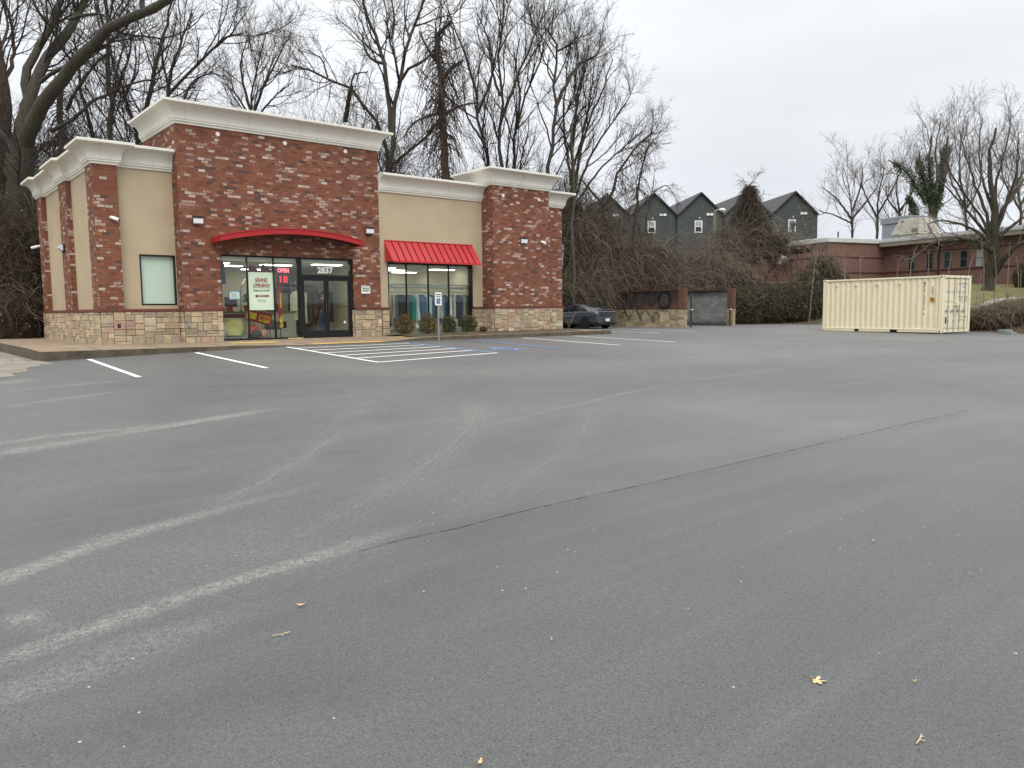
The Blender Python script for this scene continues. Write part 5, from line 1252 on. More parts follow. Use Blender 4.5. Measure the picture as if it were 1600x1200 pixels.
# ------------------------------------------------------------------ parked car (tail towards the lot)
def car():
    q = on_x(932, 511, 23.65); cx, cy = q.x + .92, q.y + .05
    z0 = gz(cx, cy)
    t = thing('parked_car', 'dark grey fastback car parked beside the shop, tail towards the lot', 'car', (cx, cy, z0))
    N = NT('satin_grey_car_paint'); v = N.coord(); n = N.noise(v, 3, 3); N.col(N.mix(N.maprange(n, .3, .7), (.052, .060, .069), (.064, .073, .083))); N.rough(.26); N.b.inputs['Metallic'].default_value = .25; N.b.inputs['Coat Weight'].default_value = 1.0; N.b.inputs['Coat Roughness'].default_value = .06; PAINT = N.m
    GL = plain('dark_car_glass', (.010, .012, .014), .04, 0, 0); N = GL.node_tree.nodes['Principled BSDF']; N.inputs['Specular IOR Level'].default_value = .7
    TRIM = plain('black_car_plastic', (.014, .014, .015), .5); TYRE = plain('tyre_rubber', (.015, .015, .016), .85); RIM = plain('dark_alloy_rim', (.05, .05, .055), .35, .6)
    Lc, Wh = 4.60, .89
    # y = 0 at the tail, growing towards the nose; stations: y, lower z, belt half width, belt z, shoulder z/half width, roof half width, roof z
    st = [(0.00, .38, .66, .66, .80, .58, .97, .50, 1.00), (.06, .30, .78, .64, .86, .68, .99, .60, 1.035), (.25, .24, .86, .62, .885, .76, .99, .64, 1.10), (.60, .22, .885, .62, .89, .82, .99, .62, 1.23), (1.05, .21, .89, .62, .888, .80, .97, .60, 1.345), (1.6, .20, .89, .62, .885, .79, .96, .60, 1.42), (2.1, .20, .885, .60, .882, .78, .95, .60, 1.43), (2.6, .20, .885, .60, .88, .77, .94, .58, 1.37), (3.1, .20, .885, .60, .875, .76, .93, .56, 1.16), (3.45, .20, .885, .60, .87, .74, .92, .56, .985), (3.9, .21, .87, .60, .85, .70, .86, .5, .905), (4.3, .24, .80, .58, .76, .62, .76, .42, .79), (4.55, .30, .66, .52, .62, .48, .62, .3, .64)]
    rows = []
    for (y, zl, hw, zm, hs_, hb, zb, hr, zr) in st:
        half = [(0, zl), (hw * .72, zl), (hw * .96, zl + .06), (hw, (zl + zm) / 2), (hw * 1.0, zm), (hs_, (zm + zb) / 2), ((hs_ + hb) / 2, zb - .015), (hb, zb + .012), ((hb * .55 + hr * .45), zb + (zr - zb) * .45), (hr, zb + (zr - zb) * .86), (hr * .72, zr - .008), (0, zr + .012)]
        rows.append([(-a, y - Lc * 0, z) for a, z in half] + [(a, y, z) for a, z in half[::-1][1:-1]])
    nr = len(rows[0])
    b = MB(); vs = [p for r in rows for p in r]; fs = []; mi = []
    for i in range(len(rows) - 1):
        for j in range(nr):
            j2 = (j + 1) % nr; fs.append((i * nr + j, i * nr + j2, (i + 1) * nr + j2, (i + 1) * nr + j))
    fs += [tuple(range(nr)), tuple(range((len(rows) - 1) * nr, len(rows) * nr))[::-1]]
    b.add(vs, fs); bo = b.build('body', PAINT, t, smooth=True, local=True, fixn=True)
    sm_ = bo.modifiers.new('sub', 'SUBSURF'); sm_.levels = sm_.render_levels = 2
    # side glass, rear glass and roof glass lie just proud of the body
    def side_pt(y, f, s, lift=.012):
        ys = [r[0] for r in st]; hb = np.interp(y, ys, [r[5] for r in st]); zb = np.interp(y, ys, [r[6] for r in st]); hr = np.interp(y, ys, [r[7] for r in st]); zr = np.interp(y, ys, [r[8] for r in st])
        return Vector((s * ((hb - .005) + (hr - hb) * (f ** 1.25) + lift), y, zb + .02 + (zr - zb) * .84 * f))
    for s in (-1, 1):
        for nm, y0, y1, c0, c1 in (('rear_side_window', .68, 1.42, 0., 1.), ('side_window', 1.5, 2.28, 1., 1.), ('side_window', 2.36, 3.05, 1., .3)):
            w_ = MB()
            def fp(a, c): 
                y = y0 + (y1 - y0) * a; top = c0 + (c1 - c0) * a; top = top if nm != 'rear_side_window' else min(1, a * 1.5)
                return tuple(side_pt(y, .05 + .90 * c * max(.05, top), s, .018))
            w_.grid(fp, 8, 5); w_.build(nm, GL, t, smooth=True, local=True)
    w_ = MB()
    def roofz(y): return float(np.interp(y, [r[0] for r in st], [r[8] for r in st]))
    def rear(a, c):
        y = .20 + .95 * c; hw = (.50 + .03 * c); return ((a - .5) * 2 * hw, y, roofz(y) + .022 - .045 * (2 * a - 1) ** 2)
    w_.grid(rear, 8, 8); w_.build('rear_window', GL, t, smooth=True, local=True)
    # tail: spoiler lip, light bar, dark panel, plate, diffuser
    m = MB(); m.prism([(-.66, -.035, 1.035), (.66, -.035, 1.035), (.70, .16, 1.075), (-.70, .16, 1.075)], (0, 0, .025)); m.build('spoiler', TRIM, t, local=True, bevel=.01)
    m = MB(); m.prism([(-.72, .03, .955), (-.60, -.03, .955), (.60, -.03, .955), (.72, .03, .955), (.72, .12, .955), (-.72, .12, .955)], (0, 0, .045)); m.build('tail_light', plain('clear_red_lens', (.24, .20, .20), .2), t, local=True, bevel=.008)
    m = MB(); m.prism([(-.50, -.022, .74), (.50, -.022, .74), (.58, -.022, .93), (-.58, -.022, .93)], (0, .05, 0)); m.build('tail_panel', plain('gloss_dark_panel', (.035, .04, .046), .15), t, local=True, bevel=.012)
    m = MB(); m.prism([(-.72, .02, .36), (.72, .02, .36), (.80, .06, .50), (.45, -.03, .58), (-.45, -.03, .58), (-.80, .06, .50)], (0, .10, 0)); m.build('bumper', PAINT, t, local=True, bevel=.015)
    m = MB(); m.prism([(-.66, .0, .22), (.66, .0, .22), (.72, -.01, .37), (-.72, -.01, .37)], (0, .2, 0)); m.build('diffuser', TRIM, t, local=True, bevel=.01)
    m = MB(); m.box(-.16, -.055, .43, .16, -.035, .58); po = m.build('number_plate', WHITE_SIGN, t, local=True, bevel=.004)
    text('plate_number', 'BKT 412' if False else 'MNR', .09, Matrix.Translation((0, -.0565, .50)) @ Matrix.Rotation(R(90), 4, 'X'), plain('grey_ink', (.12, .12, .12), .7), po, width=.22)
    for s in (-1, 1):
        m = MB(); m.box(s * .62 - .07, -.005, .44, s * .62 + .07, .03, .475); m.build('reflector', plain('red_reflector', (.30, .01, .02), .3), t, local=True)
        for y in (.92, 3.66):
            a = MB(); a.lathe([(.0, -.01), (.37, -.01), (.37, .012), (0, .012)], (s * .887, y, .36), 28, 'x'); a.build('wheel_arch', TRIM, t, local=True)
            w_ = MB(); x0 = s * .80; pr = [(.20, -.10), (.305, -.10), (.33, -.07), (.33, .07), (.305, .105), (.22, .105)]; w_.lathe([(r, s * z) for r, z in pr], (x0, y, .33), 28, 'x'); wo = w_.build('wheel', TYRE, t, local=True, smooth=False)
            r_ = MB(); r_.lathe([(0, s * .085), (.06, s * .10), (.215, s * .095), (.225, s * .06)], (x0, y, .33), 24, 'x')
            for k in range(5):
                an = k * 2 * math.pi / 5; c_ = Vector((x0 + s * .10, y + .12 * math.cos(an), .33 + .12 * math.sin(an))); r_.xbox(Matrix.Translation(c_) @ Matrix.Rotation(-an if False else an, 4, 'X'), .03, .20, .05)
            r_.build('rim', RIM, wo, local=True)
        m = MB(); m.tube([(s * .84, 2.86, .96), (s * .93, 2.84, 1.0)], .02, 6); m.xbox(Matrix.Translation((s * .99, 2.85, 1.03)), .17, .08, .12); m.build('door_mirror', PAINT, t, local=True, bevel=.02)
        m = MB()
        for y in (1.46, 2.32, 3.12): m.box(s * .893, y - .004, .35, s * .8955, y + .004, .93)
        m.build('door_gap', TRIM, t, local=True)
        m = MB()
        for y in (1.62, 2.5): m.box(s * .885, y, .80, s * .915, y + .18, .83)
        m.build('door_handle', PAINT, t, local=True)
        m = MB(); m.box(s * .70, .0, .20, s * .893, .01, .22); 
car()

# ------------------------------------------------------------------ bin enclosure with graffiti
def enclosure():
    ux, uy = 30.35, 10.35
    p = on_ground(1069, 511.6); ux, uy = p.x, p.y
    z = gz(ux, uy); t = thing('bin_enclosure', 'walled bin enclosure of brick over tan stone with grey block inside', 'enclosure', (ux, uy, z - .02))
    LY, LX, H, HS = 5.6, 4.75, 2.28, 1.05
    stm = [(.40, .32, .20), (.46, .37, .24), (.36, .29, .19), (.43, .36, .26), (.34, .28, .16)]
    b = MB(); b.box(ux + .03, uy + .4, z - .1, ux + .24, uy + LY, z + H - .06); b.box(ux + .03, uy + LY, z - .1, ux + LX + .4, uy + LY + .25, z + H - .06); b.box(ux + LX + .16, uy + .4, z - .1, ux + LX + .38, uy + LY, z + H - .06)
    N = NT('grey_cinder_block'); v = N.n('ShaderNodeTexCoord'); sp = N.n('ShaderNodeSeparateXYZ'); N.l(v.outputs['Object'], sp.inputs[0]); cb = N.n('ShaderNodeCombineXYZ'); N.l(N.math('ADD', sp.outputs['X'], sp.outputs['Y']), cb.inputs[0]); N.l(sp.outputs['Z'], cb.inputs[1])
    bt = N.n('ShaderNodeTexBrick'); N.l(cb.outputs[0], bt.inputs[0]); bt.inputs['Scale'].default_value = 1; bt.inputs['Brick Width'].default_value = .4; bt.inputs['Row Height'].default_value = .2; bt.inputs['Mortar Size'].default_value = .006
    bt.inputs['Color1'].default_value = (.135, .137, .134, 1); bt.inputs['Color2'].default_value = (.215, .217, .21, 1); bt.inputs['Mortar'].default_value = (.10, .10, .097, 1)
    n1 = N.noise(v.outputs['Object'], 2.2, 5); zz = N.maprange(N.math('ADD', sp.outputs['Z'], N.math('MULTIPLY', n1, .5)), 1.95, 2.35, 0, .85); lo = N.maprange(N.math('ADD', sp.outputs['Z'], N.math('MULTIPLY', n1, .4)), .32, .55, .8, 0)
    c = N.mix(N.math('MAXIMUM', zz, lo), bt.outputs[0], (.022, .023, .020)); N.col(c); N.rough(.95); BLK = N.m
    b.build('block_wall', BLK, t)
    f = MB(); f.box(ux - .055, uy + .42, z + HS, ux + .03, uy + LY + .3, z + H - .10); f.build('brick_face', BRICK_SOOT, t)
    ef_ = [((ux - .02, uy + LY + .3), (ux - .02, uy + .40), z - .05, z + HS, (-1, 0)), ((ux - .03, uy), (ux + .24, uy), z - .05, z + HS, (0, -1)), ((ux - .03, uy + .40), (ux - .03, uy), z - .05, z + HS, (-1, 0)), ((ux + LX + .1, uy), (ux + LX + .38, uy), z - .05, z + HS, (0, -1)), ((ux + LX + .1, uy + .4), (ux + LX + .1, uy), z - .05, z + HS, (-1, 0))]
    stones(ef_[:3], 'stone_base', t, STONE_ENC, stm, .125, 21); stones(ef_[3:], 'stone_base', t, STONE_ENC, stm, .125, 22)
    for x0, x1, nm in ((ux - .06, ux + .24, 1), (ux + LX + .1, ux + LX + .38, 2)):
        q = MB(); q.box(x0, uy - .04, z + HS, x1, uy + .40, z + H + .05); q.box(x0 + .02, uy + .01, z - .1, x1 - .02, uy + .39, z + HS); q.build('pillar', BRICK_ENC, t)
    q = MB(); q.box(ux - .075, uy + LY - .12, z + HS, ux + .05, uy + LY + .32, z + H - .10); q.build('pillar', BRICK_ENC, t)
    k = MB(); k.box(ux - .10, uy + .42, z + H - .10, ux + .30, uy + LY + .34, z + H); k.box(ux + .30, uy + LY - .06, z + H - .06, ux + LX + .1, uy + LY + .34, z + H - .0); k.box(ux + LX + .10, uy + .42, z + H - .06, ux + LX + .46, uy + LY + .34, z + H)
    k.build('coping', brick_mat('mossy_coping', [(.06, .03, .02), (.10, .04, .028)], white=-.4, dark=.3, mortar=(.06, .05, .04), bw=.07, bh=.3), t)
    RP = plain('rusty_gate_post', (.075, .045, .040), .8, .2, .25, 8)
    for x in (ux + .62, ux + LX - .18):
        g = MB(); g.tube([(x, uy - .02, z - .05), (x, uy - .02, z + 1.95)], .065, 12); g.lathe([(0, 0), (.068, 0), (.05, .04), (0, .05)], (x, uy - .02, z + 1.95), 12); go = g.build('gate_post', RP, t, smooth=False)
        h = MB(); h.box(x - .10, uy - .10, z + 1.02, x + .08, uy - .06, z + 1.07); h.build('hinge', WHITE_PLASTIC, go)
    # graffiti: thick letters painted across brick and stone on the long outer face
    ink = NT('black_spray_paint'); v = ink.coord(); n = ink.noise(v, 7, 4); ink.col(ink.mix(ink.maprange(n, .4, .7), (.030, .032, .034), (.070, .072, .075))); ink.rough(.9)
    n2 = ink.noise(v, 16, 5, .75); tr = ink.n('ShaderNodeBsdfTransparent'); mx = ink.n('ShaderNodeMixShader'); ink.l(ink.maprange(ink.math('ADD', n2, ink.math('MULTIPLY', n, .5)), .56, .86, .88, .10), mx.inputs[0]); ink.l(tr.outputs[0], mx.inputs[1]); ink.l(ink.b.outputs[0], mx.inputs[2]); ink.l(mx.outputs[0], ink.o.inputs[0])
    pale = plain('pale_spray_paint', (.30, .30, .29), .7)
    gm = MB(); X = ux - .0565; 
    def G(mb, pts, wd, dx=0.):
        for (a, b2) in zip(pts[:-1], pts[1:]):
            a = Vector(a); b2 = Vector(b2); d = b2 - a; n_ = Vector((-d.y, d.x)).normalized() * wd / 2; e_ = d.normalized() * wd * .35
            mb.add([(X - dx if True else 0, uy + LY - p.x, z + p.y) for p in (a - n_ - e_, b2 - n_ + e_, b2 + n_ + e_, a + n_ - e_)], [(0, 1, 2, 3)])
    def GH(*a):
        m_ = MB(); G(m_, *a); m_.build('graffiti_highlight', pale, t)
    wts = ((.85, 1.0), (1.0, 2.0), (1.55, 1.25), (1.85, 2.05), (2.0, 1.0)); G(gm, wts, .33)
    G(gm, ((2.2, .98), (2.7, 2.1), (2.95, 2.1), (3.15, 1.3)), .33, .001); G(gm, ((2.5, 1.45), (3.05, 1.5)), .18, .002); G(gm, ((3.05, 1.75), (3.5, 2.08), (3.4, 1.5), (3.0, 1.35)), .20, .0015)
    G(gm, [(4.15 + .42 * math.cos(R(a)), 1.62 + .48 * math.sin(R(a))) for a in range(0, 361, 20)], .33, .001)
    X0 = X; X = ux - .092
    for a, b2 in (((1.0, 1.0), (1.35, .45)), ((1.35, .5), (1.7, .95)), ((2.0, 1.0), (2.35, .45)), ((2.3, .5), (2.5, .95)), ((2.75, 1.0), (3.35, .35)), ((3.3, .4), (3.45, .9)), ((3.6, .95), (3.75, .7))): G(gm, (a, b2), .20)
    GH(((2.72, .92), (3.2, .42)), .05, .004);  GH(((1.9, .9), (2.15, .55)), .04, .004)
    X = X0; GH([(4.15 + .20 * math.cos(R(a)), 1.62 + .26 * math.sin(R(a))) for a in range(0, 361, 30)], .16, .004);   pass
    gm.build('graffiti', ink.m, t)
enclosure()

# ------------------------------------------------------------------ low brick building up the bank
def far_building():
    A = (25.1, 62.); bd = Vector((5, -11)).normalized()   # along the wing towards us ; across = (11,5)/12
    ang = math.atan2(bd.y, bd.x) - YAW                       # local x runs along the wing towards the camera
    ac = (11 / 12.083, 5 / 12.083); C = (A[0] + ac[0] * 6.2, A[1] + ac[1] * 6.2)
    cx, cy = cw(*C); zt = 5.3 + 1.55
    t = thing('brick_building', 'long low red brick building with small windows above the bank', 'building', (cx, cy, 2.2), ang)
    # local frame: x towards the camera along the wing, y to the right (away), origin at the inner corner
    def loc(X, Y):
        dx, dy = X - C[0], Y - C[1]; return (dx * bd.x + dy * bd.y, -dx * bd.y + dy * bd.x)
    Bm = lambda m, n, mt, p=t, **k: m.build(n, mt, p, local=True, **k)
    zl = zt - 2.2                                             # eave height above the local origin
    ax, ay = loc(*A)                                          # left wing corner, (0, -6.2)
    w_ = MB()
    w_.box(-12.5, ay, -1.6, .0, 3, zl - .22)                  # left wing running away
    w_.box(.0, .0, -2.2, 24, 8, zl - .5)                      # right wing running towards us
    Bm(w_, 'wall', BRICK_FAR)
    r = MB(); r.box(-12.7, ay - .15, zl - .22, .15, 3.2, zl + .16); r.build('coping', plain('white_coping', (.52, .52, .50), .7, 0, .08, 2), t, local=True, bevel=.03)
    e = MB(); e.box(.155, -.75, zl - .49, 24.3, 8.4, zl - .18); Bm(e, 'eave', plain('weathered_eave', (.22, .195, .15), .8, 0, .3, 2))
    e = MB(); e.box(.16, -.80, zl - .18, 24.35, 8.45, zl - .02); e.box(.3, -.55, zl - .018, 24, 8.2, zl + .14); Bm(e, 'roof_edge', plain('pale_roof_edge', (.40, .40, .385), .7, 0, .15, 2))
    b = MB(); b.box(.005, -.012, zl - 1.18, 24, .0, zl - 1.08); b.box(.005, -.03, zl - 2.66, 24, .0, zl - 2.54); b.box(-12.5, ay - .02, zl - 1.42, -.005, ay, zl - 1.32); b.box(-.0, ay, zl - 1.42, .02, -.05, zl - 1.32); b.box(.0, ay, zl - 2.66, .025, -.03, zl - 2.54)
    Bm(b, 'brick_band', plain('dark_brick_band', (.075, .028, .022), .9, 0, .2, 8))
    for i, x in enumerate((2.35, 3.95, 5.45, 6.75, 7.95, 9.05, 11.55)):
        z0, z1 = zl - 2.50, zl - 1.22
        f = MB(); wd = .62
        for (a, c, d, e_) in ((x, z0, x + .05, z1), (x + wd - .05, z0, x + wd, z1), (x + .05, z0, x + wd - .05, z0 + .05), (x + .05, z1 - .05, x + wd - .05, z1), (x + .05, (z0 + z1) / 2 - .02, x + wd - .05, (z0 + z1) / 2 + .02)): f.box(a, -.05, c, d, .02, e_)
        fo = Bm(f, 'window', plain('grey_window_frame', (.11, .12, .115), .6))
        g = MB(); g.add([(x + .05, -.02, z0 + .05), (x + wd - .05, -.02, z0 + .05), (x + wd - .05, -.02, z1 - .05), (x + .05, -.02, z1 - .05)], [(0, 1, 2, 3)]); Bm(g, 'pane', plain('dark_pane', (.02, .024, .028), .08) if i not in (4, 5) else plain('curtained_pane', (.30, .32, .31), .2), fo)
        s = MB(); s.box(x - .06, -.07, z0 - .06, x + wd + .06, .0, z0 - .002); Bm(s, 'sill', plain('brick_sill', (.14, .05, .04), .9), fo)
    d = MB(); d.box(4.95, -.10, -2, 5.05, -.02, zl - .5); d.prism([(4.75, -.14, zl - .5), (5.25, -.14, zl - .5), (5.10, -.14, zl - .9), (4.90, -.14, zl - .9)], (0, .12, 0)); Bm(d, 'downpipe', plain('dark_downpipe', (.03, .028, .03), .6))
    # round vent cowl on the receding wall
    v = MB(); v.tube([(-4.5, ay, zl - 1.35), (-4.5, ay - .55, zl - 1.35)], .34, 16); v.tube([(-4.5, ay - .55, zl - 1.35), (-4.5, ay - .75, zl - 1.35)], [.46, .36], 16); vo = Bm(v, 'vent_cowl', plain('galvanised_cowl', (.36, .34, .31), .5, .4, .2, 5))
    # roof units
    u = MB(); u.box(-.8, .6, zl + .10, 1.5, 3.0, zl + 1.40); u.box(-.9, .5, zl + 1.43, 1.9, 3.1, zl + 1.95); uo = Bm(u, 'roof_unit', plain('grey_duct_metal', (.20, .22, .25), .5, .3, .15, 2), bevel=.03)
    for k in range(4):
        q = MB()
    u = MB(); u.box(1.75, -.5, zl + .32, 3.6, 1.6, zl + 1.55); u.box(1.85, -.4, zl + .1, 3.5, 1.5, zl + .32); uo = Bm(u, 'roof_unit', plain('cream_unit_metal', (.48, .46, .39), .5, .1, .1, 2), bevel=.02)
    h = MB(); h.prism([(1.74, -.45, zl + .42), (1.74, -.45, zl + 1.50), (.95, -.45, zl + .42)], (0, .95, 0)); Bm(h, 'intake_hood', plain('cream_unit_metal', (.48, .46, .39), .5, .1, .1, 2), uo)
    h = MB(); h.box(2.9, -.515, zl + .45, 3.45, -.505, zl + .75); h.box(1.95, -.515, zl + 1.3, 2.2, -.505, zl + 1.45); Bm(h, 'unit_grille', plain('grille_dark', (.16, .16, .14), .6), uo)
    p = MB(); p.tube([(-5.2, ay + 1.4, zl), (-5.2, ay + 1.4, zl + 1.7)], .12, 10); p.lathe([(0, 0), (.24, 0), (.28, .2), (.12, .38), (0, .4)], (-5.2, ay + 1.4, zl + 1.6), 12); Bm(p, 'roof_vent', plain('dark_vent_pipe', (.05, .05, .055), .6))
    p = MB(); p.tube([(-.9, ay + 2, zl), (-.9, ay + 2, zl + .75)], .06, 8); Bm(p, 'vent_pipe', plain('dark_vent_pipe', (.05, .05, .055), .6))
far_building()
# lawn and path in front of it
lwn = MB()
def lawn_pt(a, b):
    X = 23.5 + 26 * a; Y0 = np.interp(X, [23, 27, 33, 50], [44.0, 42.5, 40., 33]); Y1 = np.interp(X, [23, 27, 33, 50], [64, 61, 56, 50])
    Y = Y0 + (Y1 - Y0) * b; x, y = cw(X, Y); return (x, y, tz(x, y) + .05)
lwn.grid(lawn_pt, 50, 40)
tag(lwn.build('lawn', GRASS, smooth=True, fixn=True), 'patchy winter lawn in front of the low brick building', 'lawn', kind='structure')
pth = MB()
def path_pt(a, b):
    X = 23.6 + 24 * a; Y = np.interp(X, [23, 27, 33, 50], [44.6, 43.1, 40.6, 33.6]) + 1.1 * b; x, y = cw(X, Y); return (x, y, tz(x, y) + .10)
pth.grid(path_pt, 50, 2)
tag(pth.build('path', conc_mat('pale_path_concrete', (.34, .33, .30), (.42, .40, .36), (.26, .25, .22)), smooth=True, fixn=True), 'narrow pale concrete path along the edge of the lawn', 'path', kind='structure')

# ------------------------------------------------------------------ dark townhouses beyond
def houses():
    N = NT('dark_grey_green_siding'); v = N.n('ShaderNodeTexCoord'); sp = N.n('ShaderNodeSeparateXYZ'); N.l(v.outputs['Object'], sp.inputs[0])
    fr = N.math('FRACT', N.math('MULTIPLY', sp.outputs['Z'], 1 / .155)); n1 = N.noise(v.outputs['Object'], .5, 3); n2 = N.noise(N.scale(v.outputs['Object'], (.4, .4, 6)), 1, 2)
    c = N.mix(N.maprange(n1, .3, .7), (.056, .066, .065), (.066, .077, .075)); c = N.mix(N.maprange(fr, .0, .16, .55, 0), c, (.022, .029, .029)); c = N.mix(N.maprange(n2, .5, .7, 0, .25), c, (.085, .10, .095)); N.col(c); N.rough(.7); N.bump(fr, .6, .02); SID = N.m
    ROOF = plain('dark_shingle', (.060, .060, .066), .9, 0, .25, 6); WT = plain('white_window_trim', (.75, .76, .75), .5); GUT = plain('black_gutter', (.014, .014, .016), .5)
    D = 92.; sp_ = 73.3 / F_PX * D; W_ = sp_
    def zat(py, px): return at(px, py, D).z
    ze = zat(336.5, 1150); zp = zat(301.5, 1150)
    hd = math.atan2(.10, 1)                                   # front wall turned very slightly
    lbl = ['second', 'third', 'fourth', 'fifth']
    for i in range(6):
        pk = 1021.6 - 73.3 + 73.0 * i
        if i == 5: continue
        p = at(pk, 400, D + .0); t = thing('townhouse', ['dark grey gabled townhouse half hidden behind bare trees, leftmost of the row', 'dark grey gabled townhouse with a lower-dark window, second from the left in the row', 'dark grey gabled townhouse behind the street lamp, middle of the row', 'dark grey gabled townhouse behind the pointed vine-covered tree', 'dark grey gabled townhouse at the right end of the row'][i], 'townhouse', (p.x, p.y, 3.4), -YAW + .083, 'dark gabled townhouses in a row')
        z0, ez, pz = 0, ze - 3.4, zp - 3.4; hw = W_ / 2
        B = lambda m, n, mt, q=t, **k: m.build(n, mt, q, local=True, **k)
        m = MB(); m.prism([(-hw + .01, 0, z0), (hw - .01, 0, z0), (hw - .01, 0, ez), (0, 0, pz - .06), (-hw + .01, 0, ez)], (0, 12, 0)); B(m, 'wall', SID)
        r = MB(); dpt = 12.5
        for s in (-1, 1):
            a = Vector((s * (hw + .02), -.22, ez - .02)); b = Vector((0, -.22, pz)); n = Vector((0, 0, .16)); r.prism([a, b, b + n, a + n], (0, dpt, 0))
        B(r, 'roof', ROOF)
        f = MB()
        for s in (-1, 1):
            a = Vector((s * (hw + .02), -.26, ez - .10)); b = Vector((0, -.26, pz - .08)); f.prism([a, b, b + Vector((0, 0, .2)), a + Vector((0, 0, .2))], (0, .035, 0))
        B(f, 'bargeboard', GUT)
        # windows sit where the photo shows them
        zw1, zw0 = zat(344, 1150) - 3.4, zat(363, 1150) - 3.4; wx = -.28 if i < 4 else -.33; ww = .92
        f = MB(); f.box(wx - ww / 2, -.06, zw0, wx - ww / 2 + .12, .0, zw1); f.box(wx + ww / 2 - .12, -.06, zw0, wx + ww / 2, 0, zw1); f.box(wx - ww / 2 + .12, -.06, zw0, wx + ww / 2 - .12, 0, zw0 + .12); f.box(wx - ww / 2 + .12, -.06, zw1 - .12, wx + ww / 2 - .12, 0, zw1); f.box(wx - ww / 2 + .12, -.05, (zw0 + zw1) / 2 - .04, wx + ww / 2 - .12, 0, (zw0 + zw1) / 2 + .04)
        fo = B(f, 'window', WT)
        g = MB(); g.box(wx - ww / 2 + .12, -.03, zw0 + .12, wx + ww / 2 - .12, -.02, (zw0 + zw1) / 2 - .04); g.mat(1).box(wx - ww / 2 + .12, -.03, (zw0 + zw1) / 2 + .04, wx + ww / 2 - .12, -.02, zw1 - .12)
        B(g, 'pane', [plain('dark_pane', (.02, .024, .028), .08), plain('blind_pane', (.34, .38, .37), .3)] if i != 4 else [plain('grey_pane', (.15, .17, .17), .2), plain('blind_pane2', (.22, .26, .25), .3)], fo)
        zl = zat(334.5, 1150) - 3.4; l = MB(); l.box(.66, -.14, zl - .13, 1.0, 0, zl + .13); l.box(1.10, -.14, zl - .13, 1.44, 0, zl + .13); B(l, 'wall_vent', WT)
        l = MB(); l.box(wx + .08, -.08, zw1 + .22, wx + .18, 0, zw1 + .40); B(l, 'small_fixture', WT)
        if i < 4:
            g = MB(); g.tube([(hw, -.08, z0), (hw, -.08, ez - .15)], .09, 8); g.prism([(hw - .35, -.2, ez + .05), (hw + .35, -.2, ez + .05), (hw + .12, -.2, ez - .35), (hw - .12, -.2, ez - .35)], (0, .15, 0)); B(g, 'downpipe', GUT)
houses()
# flat link roof behind the first valley
def street_lamp():
    D = 74.; p = at(1116, 372, D); zt = at(1116, 331, D).z; zb = tz(p.x, p.y)
    t = thing('street_lamp', 'street lamp with a pale round head on a wooden pole before the townhouses', 'street lamp', (p.x, p.y, zb))
    m = MB(); m.tube([(p.x, p.y, zb - .3), (p.x, p.y, zt + .1)], [.16, .13], 10); m.build('pole', plain('weathered_pole', (.16, .14, .09), .9, 0, .2, 4), t)
    m = MB(); rt = Vector((math.cos(YAW), -math.sin(YAW), 0)); q = Vector((p.x, p.y, zt + .05)); m.tube([q, q + rt * .25 + Vector((0, 0, .16)), q + rt * .55 + Vector((0, 0, .2))], .035, 8); m.build('arm', GALV, t)
    c = q + rt * .72 + Vector((0, 0, .12)); m = MB(); m.lathe([(0, .16), (.14, .15), (.30, .05), (.34, -.02), (.26, -.10), (0, -.18)], tuple(c), 16); m.build('lamp_head', plain('pale_lamp_head', (.62, .64, .62), .4), t, smooth=True)
street_lamp()

# ------------------------------------------------------------------ fallen leaves and twigs on the asphalt
LEAF = plain('dry_tan_leaf', (.66, .47, .26), .8, 0, .15, 30)
def star_leaf(label, px, py, s, rot, name='fallen_leaf'):
    p = on_ground(px, py); m = MB(); k = 5; pts = []
    rnd = random.Random(int(px))
    for i, r in enumerate((.62, .95, 1.12, 1.0, .6)):
        a = rot + (i - 2) * .98; r *= s
        pts += [(a - .40, s * .34), (a - .20, r * .62), (a - .24, r * .80), (a - .06, r * .84), (a, r), (a + .07, r * .83), (a + .22, r * .78), (a + .18, r * .6)]
    pts += [(rot + math.pi - .3, s * .26), (rot + math.pi + .3, s * .26)]
    vs = [(0, 0, .005)] + [(math.cos(a) * r, math.sin(a) * r, .004 + (r / s) ** 2 * .005 * (1 + math.sin(a * 3))) for a, r in pts]
    m.add(vs, [(0, i + 1, (i + 1) % len(pts) + 1) for i in range(len(pts))]); t = thing(name, label, 'leaf', tuple(p), group=None)
    m.build('blade', LEAF, t, local=True); st = MB(); a = rot + math.pi; st.tube([(0, 0, .012), (math.cos(a) * s * .6, math.sin(a) * s * .6, .014), (math.cos(a) * s * 1.15, math.sin(a) * s * 1.15, .02)], [.0022, .0018, .003], 5); st.build('stalk', plain('leaf_stalk', (.12, .08, .05), .8), t, local=True)
star_leaf('large tan star-shaped leaf lying on the near asphalt at the right', 1274, 1065, .044, -.9)
def small_leaf(label, px, py, ln, wd, rot):
    p = on_ground(px, py); t = thing('fallen_leaf', label, 'leaf', tuple(p), rot); m = MB(); m.grid(lambda a, b: ((a - .5) * ln, (b - .5) * wd * math.sin(math.pi * (.08 + .84 * a)), .006 + .010 * (2 * a - 1) ** 2 + .006 * abs(2 * b - 1)), 8, 4); m.build('blade', LEAF, t, local=True)
    st = MB(); st.tube([(ln * .48, 0, .015), (ln * .7, .004, .012)], .0015, 4); st.build('stalk', plain('leaf_stalk', (.12, .08, .05), .8), t, local=True)
small_leaf('small curled pale leaf on the asphalt left of centre', 470, 948, .045, .018, -.55)
small_leaf('tiny pale leaf on the asphalt above the large star-shaped leaf', 1364, 848, .028, .012, .4)
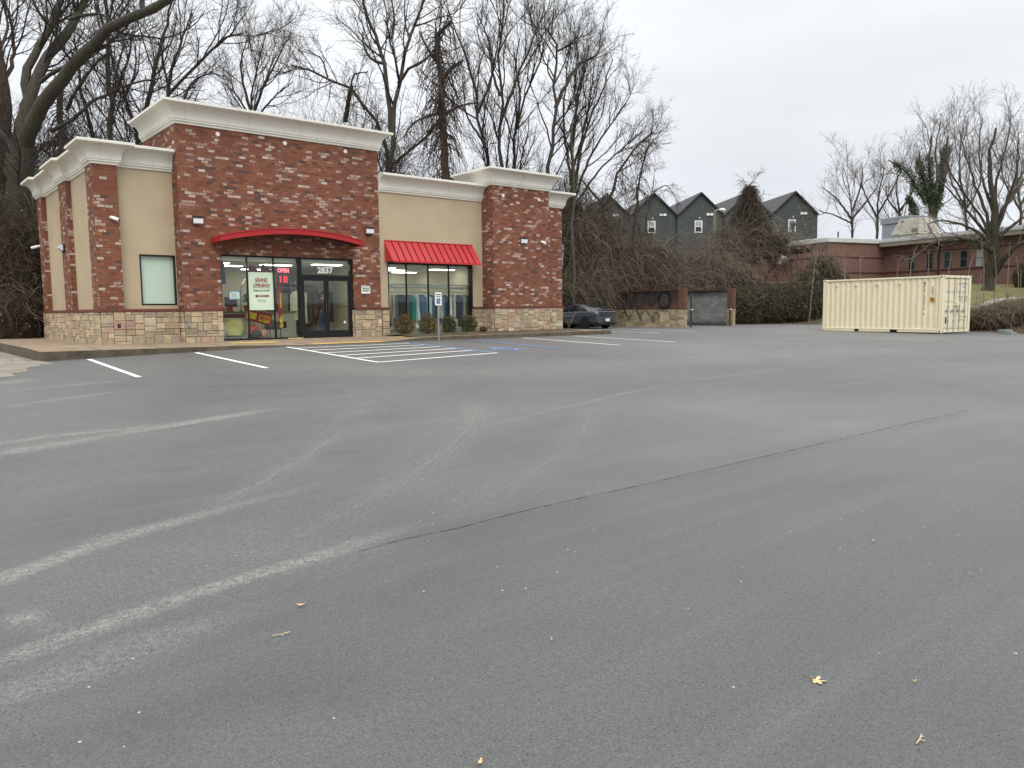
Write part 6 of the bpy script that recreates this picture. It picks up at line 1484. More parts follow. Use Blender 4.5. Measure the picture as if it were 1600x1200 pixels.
small_leaf('tiny brown leaf on the asphalt at centre below the seam', 862, 1003, .018, .009, .9)
small_leaf('pale leaf scrap right of the large star-shaped leaf', 1429, 1068, .018, .007, -.6)
small_leaf('yellow leaf scrap near the bottom edge left of centre', 750, 1196, .030, .014, .5)
small_leaf('pale leaf scrap lying in front of the blue wheelchair symbol', 753, 586, .11, .05, -.3)
def twig(label, px, py, s, rot):
    p = on_ground(px, py); t = thing('fallen_twig', label, 'twig', tuple(p), rot); m = MB(); m.tube([(-s, -.2 * s, .006), (0, 0, .008), (s, .35 * s, .010)], .0022, 5); m.tube([(-.1 * s, -.02 * s, .008), (.25 * s, -.45 * s, .006)], .0016, 5); m.tube([(.3 * s, .12 * s, .008), (.75 * s, .02 * s, .010)], .0013, 5); m.build('stem', plain('pale_straw', (.50, .42, .24), .8), t, local=True)
twig('pale forked twig on the asphalt near the bottom right', 1437, 1158, .034, -.1)
twig('thin straw on the asphalt left of centre', 440, 993, .04, -.5)
# bits of timber by the door
t = thing('wood_scrap', 'short pale wood offcut lying at the foot of the entrance window', 'wood', (3.7, -.12, .62), -.35)
b = MB(); b.box(-.26, -.04, .0, .26, .04, .04); b.build('plank', plain('raw_pine', (.50, .36, .20), .7), t, local=True, bevel=.004)
# ------------------------------------------------------------------ bare winter trees
def bark_mat(name, c0, c1, moss=0.):
    N = NT(name); v = N.coord(); n1 = N.noise(N.scale(v, (5, 5, .8)), 2.5, 5, .7); n2 = N.noise(v, .8, 3)
    c = N.mix(N.maprange(n1, .3, .7), c0, c1)
    if moss: c = N.mix(N.maprange(n2, .45, .65, 0, moss), c, (.055, .060, .026))
    N.col(c); N.rough(.95); N.bump(n1, .9, .04); return N.m
BARK = bark_mat('grey_brown_bark', (.022, .018, .014), (.080, .068, .054), .3)
BARK_L = bark_mat('pale_mossy_bark', (.035, .031, .024), (.105, .092, .070), .6)
BARK_R = bark_mat('reddish_bark', (.028, .019, .014), (.082, .058, .043))
TW_D = plain('dark_twig', (.030, .024, .020), .9, 0, .25, 3)
TW_B = plain('brown_twig', (.062, .046, .035), .9, 0, .25, 3)
TW_L = plain('pale_grey_twig', (.135, .115, .098), .9, 0, .25, 3)  # paler than the other twigs: haze put into the colour
TW_G = plain('grey_twig', (.082, .070, .060), .9, 0, .25, 3)

def nrm(a): return a / np.maximum(1e-9, np.linalg.norm(a, axis=-1, keepdims=True))
def tubes(P, Rr, m=3):
    """P (n,k,3) polylines, Rr (n,k) radii -> verts, quads"""
    n, k, _ = P.shape; T = np.empty_like(P); T[:, 1:-1] = P[:, 2:] - P[:, :-2]; T[:, 0] = P[:, 1] - P[:, 0]; T[:, -1] = P[:, -1] - P[:, -2]; T = nrm(T)
    ref = np.where(np.abs(T[:, :1, 2:]) > .9, np.array([1., 0, 0]), np.array([0, 0, 1.])); ref = np.broadcast_to(ref, T.shape)
    A = nrm(np.cross(T, ref)); B = np.cross(A, T)
    th = np.arange(m) * 2 * np.pi / m
    V = P[:, :, None] + Rr[:, :, None, None] * (A[:, :, None] * np.cos(th)[None, None, :, None] + B[:, :, None] * np.sin(th)[None, None, :, None])
    idx = np.arange(n * k * m).reshape(n, k, m); a = idx[:, :-1]; b = idx[:, 1:]
    Fq = np.stack([a, b, np.roll(b, -1, 2), np.roll(a, -1, 2)], -1).reshape(-1, 4)
    return V.reshape(-1, 3), Fq
def spline(pts, k):
    p = np.array(pts, float); d = np.r_[0, np.cumsum(np.linalg.norm(np.diff(p, axis=0), axis=1))]; t = np.linspace(0, d[-1], k)
    e = np.vstack([2 * p[0] - p[1], p, 2 * p[-1] - p[-2]]); i = np.clip(np.searchsorted(d, t, 'right') - 1, 0, len(p) - 2); f = ((t - d[i]) / (d[i + 1] - d[i]))[:, None]
    a, b, c, q = e[i], e[i + 1], e[i + 2], e[i + 3]
    return .5 * ((2 * b) + (c - a) * f + (2 * a - 5 * b + 4 * c - q) * f ** 2 + (3 * b - a - 3 * c + q) * f ** 3)
def grow(g, P, Rr, n_per, tmin, lf, ang, rf, k, wob, up, rmin, side=None, cap=1.0):
    """children for every polyline"""
    N_, K, _ = P.shape; L_ = np.linalg.norm(np.diff(P, axis=1), axis=2).sum(1)
    cnt = np.maximum(1, np.round(n_per(L_) * g.uniform(.75, 1.25, N_))).astype(int); par = np.repeat(np.arange(N_), cnt); M = len(par)
    t = tmin + (1 - tmin) * g.uniform(0, 1, M) ** .8
    x = t * (K - 1); i = np.clip(x.astype(int), 0, K - 2); f = (x - i)[:, None]
    p0 = P[par, i] * (1 - f) + P[par, i + 1] * f; T = nrm(P[par, i + 1] - P[par, i]); r0 = (Rr[par, i] * (1 - f[:, 0]) + Rr[par, i + 1] * f[:, 0])
    q = nrm(np.cross(T, g.normal(size=(M, 3)))); a = np.radians(g.uniform(*ang, M))[:, None]; D = nrm(T * np.cos(a) + q * np.sin(a))
    ln = np.minimum(cap * g.uniform(.6, 1.1, M), L_[par] * lf * (1.1 - .65 * t) * g.uniform(.6, 1.3, M)); ln = np.maximum(ln, cap * g.uniform(.25, .6, M)); st = (ln / (k - 1))[:, None]
    O = np.empty((M, k, 3)); O[:, 0] = p0
    for j in range(1, k):
        D = nrm(D + g.normal(size=(M, 3)) * wob + np.array([0, 0, up])); O[:, j] = O[:, j - 1] + D * st
    rs = np.maximum(rmin, np.minimum(r0 * rf, ln * .0105 + rmin * .4))[:, None] * np.linspace(1, .35, k)[None, :]
    return O, np.maximum(rs, rmin * .6)

def tree(name, label, depth, stems, seed, bark=BARK, twig=TW_D, r0=.2, r1=.04, dens=1., lf=(.62, .58, .55), up=(.10, .08, .05), ang=(26, 56), rmin=.009, wob=.13, tmin=.25, group=None, caps=(5., 2.4, 1.1), yawdrift=.9, n3=3.0, hang=0, cat='tree'):
    """stems: list of (photo polyline, start radius, end radius); each is carried at the tree's own distance and drifts in depth as it climbs"""
    g = np.random.default_rng(seed); K = 16; P = []; Rr = []; trunk_b = None; rr = random.Random(seed)
    for si, s in enumerate(stems):
        pts, ra, rb = (s + (None, None))[:3] if isinstance(s, tuple) else (s, None, None)
        ra = ra or r0; rb = rb or r1; dr = rr.uniform(-1, 1) * yawdrift if si else 0.
        q = [np.array(at(px, py, depth + dr * j * .8)) for j, (px, py) in enumerate(pts)]
        if trunk_b is None:
            b = np.array(q[0]); zg = tz(b[0], b[1]); 
            if b[2] > zg: q = [np.array([b[0], b[1], zg - .2])] + q
            trunk_b = np.array(q[0])
        c = spline(q, K); c[1:-1] += g.normal(size=(K - 2, 3)) * .012 * np.linalg.norm(c[-1] - c[0]) * .35
        P.append(c); Rr.append(np.linspace(ra, rb, K) * (1 + g.uniform(-.06, .06, K)))
    P = np.array(P); Rr = np.array(Rr)
    Rr[0, 0] *= 1.25
    t = thing(name, label, cat, tuple(trunk_b), group=group)
    V, Fq = tubes(P, Rr, 9); np_mesh('trunk', V, Fq, bark, t, True)
    L1 = grow(g, P, Rr, lambda L_: L_ * .80 * dens + 1.5, tmin, lf[0], ang, .62, 9, wob, up[0], rmin * 1.6, cap=caps[0])
    L2 = grow(g, *L1, lambda L_: L_ * 2.1 * dens + 1.5, .15, lf[1], ang, .6, 7, wob * 1.1, up[1], rmin * 1.15, cap=caps[1])
    L3 = grow(g, *L2, lambda L_: L_ * n3 * dens + 1.5, .12, lf[2], (25, 65), .6, 5, wob * 1.3, up[2], rmin * .8, cap=caps[2])
    Vs = []; Fs = []; b = 0
    for (p_, r_), m in ((L1, 5), (L2, 3), (L3, 3)):
        v_, f_ = tubes(p_, r_, m); Vs.append(v_); Fs.append(f_ + b); b += len(v_)
    np_mesh('crown', np.vstack(Vs), np.vstack(Fs), twig, t)
    if hang:    # dead vines hanging from the limbs
        Lh = grow(g, P, Rr, lambda L_: L_ * hang, .15, .4, (60, 120), .3, 8, .16, -.38, .009, cap=2.6); v_, f_ = tubes(*Lh, 3); np_mesh('hanging_vines', v_, f_, TW_B, t)
    return t, P, Rr, L1
GB = 'bare trees standing behind the shop'; GRr = 'bare trees beyond the brick building'
tree('bare_tree', 'huge bare tree at the far left, a great limb reaching right over the shop', 34, [
    ([(26, 430), (27, 330), (30, 270), (37, 225)], .66, .52),
    ([(38, 240), (52, 190), (75, 150), (108, 108), (146, 72), (186, 36), (226, 20), (262, -2), (310, -35)], .32, .12),
    ([(32, 240), (44, 180), (56, 130), (74, 88), (104, 55), (118, 28), (138, -6), (160, -60)], .28, .13),
    ([(28, 240), (36, 180), (40, 140), (44, 100), (60, 80), (72, 55), (86, 20), (96, -12), (110, -60)], .23, .11),
    ([(64, 128), (92, 108), (122, 104), (140, 90)], .09, .05), ([(110, 30), (130, 24), (155, 22), (172, 30)], .08, .04), ([(80, 205), (110, 190), (150, 155), (210, 130), (250, 122)], .09, .03), ([(224, 18), (222, 0), (228, -30)], .12, .08), ([(30, 250), (10, 215), (-15, 190)], .16, .08)],
    1, BARK, TW_D, dens=1.05, caps=(4.5, 2.2, 1.0), rmin=.009, tmin=.3, group=GB)
tree('bare_tree', 'reddish bare trunk cut by the left edge of the photo', 37, [([(2, 420), (8, 300), (11, 220), (6, 150), (2, 110), (-10, 40)], .40, .20), ([(5, 130), (20, 95), (18, 40), (0, -20)], .10, .05), ([(2, 75), (12, 40), (3, 0)], .07, .04)], 2, BARK_R, TW_D, dens=.9, group=GB)
tree('bare_tree', 'short broken vine-hung snag beside the huge left tree', 40, [([(100, 330), (99, 230), (98, 180), (95, 135)], .24, .14), ([(104, 172), (120, 140), (145, 105), (165, 85)], .10, .05), ([(99, 230), (80, 220), (72, 240)], .09, .04)], 3, BARK_L, TW_B, dens=1.5, caps=(1.8, 1.4, .8), tmin=.05, up=(-.05, -.06, -.05), group=GB, hang=14)
tree('bare_tree', 'dark straight vine-hung bare tree right of the broken snag', 44, [([(172, 330), (173, 225), (172, 150), (168, 70), (165, 10), (162, -40)], .22, .08), ([(146, 215), (138, 185), (128, 150), (122, 100), (115, 60)], .12, .04), ([(172, 180), (185, 130), (200, 95), (205, 50)], .09, .03)], 4, BARK, TW_D, dens=1.1, group=GB, hang=7)
tree('bare_tree', 'slim bare tree leaning left behind the left cornice', 46, [([(220, 330), (216, 222), (202, 172), (188, 126), (174, 84), (162, 36), (150, -20)], .16, .04), ([(222, 222), (225, 180), (238, 135), (247, 84), (262, 32), (270, -10)], .17, .05), ([(196, 150), (210, 115), (212, 70)], .07, .03)], 5, BARK, TW_D, dens=1.05, group=GB)
tree('bare_tree', 'bare tree leaning right behind the tower left corner', 47, [([(245, 330), (248, 215), (258, 162), (288, 122), (328, 82), (356, 60), (380, 52)], .20, .05), ([(262, 160), (268, 110), (285, 60), (300, 20)], .11, .04), ([(280, 175), (300, 130), (330, 115), (352, 125)], .09, .03), ([(240, 210), (262, 150), (255, 100), (250, 60)], .10, .04)], 6, BARK, TW_D, dens=1.1, group=GB)
tree('bare_tree', 'fan-crowned bare tree behind the middle of the tower cornice', 54, [([(396, 330), (394, 170), (398, 130), (406, 90), (416, 52)], .17, .03), ([(394, 180), (382, 140), (376, 100), (385, 62)], .11, .03), ([(395, 180), (412, 135), (432, 95), (448, 62)], .11, .03), ([(395, 190), (370, 150), (350, 130)], .09, .03), ([(396, 190), (430, 150), (458, 128)], .08, .03)], 7, BARK, TW_G, dens=1.1, group=GB, ang=(20, 50))
tree('bare_tree', 'bare tree with a long limb drooping left above the tower', 48, [([(606, 330), (602, 225), (578, 182), (548, 142), (512, 120), (482, 106), (455, 102)], .20, .05), ([(548, 142), (553, 118), (575, 112)], .07, .03), ([(512, 120), (500, 90), (470, 80)], .06, .02), ([(540, 190), (544, 160), (550, 135)], .16, .10)], 8, BARK, TW_B, dens=1.25, group=GB, hang=5, caps=(3.2, 2, 1))
tree('bare_tree', 'tall pale-barked bare tree just right of the tower', 46, [([(611, 330), (612, 262), (613, 215), (617, 175), (625, 112), (640, 60), (656, 24), (668, -20)], .24, .06), ([(611, 205), (606, 150), (600, 100), (588, 62), (572, 22), (560, -20)], .16, .06), ([(600, 100), (580, 92), (568, 70), (566, 50)], .09, .03), ([(622, 130), (640, 108), (668, 90), (690, 60), (700, 20)], .10, .03), ([(612, 60), (616, 30), (610, -10)], .08, .04), ([(616, 255), (640, 235), (670, 210), (690, 180)], .10, .05)], 9, BARK_L, TW_D, dens=1.0, group=GB, rmin=.010)
tree('bare_tree', 'thick vine-wrapped bare tree behind the right stucco wall', 44, [([(702, 330), (696, 262), (690, 200), (688, 150), (691, 125), (683, 86), (681, 55), (690, 38), (705, 34)], .34, .10), ([(691, 125), (704, 108), (722, 96)], .13, .08), ([(684, 100), (665, 70), (655, 48)], .09, .03), ([(688, 175), (650, 190), (630, 215)], .08, .03), ([(694, 180), (720, 165), (750, 160)], .07, .03)], 10, BARK_R, TW_B, dens=1.0, group=GB, hang=24, caps=(3.0, 1.8, .9))
tree('bare_tree', 'bare tree leaning slightly left above the right stucco wall', 50, [([(766, 330), (763, 255), (755, 215), (746, 172), (741, 130), (731, 95), (714, 60), (700, 15)], .19, .04), ([(747, 176), (764, 132), (775, 85), (780, 40)], .10, .03), ([(757, 225), (735, 190), (715, 150), (705, 120)], .08, .03)], 12, BARK, TW_D, dens=1.05, group=GB, ang=(20, 48), up=(.16, .12, .08))
tree('bare_tree', 'upright bare tree behind the left end of the brick pier', 50, [([(784, 330), (782, 255), (782, 190), (781, 130), (779, 82), (784, 25), (786, -20)], .19, .04), ([(782, 192), (800, 142), (823, 84), (843, 34), (850, 5)], .11, .03), ([(781, 150), (768, 105), (762, 60), (745, 20)], .09, .03)], 13, BARK, TW_D, dens=1.05, group=GB, ang=(18, 45), up=(.18, .14, .09))
tree('bare_tree', 'slim bare tree curving right behind the brick pier', 51, [([(802, 330), (803, 258), (808, 195), (820, 150), (838, 110), (850, 66)], .17, .04), ([(808, 200), (812, 150), (806, 100), (812, 60)], .08, .03)], 14, BARK_R, TW_D, dens=1.1, group=GB, ang=(18, 45), up=(.16, .12, .08))
tree('bare_tree', 'dark forked bare tree above the right end of the pier', 50, [([(856, 330), (858, 262), (864, 205), (868, 165), (864, 122), (872, 80), (862, 56), (850, 40)], .20, .05), ([(868, 168), (888, 126), (906, 100), (930, 88), (942, 68)], .13, .05), ([(871, 80), (888, 70), (903, 56)], .07, .03), ([(866, 130), (856, 110), (858, 85)], .06, .03)], 15, BARK, TW_D, dens=.9, group=GB)
tree('bare_tree', 'fine-twigged fan-shaped bare tree right of the shop', 55, [([(896, 360), (894, 240), (896, 160), (905, 80)], .18, .03), ([(897, 300), (912, 215), (940, 145), (958, 92)], .12, .03), ([(898, 310), (925, 240), (962, 185), (986, 145)], .11, .03), ([(896, 300), (882, 205), (884, 125), (892, 62)], .11, .03), ([(899, 320), (935, 268), (975, 230), (1005, 205)], .09, .03), ([(897, 260), (920, 170), (928, 100)], .09, .03), ([(895, 230), (905, 150), (920, 70)], .08, .03)], 16, BARK, TW_D, dens=1.1, group=GB, ang=(16, 42), up=(.10, .08, .05), caps=(4.5, 2.2, 1.1))
tree('bare_tree', 'vine-draped slanting tree beside the dark townhouses', 53, [([(930, 400), (945, 320), (965, 275), (984, 242), (1004, 216), (1022, 206)], .17, .05), ([(990, 380), (996, 310), (1003, 265), (1012, 230)], .12, .04), ([(950, 330), (925, 300), (908, 280)], .10, .05)], 17, BARK, TW_B, dens=1.4, group=GB, hang=9, caps=(2.6, 1.6, .9))
tree('bare_tree', 'small drooping bare tree in front of the leftmost townhouses', 58, [([(1000, 420), (1010, 340), (1020, 300), (1022, 278)], .10, .03), ([(1020, 300), (1040, 290), (1050, 300)], .05, .02), ([(1016, 320), (1000, 296), (985, 300)], .05, .02)], 18, BARK, TW_G, dens=1.6, group=GB, up=(-.06, -.10, -.10), caps=(2.2, 1.4, .8))
# behind the low brick building
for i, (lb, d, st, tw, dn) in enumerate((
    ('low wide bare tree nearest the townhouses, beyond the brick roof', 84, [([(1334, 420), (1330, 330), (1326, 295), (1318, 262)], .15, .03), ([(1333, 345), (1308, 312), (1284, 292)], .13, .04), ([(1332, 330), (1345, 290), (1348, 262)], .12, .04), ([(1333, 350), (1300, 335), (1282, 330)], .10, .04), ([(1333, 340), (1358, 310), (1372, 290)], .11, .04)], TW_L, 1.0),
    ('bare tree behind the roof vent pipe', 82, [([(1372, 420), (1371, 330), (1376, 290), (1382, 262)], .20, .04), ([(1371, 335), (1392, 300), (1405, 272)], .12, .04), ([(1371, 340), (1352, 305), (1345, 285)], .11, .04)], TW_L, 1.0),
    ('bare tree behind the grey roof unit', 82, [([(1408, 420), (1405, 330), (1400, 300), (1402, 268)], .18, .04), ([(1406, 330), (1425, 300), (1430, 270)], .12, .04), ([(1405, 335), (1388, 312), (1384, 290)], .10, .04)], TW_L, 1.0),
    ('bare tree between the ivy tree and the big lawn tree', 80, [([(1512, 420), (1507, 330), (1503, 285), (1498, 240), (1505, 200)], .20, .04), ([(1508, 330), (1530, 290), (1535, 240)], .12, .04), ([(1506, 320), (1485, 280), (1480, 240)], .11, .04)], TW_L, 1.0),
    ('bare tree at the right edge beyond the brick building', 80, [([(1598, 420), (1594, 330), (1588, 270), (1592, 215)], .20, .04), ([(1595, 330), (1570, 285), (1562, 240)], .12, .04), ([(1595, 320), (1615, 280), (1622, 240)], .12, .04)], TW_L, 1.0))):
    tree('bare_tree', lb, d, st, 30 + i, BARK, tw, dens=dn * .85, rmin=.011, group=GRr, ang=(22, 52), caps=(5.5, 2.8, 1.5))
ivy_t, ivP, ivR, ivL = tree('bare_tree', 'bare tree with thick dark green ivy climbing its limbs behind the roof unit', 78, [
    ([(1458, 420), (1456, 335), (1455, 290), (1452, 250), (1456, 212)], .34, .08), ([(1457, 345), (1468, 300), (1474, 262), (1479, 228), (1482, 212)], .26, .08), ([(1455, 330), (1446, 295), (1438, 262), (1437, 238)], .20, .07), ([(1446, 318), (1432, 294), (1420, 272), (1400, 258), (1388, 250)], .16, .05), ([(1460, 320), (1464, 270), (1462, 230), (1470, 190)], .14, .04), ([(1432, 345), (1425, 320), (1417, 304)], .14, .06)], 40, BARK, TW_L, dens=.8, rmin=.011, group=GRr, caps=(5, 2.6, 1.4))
def ivy_on(t, P, Rr, n, spread, size, seed, mat, which=None, tmax=.86):
    g = np.random.default_rng(seed); which = which or list(range(len(P)))
    def fn(g_, n_):
        s = np.array(which)[g_.integers(0, len(which), n_)]; x = g_.uniform(0.12, tmax, n_) * (P.shape[1] - 1); i = x.astype(int); f = (x - i)[:, None]
        p = P[s, i] * (1 - f) + P[s, i + 1] * f; u = nrm(g_.normal(size=(n_, 3))); lump = .45 + .8 * vnoise(x * 1.0 + s * 9, s * 3.7, .9, seed)
        return p + u * (g_.uniform(.3, 1, (n_, 1)) ** .5) * spread * lump[:, None] * (1.15 - .6 * (x / P.shape[1]))[:, None], u
    V, Fq = leaves(n, fn, size, seed); np_mesh('ivy', V, Fq, mat, t)
IVY = leaf_mat('dark_ivy_leaf', (.012, .026, .008), (.030, .060, .018), (.065, .095, .034))
ivy_on(ivy_t, ivP, ivR, 17000, .62, .16, 3, IVY, [0, 0, 0, 1, 1, 1, 2, 2, 3, 5])
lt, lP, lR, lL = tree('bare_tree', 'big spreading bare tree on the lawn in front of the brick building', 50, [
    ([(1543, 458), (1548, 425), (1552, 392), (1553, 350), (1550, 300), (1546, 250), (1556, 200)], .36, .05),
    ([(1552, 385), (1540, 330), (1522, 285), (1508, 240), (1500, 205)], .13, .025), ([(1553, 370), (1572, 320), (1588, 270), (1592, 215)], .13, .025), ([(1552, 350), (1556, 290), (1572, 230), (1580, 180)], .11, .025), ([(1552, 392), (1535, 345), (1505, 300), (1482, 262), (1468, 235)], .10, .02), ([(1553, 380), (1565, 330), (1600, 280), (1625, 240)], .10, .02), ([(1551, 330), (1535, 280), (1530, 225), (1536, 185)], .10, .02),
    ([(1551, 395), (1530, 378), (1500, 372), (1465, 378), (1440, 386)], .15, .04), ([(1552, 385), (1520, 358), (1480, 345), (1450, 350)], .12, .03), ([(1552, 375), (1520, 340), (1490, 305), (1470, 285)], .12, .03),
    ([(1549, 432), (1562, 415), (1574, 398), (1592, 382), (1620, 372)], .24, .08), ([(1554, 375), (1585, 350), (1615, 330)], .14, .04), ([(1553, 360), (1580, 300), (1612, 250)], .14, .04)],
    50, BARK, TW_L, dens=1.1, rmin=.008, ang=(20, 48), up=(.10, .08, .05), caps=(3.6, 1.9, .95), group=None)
ivy_on(lt, lP, lR, 2600, .55, .10, 4, leaf_mat('mossy_ivy_leaf', (.018, .026, .010), (.045, .058, .022)), [0, 0, 0, 7], .42)

# ------------------------------------------------------------------ brush, vines and ivy on the bank
VINE = leaf_mat('dead_vine', (.046, .033, .021), (.130, .098, .063), (.27, .21, .145)); VINE_G = leaf_mat('grey_dead_vine', (.09, .068, .050), (.21, .165, .125), (.36, .295, .235)); VINE_D = leaf_mat('dark_dead_vine', (.020, .015, .010), (.050, .037, .025), (.10, .075, .050))  # spread of vine tones also puts lit and shadowed strands into the colour
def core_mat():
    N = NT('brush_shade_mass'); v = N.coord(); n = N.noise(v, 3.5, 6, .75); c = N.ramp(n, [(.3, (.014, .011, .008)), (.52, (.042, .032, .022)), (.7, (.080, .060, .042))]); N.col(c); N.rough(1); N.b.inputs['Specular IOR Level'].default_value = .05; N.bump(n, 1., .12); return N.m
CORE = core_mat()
DEADLEAF = leaf_mat('brown_dead_leaf', (.040, .028, .016), (.105, .072, .040), (.20, .15, .09))
TANLEAF = leaf_mat('dry_tan_leaf_brush', (.060, .042, .025), (.150, .108, .066), (.26, .205, .135))
GREENLEAF = leaf_mat('bank_ivy_leaf', (.016, .022, .008), (.052, .060, .022), (.14, .13, .065))
def blob_surface(g, n, c, r):
    u = nrm(g.normal(size=(n, 3))); u[:, 2] = np.abs(u[:, 2]) * 1.0; return c + u * r, u
def thicket(name, label, blobs, nv, seed, mats=(VINE, VINE_G, VINE_D), leaf=None, nleaf=0, lsize=.09, kind='stuff', cat='brush', droop=-.10, ln=(1.2, 3.2), core=.86, rad=(.005, .017), as_stems=0, group=None):
    """a mound of tangled vines: blobs are (photo x, photo y of the centre, distance, half width px, half height px, depth m)"""
    g = np.random.default_rng(seed); base = None; C = []; Rb = []
    for (px, py, d, rx, ry, rd) in blobs:
        c = np.array(at(px, py, d)); C.append(c); Rb.append(np.array([rx / F_PX * d, abs(rd), ry / F_PX * d]))
    C = np.array(C); Rb = np.array(Rb)
    ax = np.array([[CY, -SY, 0], [SY, CY, 0], [0, 0, 1.]])           # local axes of the blobs: across, away, up
    zb = min(tz(c[0], c[1]) for c in C)
    root = thing(name, label, cat, (C[0][0], C[0][1], zb), group=group); 
    if kind: root['kind'] = kind
    # shaded inside of the mound
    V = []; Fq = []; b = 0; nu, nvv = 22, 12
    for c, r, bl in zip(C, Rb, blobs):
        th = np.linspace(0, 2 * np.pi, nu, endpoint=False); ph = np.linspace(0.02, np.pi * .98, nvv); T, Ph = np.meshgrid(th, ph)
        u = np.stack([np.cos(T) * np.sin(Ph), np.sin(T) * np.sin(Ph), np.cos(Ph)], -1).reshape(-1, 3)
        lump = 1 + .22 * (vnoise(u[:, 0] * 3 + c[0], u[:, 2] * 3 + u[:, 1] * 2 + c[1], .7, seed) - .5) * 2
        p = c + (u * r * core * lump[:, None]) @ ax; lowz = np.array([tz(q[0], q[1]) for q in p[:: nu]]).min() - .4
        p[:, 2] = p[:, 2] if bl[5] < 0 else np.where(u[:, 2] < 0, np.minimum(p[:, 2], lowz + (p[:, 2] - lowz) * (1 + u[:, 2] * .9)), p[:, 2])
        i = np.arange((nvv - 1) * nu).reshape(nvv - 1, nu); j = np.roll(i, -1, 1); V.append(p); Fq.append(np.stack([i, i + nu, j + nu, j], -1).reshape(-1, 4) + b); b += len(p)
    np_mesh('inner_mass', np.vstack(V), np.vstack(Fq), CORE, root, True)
    # vines: arcs that start on a mound, wander over it and droop
    area = Rb[:, 0] * Rb[:, 2] + Rb[:, 0] * Rb[:, 1]; pick = g.choice(len(C), nv, p=area / area.sum()); K = 9
    u = nrm(g.normal(size=(nv, 3))); u[:, 2] = np.where(g.uniform(size=nv) < .75, np.abs(u[:, 2]), u[:, 2]); u[:, 1] = np.where(g.uniform(size=nv) < .7, -np.abs(u[:, 1]), u[:, 1])
    P0 = C[pick] + (u * Rb[pick] * g.uniform(.80, 1.06, (nv, 1))) @ ax; n_ = nrm((u / Rb[pick]) @ ax)
    D = nrm(np.cross(n_, g.normal(size=(nv, 3))) + n_ * g.uniform(-.1, .55, (nv, 1)) + np.array([0, 0, .25])); L_ = g.uniform(*ln, nv)[:, None]
    P = np.empty((nv, K, 3)); P[:, 0] = P0
    for k in range(1, K):
        D = nrm(D + g.normal(size=(nv, 3)) * .24 + np.array([0, 0, droop * (k / 3)])); P[:, k] = P[:, k - 1] + D * L_ / (K - 1)
    rs = g.uniform(0, 1, nv) ** 2.2 * (rad[1] - rad[0]) + rad[0]; Rr = rs[:, None] * np.linspace(1, .45, K)[None]
    sel = g.integers(0, len(mats), nv); sel = np.where((sel == 1) & (g.uniform(size=nv) < .40), len(mats) - 1, sel)
    for mi_, mt in enumerate(mats):
        m_ = sel == mi_
        if not m_.any(): continue
        v_, f_ = tubes(P[m_], Rr[m_], 3); np_mesh('vines', v_, f_, mt, root)
    if as_stems:
        ns = as_stems; pk = g.choice(len(C), ns, p=area / area.sum()); S = np.empty((ns, K, 3)); b0 = C[pk] + (np.stack([g.uniform(-1, 1, ns), g.uniform(-1.05, -.3, ns), np.zeros(ns)], -1) * Rb[pk]) @ ax
        b0[:, 2] = terrain_np(b0[:, 0], b0[:, 1]) - .1; S[:, 0] = b0; D = nrm(np.stack([g.normal(size=ns) * .45, g.normal(size=ns) * .3, np.ones(ns)], -1)); hh = (C[pk][:, 2] + Rb[pk][:, 2] - b0[:, 2]) * g.uniform(.7, 1.15, ns)
        for k in range(1, K): D = nrm(D + g.normal(size=(ns, 3)) * .22); S[:, k] = S[:, k - 1] + D * (hh / (K - 1))[:, None]
        v_, f_ = tubes(S, g.uniform(.022, .06, ns)[:, None] * np.linspace(1, .35, K)[None], 6); np_mesh('stems', v_, f_, BARK_R, root, True)
    if leaf and nleaf:
        def fn(gg, n):
            pk = gg.choice(len(C), n, p=area / area.sum()); uu = nrm(gg.normal(size=(n, 3))); uu[:, 1] = np.where(gg.uniform(size=n) < .7, -np.abs(uu[:, 1]), uu[:, 1])
            clump = gg.uniform(.84, 1.07, (n, 1)); return C[pk] + (uu * Rb[pk] * clump) @ ax, nrm((uu / Rb[pk]) @ ax)
        V_, F_ = leaves(nleaf, fn, lsize, seed + 5); np_mesh('dead_leaves', V_, F_, leaf, root)
    return root
# left of the shop
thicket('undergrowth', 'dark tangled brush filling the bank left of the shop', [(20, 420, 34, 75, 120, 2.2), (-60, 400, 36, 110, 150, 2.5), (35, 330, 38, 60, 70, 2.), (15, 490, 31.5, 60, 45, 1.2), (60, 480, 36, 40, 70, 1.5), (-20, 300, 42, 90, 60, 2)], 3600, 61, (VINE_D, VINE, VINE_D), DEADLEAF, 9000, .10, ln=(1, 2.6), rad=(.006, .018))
# behind and right of the shop
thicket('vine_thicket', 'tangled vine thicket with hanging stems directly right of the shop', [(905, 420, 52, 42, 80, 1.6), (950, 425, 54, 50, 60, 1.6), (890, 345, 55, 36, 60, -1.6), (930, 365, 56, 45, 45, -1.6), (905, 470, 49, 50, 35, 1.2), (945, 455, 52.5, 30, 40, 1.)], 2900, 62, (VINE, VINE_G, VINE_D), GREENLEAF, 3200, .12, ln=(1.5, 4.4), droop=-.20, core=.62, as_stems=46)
thicket('vine_thicket', 'rounded brown vine mound above the graffiti wall', [(1018, 428, 58, 48, 48, 2.3), (985, 432, 57, 42, 42, 2), (1055, 445, 58, 34, 26, 2), (1015, 462, 55, 75, 26, 1.2), (960, 440, 57, 40, 60, 2)], 3300, 63, (VINE, VINE_G, VINE_D), DEADLEAF, 1500, .10, ln=(1.5, 3.8), droop=-.13, as_stems=40)
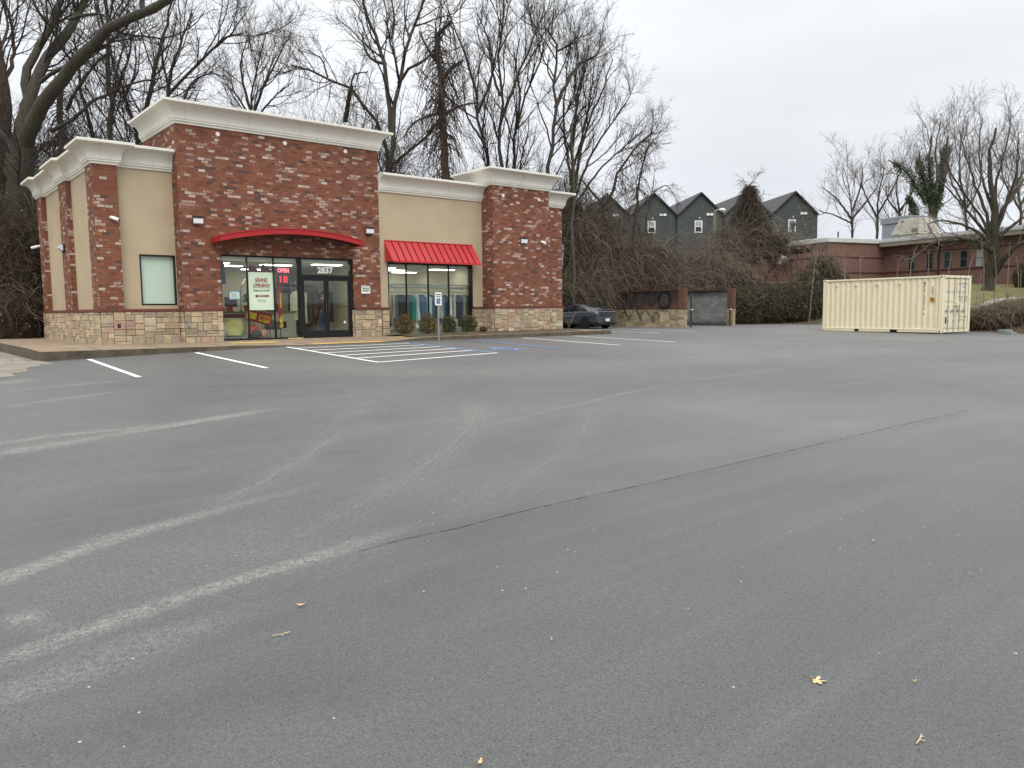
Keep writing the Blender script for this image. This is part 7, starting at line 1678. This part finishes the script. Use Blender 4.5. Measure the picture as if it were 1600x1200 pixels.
thicket('vine_thicket', 'wide sloping vine mound around the pointed tree', [(1110, 428, 59, 45, 36, 2.2), (1138, 408, 60, 35, 42, 2.2), (1125, 445, 57, 50, 32, 1.8), (1195, 378, 60, 40, 13, -1.2), (1238, 391, 60, 34, 7, -.8), (1085, 455, 56, 40, 26, 1.2)], 3300, 64, (VINE, VINE_G, VINE_D, VINE_G), DEADLEAF, 1800, .10, ln=(1.6, 4), droop=-.12, as_stems=40)
ct, cP, cR, cL = tree('vine_covered_tree', 'pointed cone-shaped tree smothered in dead vines before the townhouses', 60, [([(1172, 460), (1172, 380), (1172, 320), (1171, 288)], .22, .06), ([(1170, 420), (1150, 385), (1135, 365)], .1, .04), ([(1173, 415), (1200, 385), (1225, 375)], .1, .04), ([(1180, 460), (1196, 435), (1215, 405)], .10, .05)], 65, BARK, TW_B, dens=2.2, caps=(1.6, 1.2, .7), up=(-.1, -.12, -.1), hang=10, cat='tree')
def cone_vines(t):
    g = np.random.default_rng(9); n = 3600; K = 10; ax = np.array([[CY, -SY, 0], [SY, CY, 0], [0, 0, 1.]])
    top = np.array(at(1171, 292, 60)); h = g.uniform(0, 1, n) ** 1.25; a = g.uniform(0, 2 * np.pi, n); rad_ = (.06 + 2.6 * h ** 1.15) * g.uniform(.45, .98, n)
    P = np.empty((n, K, 3)); P[:, 0] = top + np.stack([np.cos(a) * rad_, np.sin(a) * rad_, -h * 5.2], -1) @ ax
    D = nrm(np.stack([np.cos(a), np.sin(a), g.uniform(-.6, .9, n)], -1) @ ax + g.normal(size=(n, 3)) * .5); L_ = (g.uniform(.4, 1.7, n) * (.55 + .6 * h))[:, None]
    for k in range(1, K): D = nrm(D + g.normal(size=(n, 3)) * .22 + np.array([0, 0, -.17 * k / 3])); P[:, k] = P[:, k - 1] + D * L_ / (K - 1)
    r_ = g.uniform(.009, .024, n)[:, None] * np.linspace(1, .5, K)
    for nm, mt, m_ in (('vines', VINE, a < 2.2), ('vines', VINE_D, a >= 2.2)):
        v_, f_ = tubes(P[m_], r_[m_], 3); np_mesh(nm, v_, f_, mt, t)
    nu, nv = 18, 10; V = []
    for j in range(nv):
        hh = j / (nv - 1)
        for i in range(nu):
            th = i / nu * 2 * np.pi; rr = (.05 + 2.2 * hh ** 1.2) * (.85 + .3 * float(vnoise(np.array([i * .8]), np.array([j * 1.1]), 1., 4)[0])); V.append(top + np.array([math.cos(th) * rr, math.sin(th) * rr, -.5 - hh * 4.9]) @ ax)
    i = np.arange((nv - 1) * nu).reshape(nv - 1, nu); j = np.roll(i, -1, 1); np_mesh('inner_mass', np.array(V), np.stack([i, j, j + nu, i + nu], -1).reshape(-1, 4), CORE, t, True)
cone_vines(ct)
tree('bare_tree', 'slim pale straight trunk standing in front of the thicket by the shop corner', 48, [([(897, 512), (896, 440), (895, 360), (897, 290), (893, 200)], .13, .06), ([(896, 300), (905, 260), (910, 220)], .05, .02)], 80, BARK_L, TW_B, dens=.7, group=GB, tmin=.6, caps=(2, 1.2, .8))
tree('bare_tree', 'dark crooked stem rising out of the rounded vine mound', 56, [([(1002, 480), (1000, 430), (1003, 390), (998, 350)], .12, .05), ([(1001, 430), (985, 400), (972, 385)], .07, .03)], 81, BARK, TW_B, dens=1.2, group=GB, tmin=.3, caps=(1.8, 1.2, .8))
# bushy hedge-like bank between the enclosure and the container
thicket('ivy_bank', 'dark leafy ivy and brush on the bank between the bin enclosure and the container', [(1165, 480, 53.5, 32, 32, 1.2), (1205, 478, 54, 35, 32, 1.2), (1245, 478, 54, 35, 34, 1.2), (1280, 476, 54, 35, 36, 1.2), (1180, 462, 56, 50, 20, 1.2), (1250, 460, 56, 50, 20, 1.2)], 1500, 66, (VINE_D, VINE, VINE_D), GREENLEAF, 17000, .12, ln=(.6, 1.6), core=.9)
thicket('green_bush', 'green bush against the brick corner above the container', [(1285, 425, 57, 26, 26, 1.2), (1262, 440, 57, 22, 20, 1.), (1305, 440, 57, 20, 18, .8)], 500, 67, (VINE, VINE_G), leaf_mat('olive_bush_leaf', (.030, .040, .012), (.075, .080, .028), (.14, .13, .06)), 5000, .12, kind=None, cat='bush', ln=(.8, 2), core=.7)
thicket('undergrowth', 'low brown brush behind the parked car', [(900, 470, 50, 50, 24, 1.2), (945, 468, 52.5, 26, 28, 1.), (860, 470, 52, 40, 30, 1)], 1500, 68, (VINE, VINE_G, VINE_D), GREENLEAF, 4200, .12, ln=(.8, 2))
thicket('undergrowth', 'dry brown brush on the slope right of the container', [(1545, 496, 38, 40, 17, 1.), (1590, 492, 38, 45, 20, 1.2), (1640, 490, 38, 50, 24, 1.2), (1525, 500, 39, 25, 14, .8)], 2600, 69, (VINE, VINE_G, VINE), TANLEAF, 11000, .07, ln=(.5, 1.5), rad=(.005, .012), core=.8)
# low tangle behind the shop roof line, so that no gap shows under the crowns
thicket('undergrowth', 'brown twiggy brush seen low between the trunks above the shop roof', [(150, 275, 48, 110, 55, 1.5), (340, 285, 50, 120, 55, 1.5), (520, 290, 52, 110, 70, 1.5), (670, 325, 52, 90, 36, 1.5), (815, 340, 53, 70, 28, 1.5)], 4200, 70, (VINE_D, TW_B, TW_G), None, 0, ln=(2.0, 5.2), droop=.01, core=.6, rad=(.007, .018))
# pale bare stalks along the right bank
gs = random.Random(8)
for i, (px, py, h) in enumerate(((1318, 445, 60), (1345, 440, 40), (1402, 440, 36), (1420, 440, 55), (1447, 440, 50), (1510, 440, 45), (1538, 468, 95), (1552, 470, 85), (1572, 478, 100), (1590, 470, 70), (1597, 480, 60), (1265, 445, 55), (1524, 470, 40), (1484, 440, 40))):
    d = 41. if py > 460 else 45.; p = at(px, py, d); zb = tz(p.x, p.y); top = at(px + gs.uniform(-6, 14), py - h, d); m = MB(); mid_ = (p + top) / 2 + Vector((gs.uniform(-.1, .1), gs.uniform(-.1, .1), 0)); m.tube([(p.x, p.y, zb - .1), tuple(mid_), tuple(top)], [.022, .017, .008], 5)
    for k in range(3):
        f = gs.uniform(.5, .95); q = mid_.lerp(top, f); m.tube([tuple(q), tuple(q + Vector((gs.uniform(-.3, .3), gs.uniform(-.3, .3), gs.uniform(.2, .5))))], [.008, .004], 4)
    tag(m.build('bare_sapling', plain('pale_stalk_bark', (.22, .17, .13), .9)), 'thin pale leafless stalk, %s along the bank by the container' % ORD[i], 'sapling', 'thin pale stalks along the bank')
# clipped evergreen at the right edge
thicket('evergreen_shrub', 'small dark evergreen shrub against the brick wall at the right edge', [(1598, 432, 52, 14, 20, .6)], 60, 71, (VINE_D,), SHRUB_G, 2200, .10, kind=None, cat='shrub', ln=(.3, .6), core=.8)
# dry grass tufts by the kerb end and leaf litter at the foot of the bank
def tuft(label, px, py, d):
    p = at(px, py, d); t = thing('dry_grass_tuft', label, 'grass tuft', (p.x, p.y, .62)); g = random.Random(5); m = MB()
    for i in range(16):
        a = g.uniform(0, 6.28); l = g.uniform(.35, .9); m.tube([(p.x, p.y, .62), (p.x + math.cos(a) * l * .25, p.y + math.sin(a) * l * .2, .62 + l * .6), (p.x + math.cos(a) * l * .6, p.y + math.sin(a) * l * .45, .62 + l)], [.007, .006, .003], 4)
    m.build('blades', plain('straw_blade', (.20, .16, .09), .9), t)
q = on_y(889, 513, .35); 
tuft('dry pale grass tuft at the shop corner in front of the parked car', 889, 512, 38.4)
def litter(name, label, n, pts, width, seed, size):
    g = np.random.default_rng(seed); P = []
    for _ in range(n):
        k = g.integers(0, len(pts) - 1); f = g.uniform(); X = pts[k][0] * (1 - f) + pts[k + 1][0] * f; Y = pts[k][1] * (1 - f) + pts[k + 1][1] * f; x, y = cw(X + g.normal() * width, Y + g.normal() * width); P.append((x, y))
    P = np.array(P); z = np.maximum(terrain_np(P[:, 0], P[:, 1]), lot_np(P[:, 0], P[:, 1])) + .015
    C = np.column_stack([P, z])
    V, Fq = leaves(n, lambda gg, m: (C, np.tile([0, 0, 1.], (m, 1)) * 0 + gg.normal(size=(m, 3)) * np.array([1, 1, .25])), size, seed, 1.0)
    o = np_mesh(name, V, Fq, DEADLEAF); tag(o, label, 'leaf litter', kind='stuff')
litter('leaf_litter', 'brown leaf litter along the foot of the bank by the bin enclosure', 5000, [(15.2, 53.2), (20.3, 51.0), (22.4, 44.5), (22.6, 37.8), (23.4, 34), (24.5, 31)], .55, 3, .10)
litter('leaf_litter', 'scattered dead leaves on the gritty strip left of the shop', 900, [(-22.5, 24.5), (-21.5, 28), (-21, 32), (-21.5, 36)], 1.0, 4, .09)
# trees across the street, seen only as reflections in the shop windows
GT = 'bare trees across the street'
for k, (x, y, src) in enumerate(((66, -52, 'tall pale-barked'), (88, -58, 'fan-crowned'), (78, -70, 'upright bare'), (100, -82, 'leaning slightly'), (52, -44, 'fine-twigged'), (84, -84, 'huge bare'))):
    o = [q for q in bpy.data.objects if q.parent is None and q.get('label', '').find(src) >= 0][0]
    c = copy_tree(o); c.location = (x, y, 0); c.rotation_euler = (0, 0, k * 1.3); c['label'] = 'bare tree across the street, reflected dimly in the shop windows'; c['group'] = GT
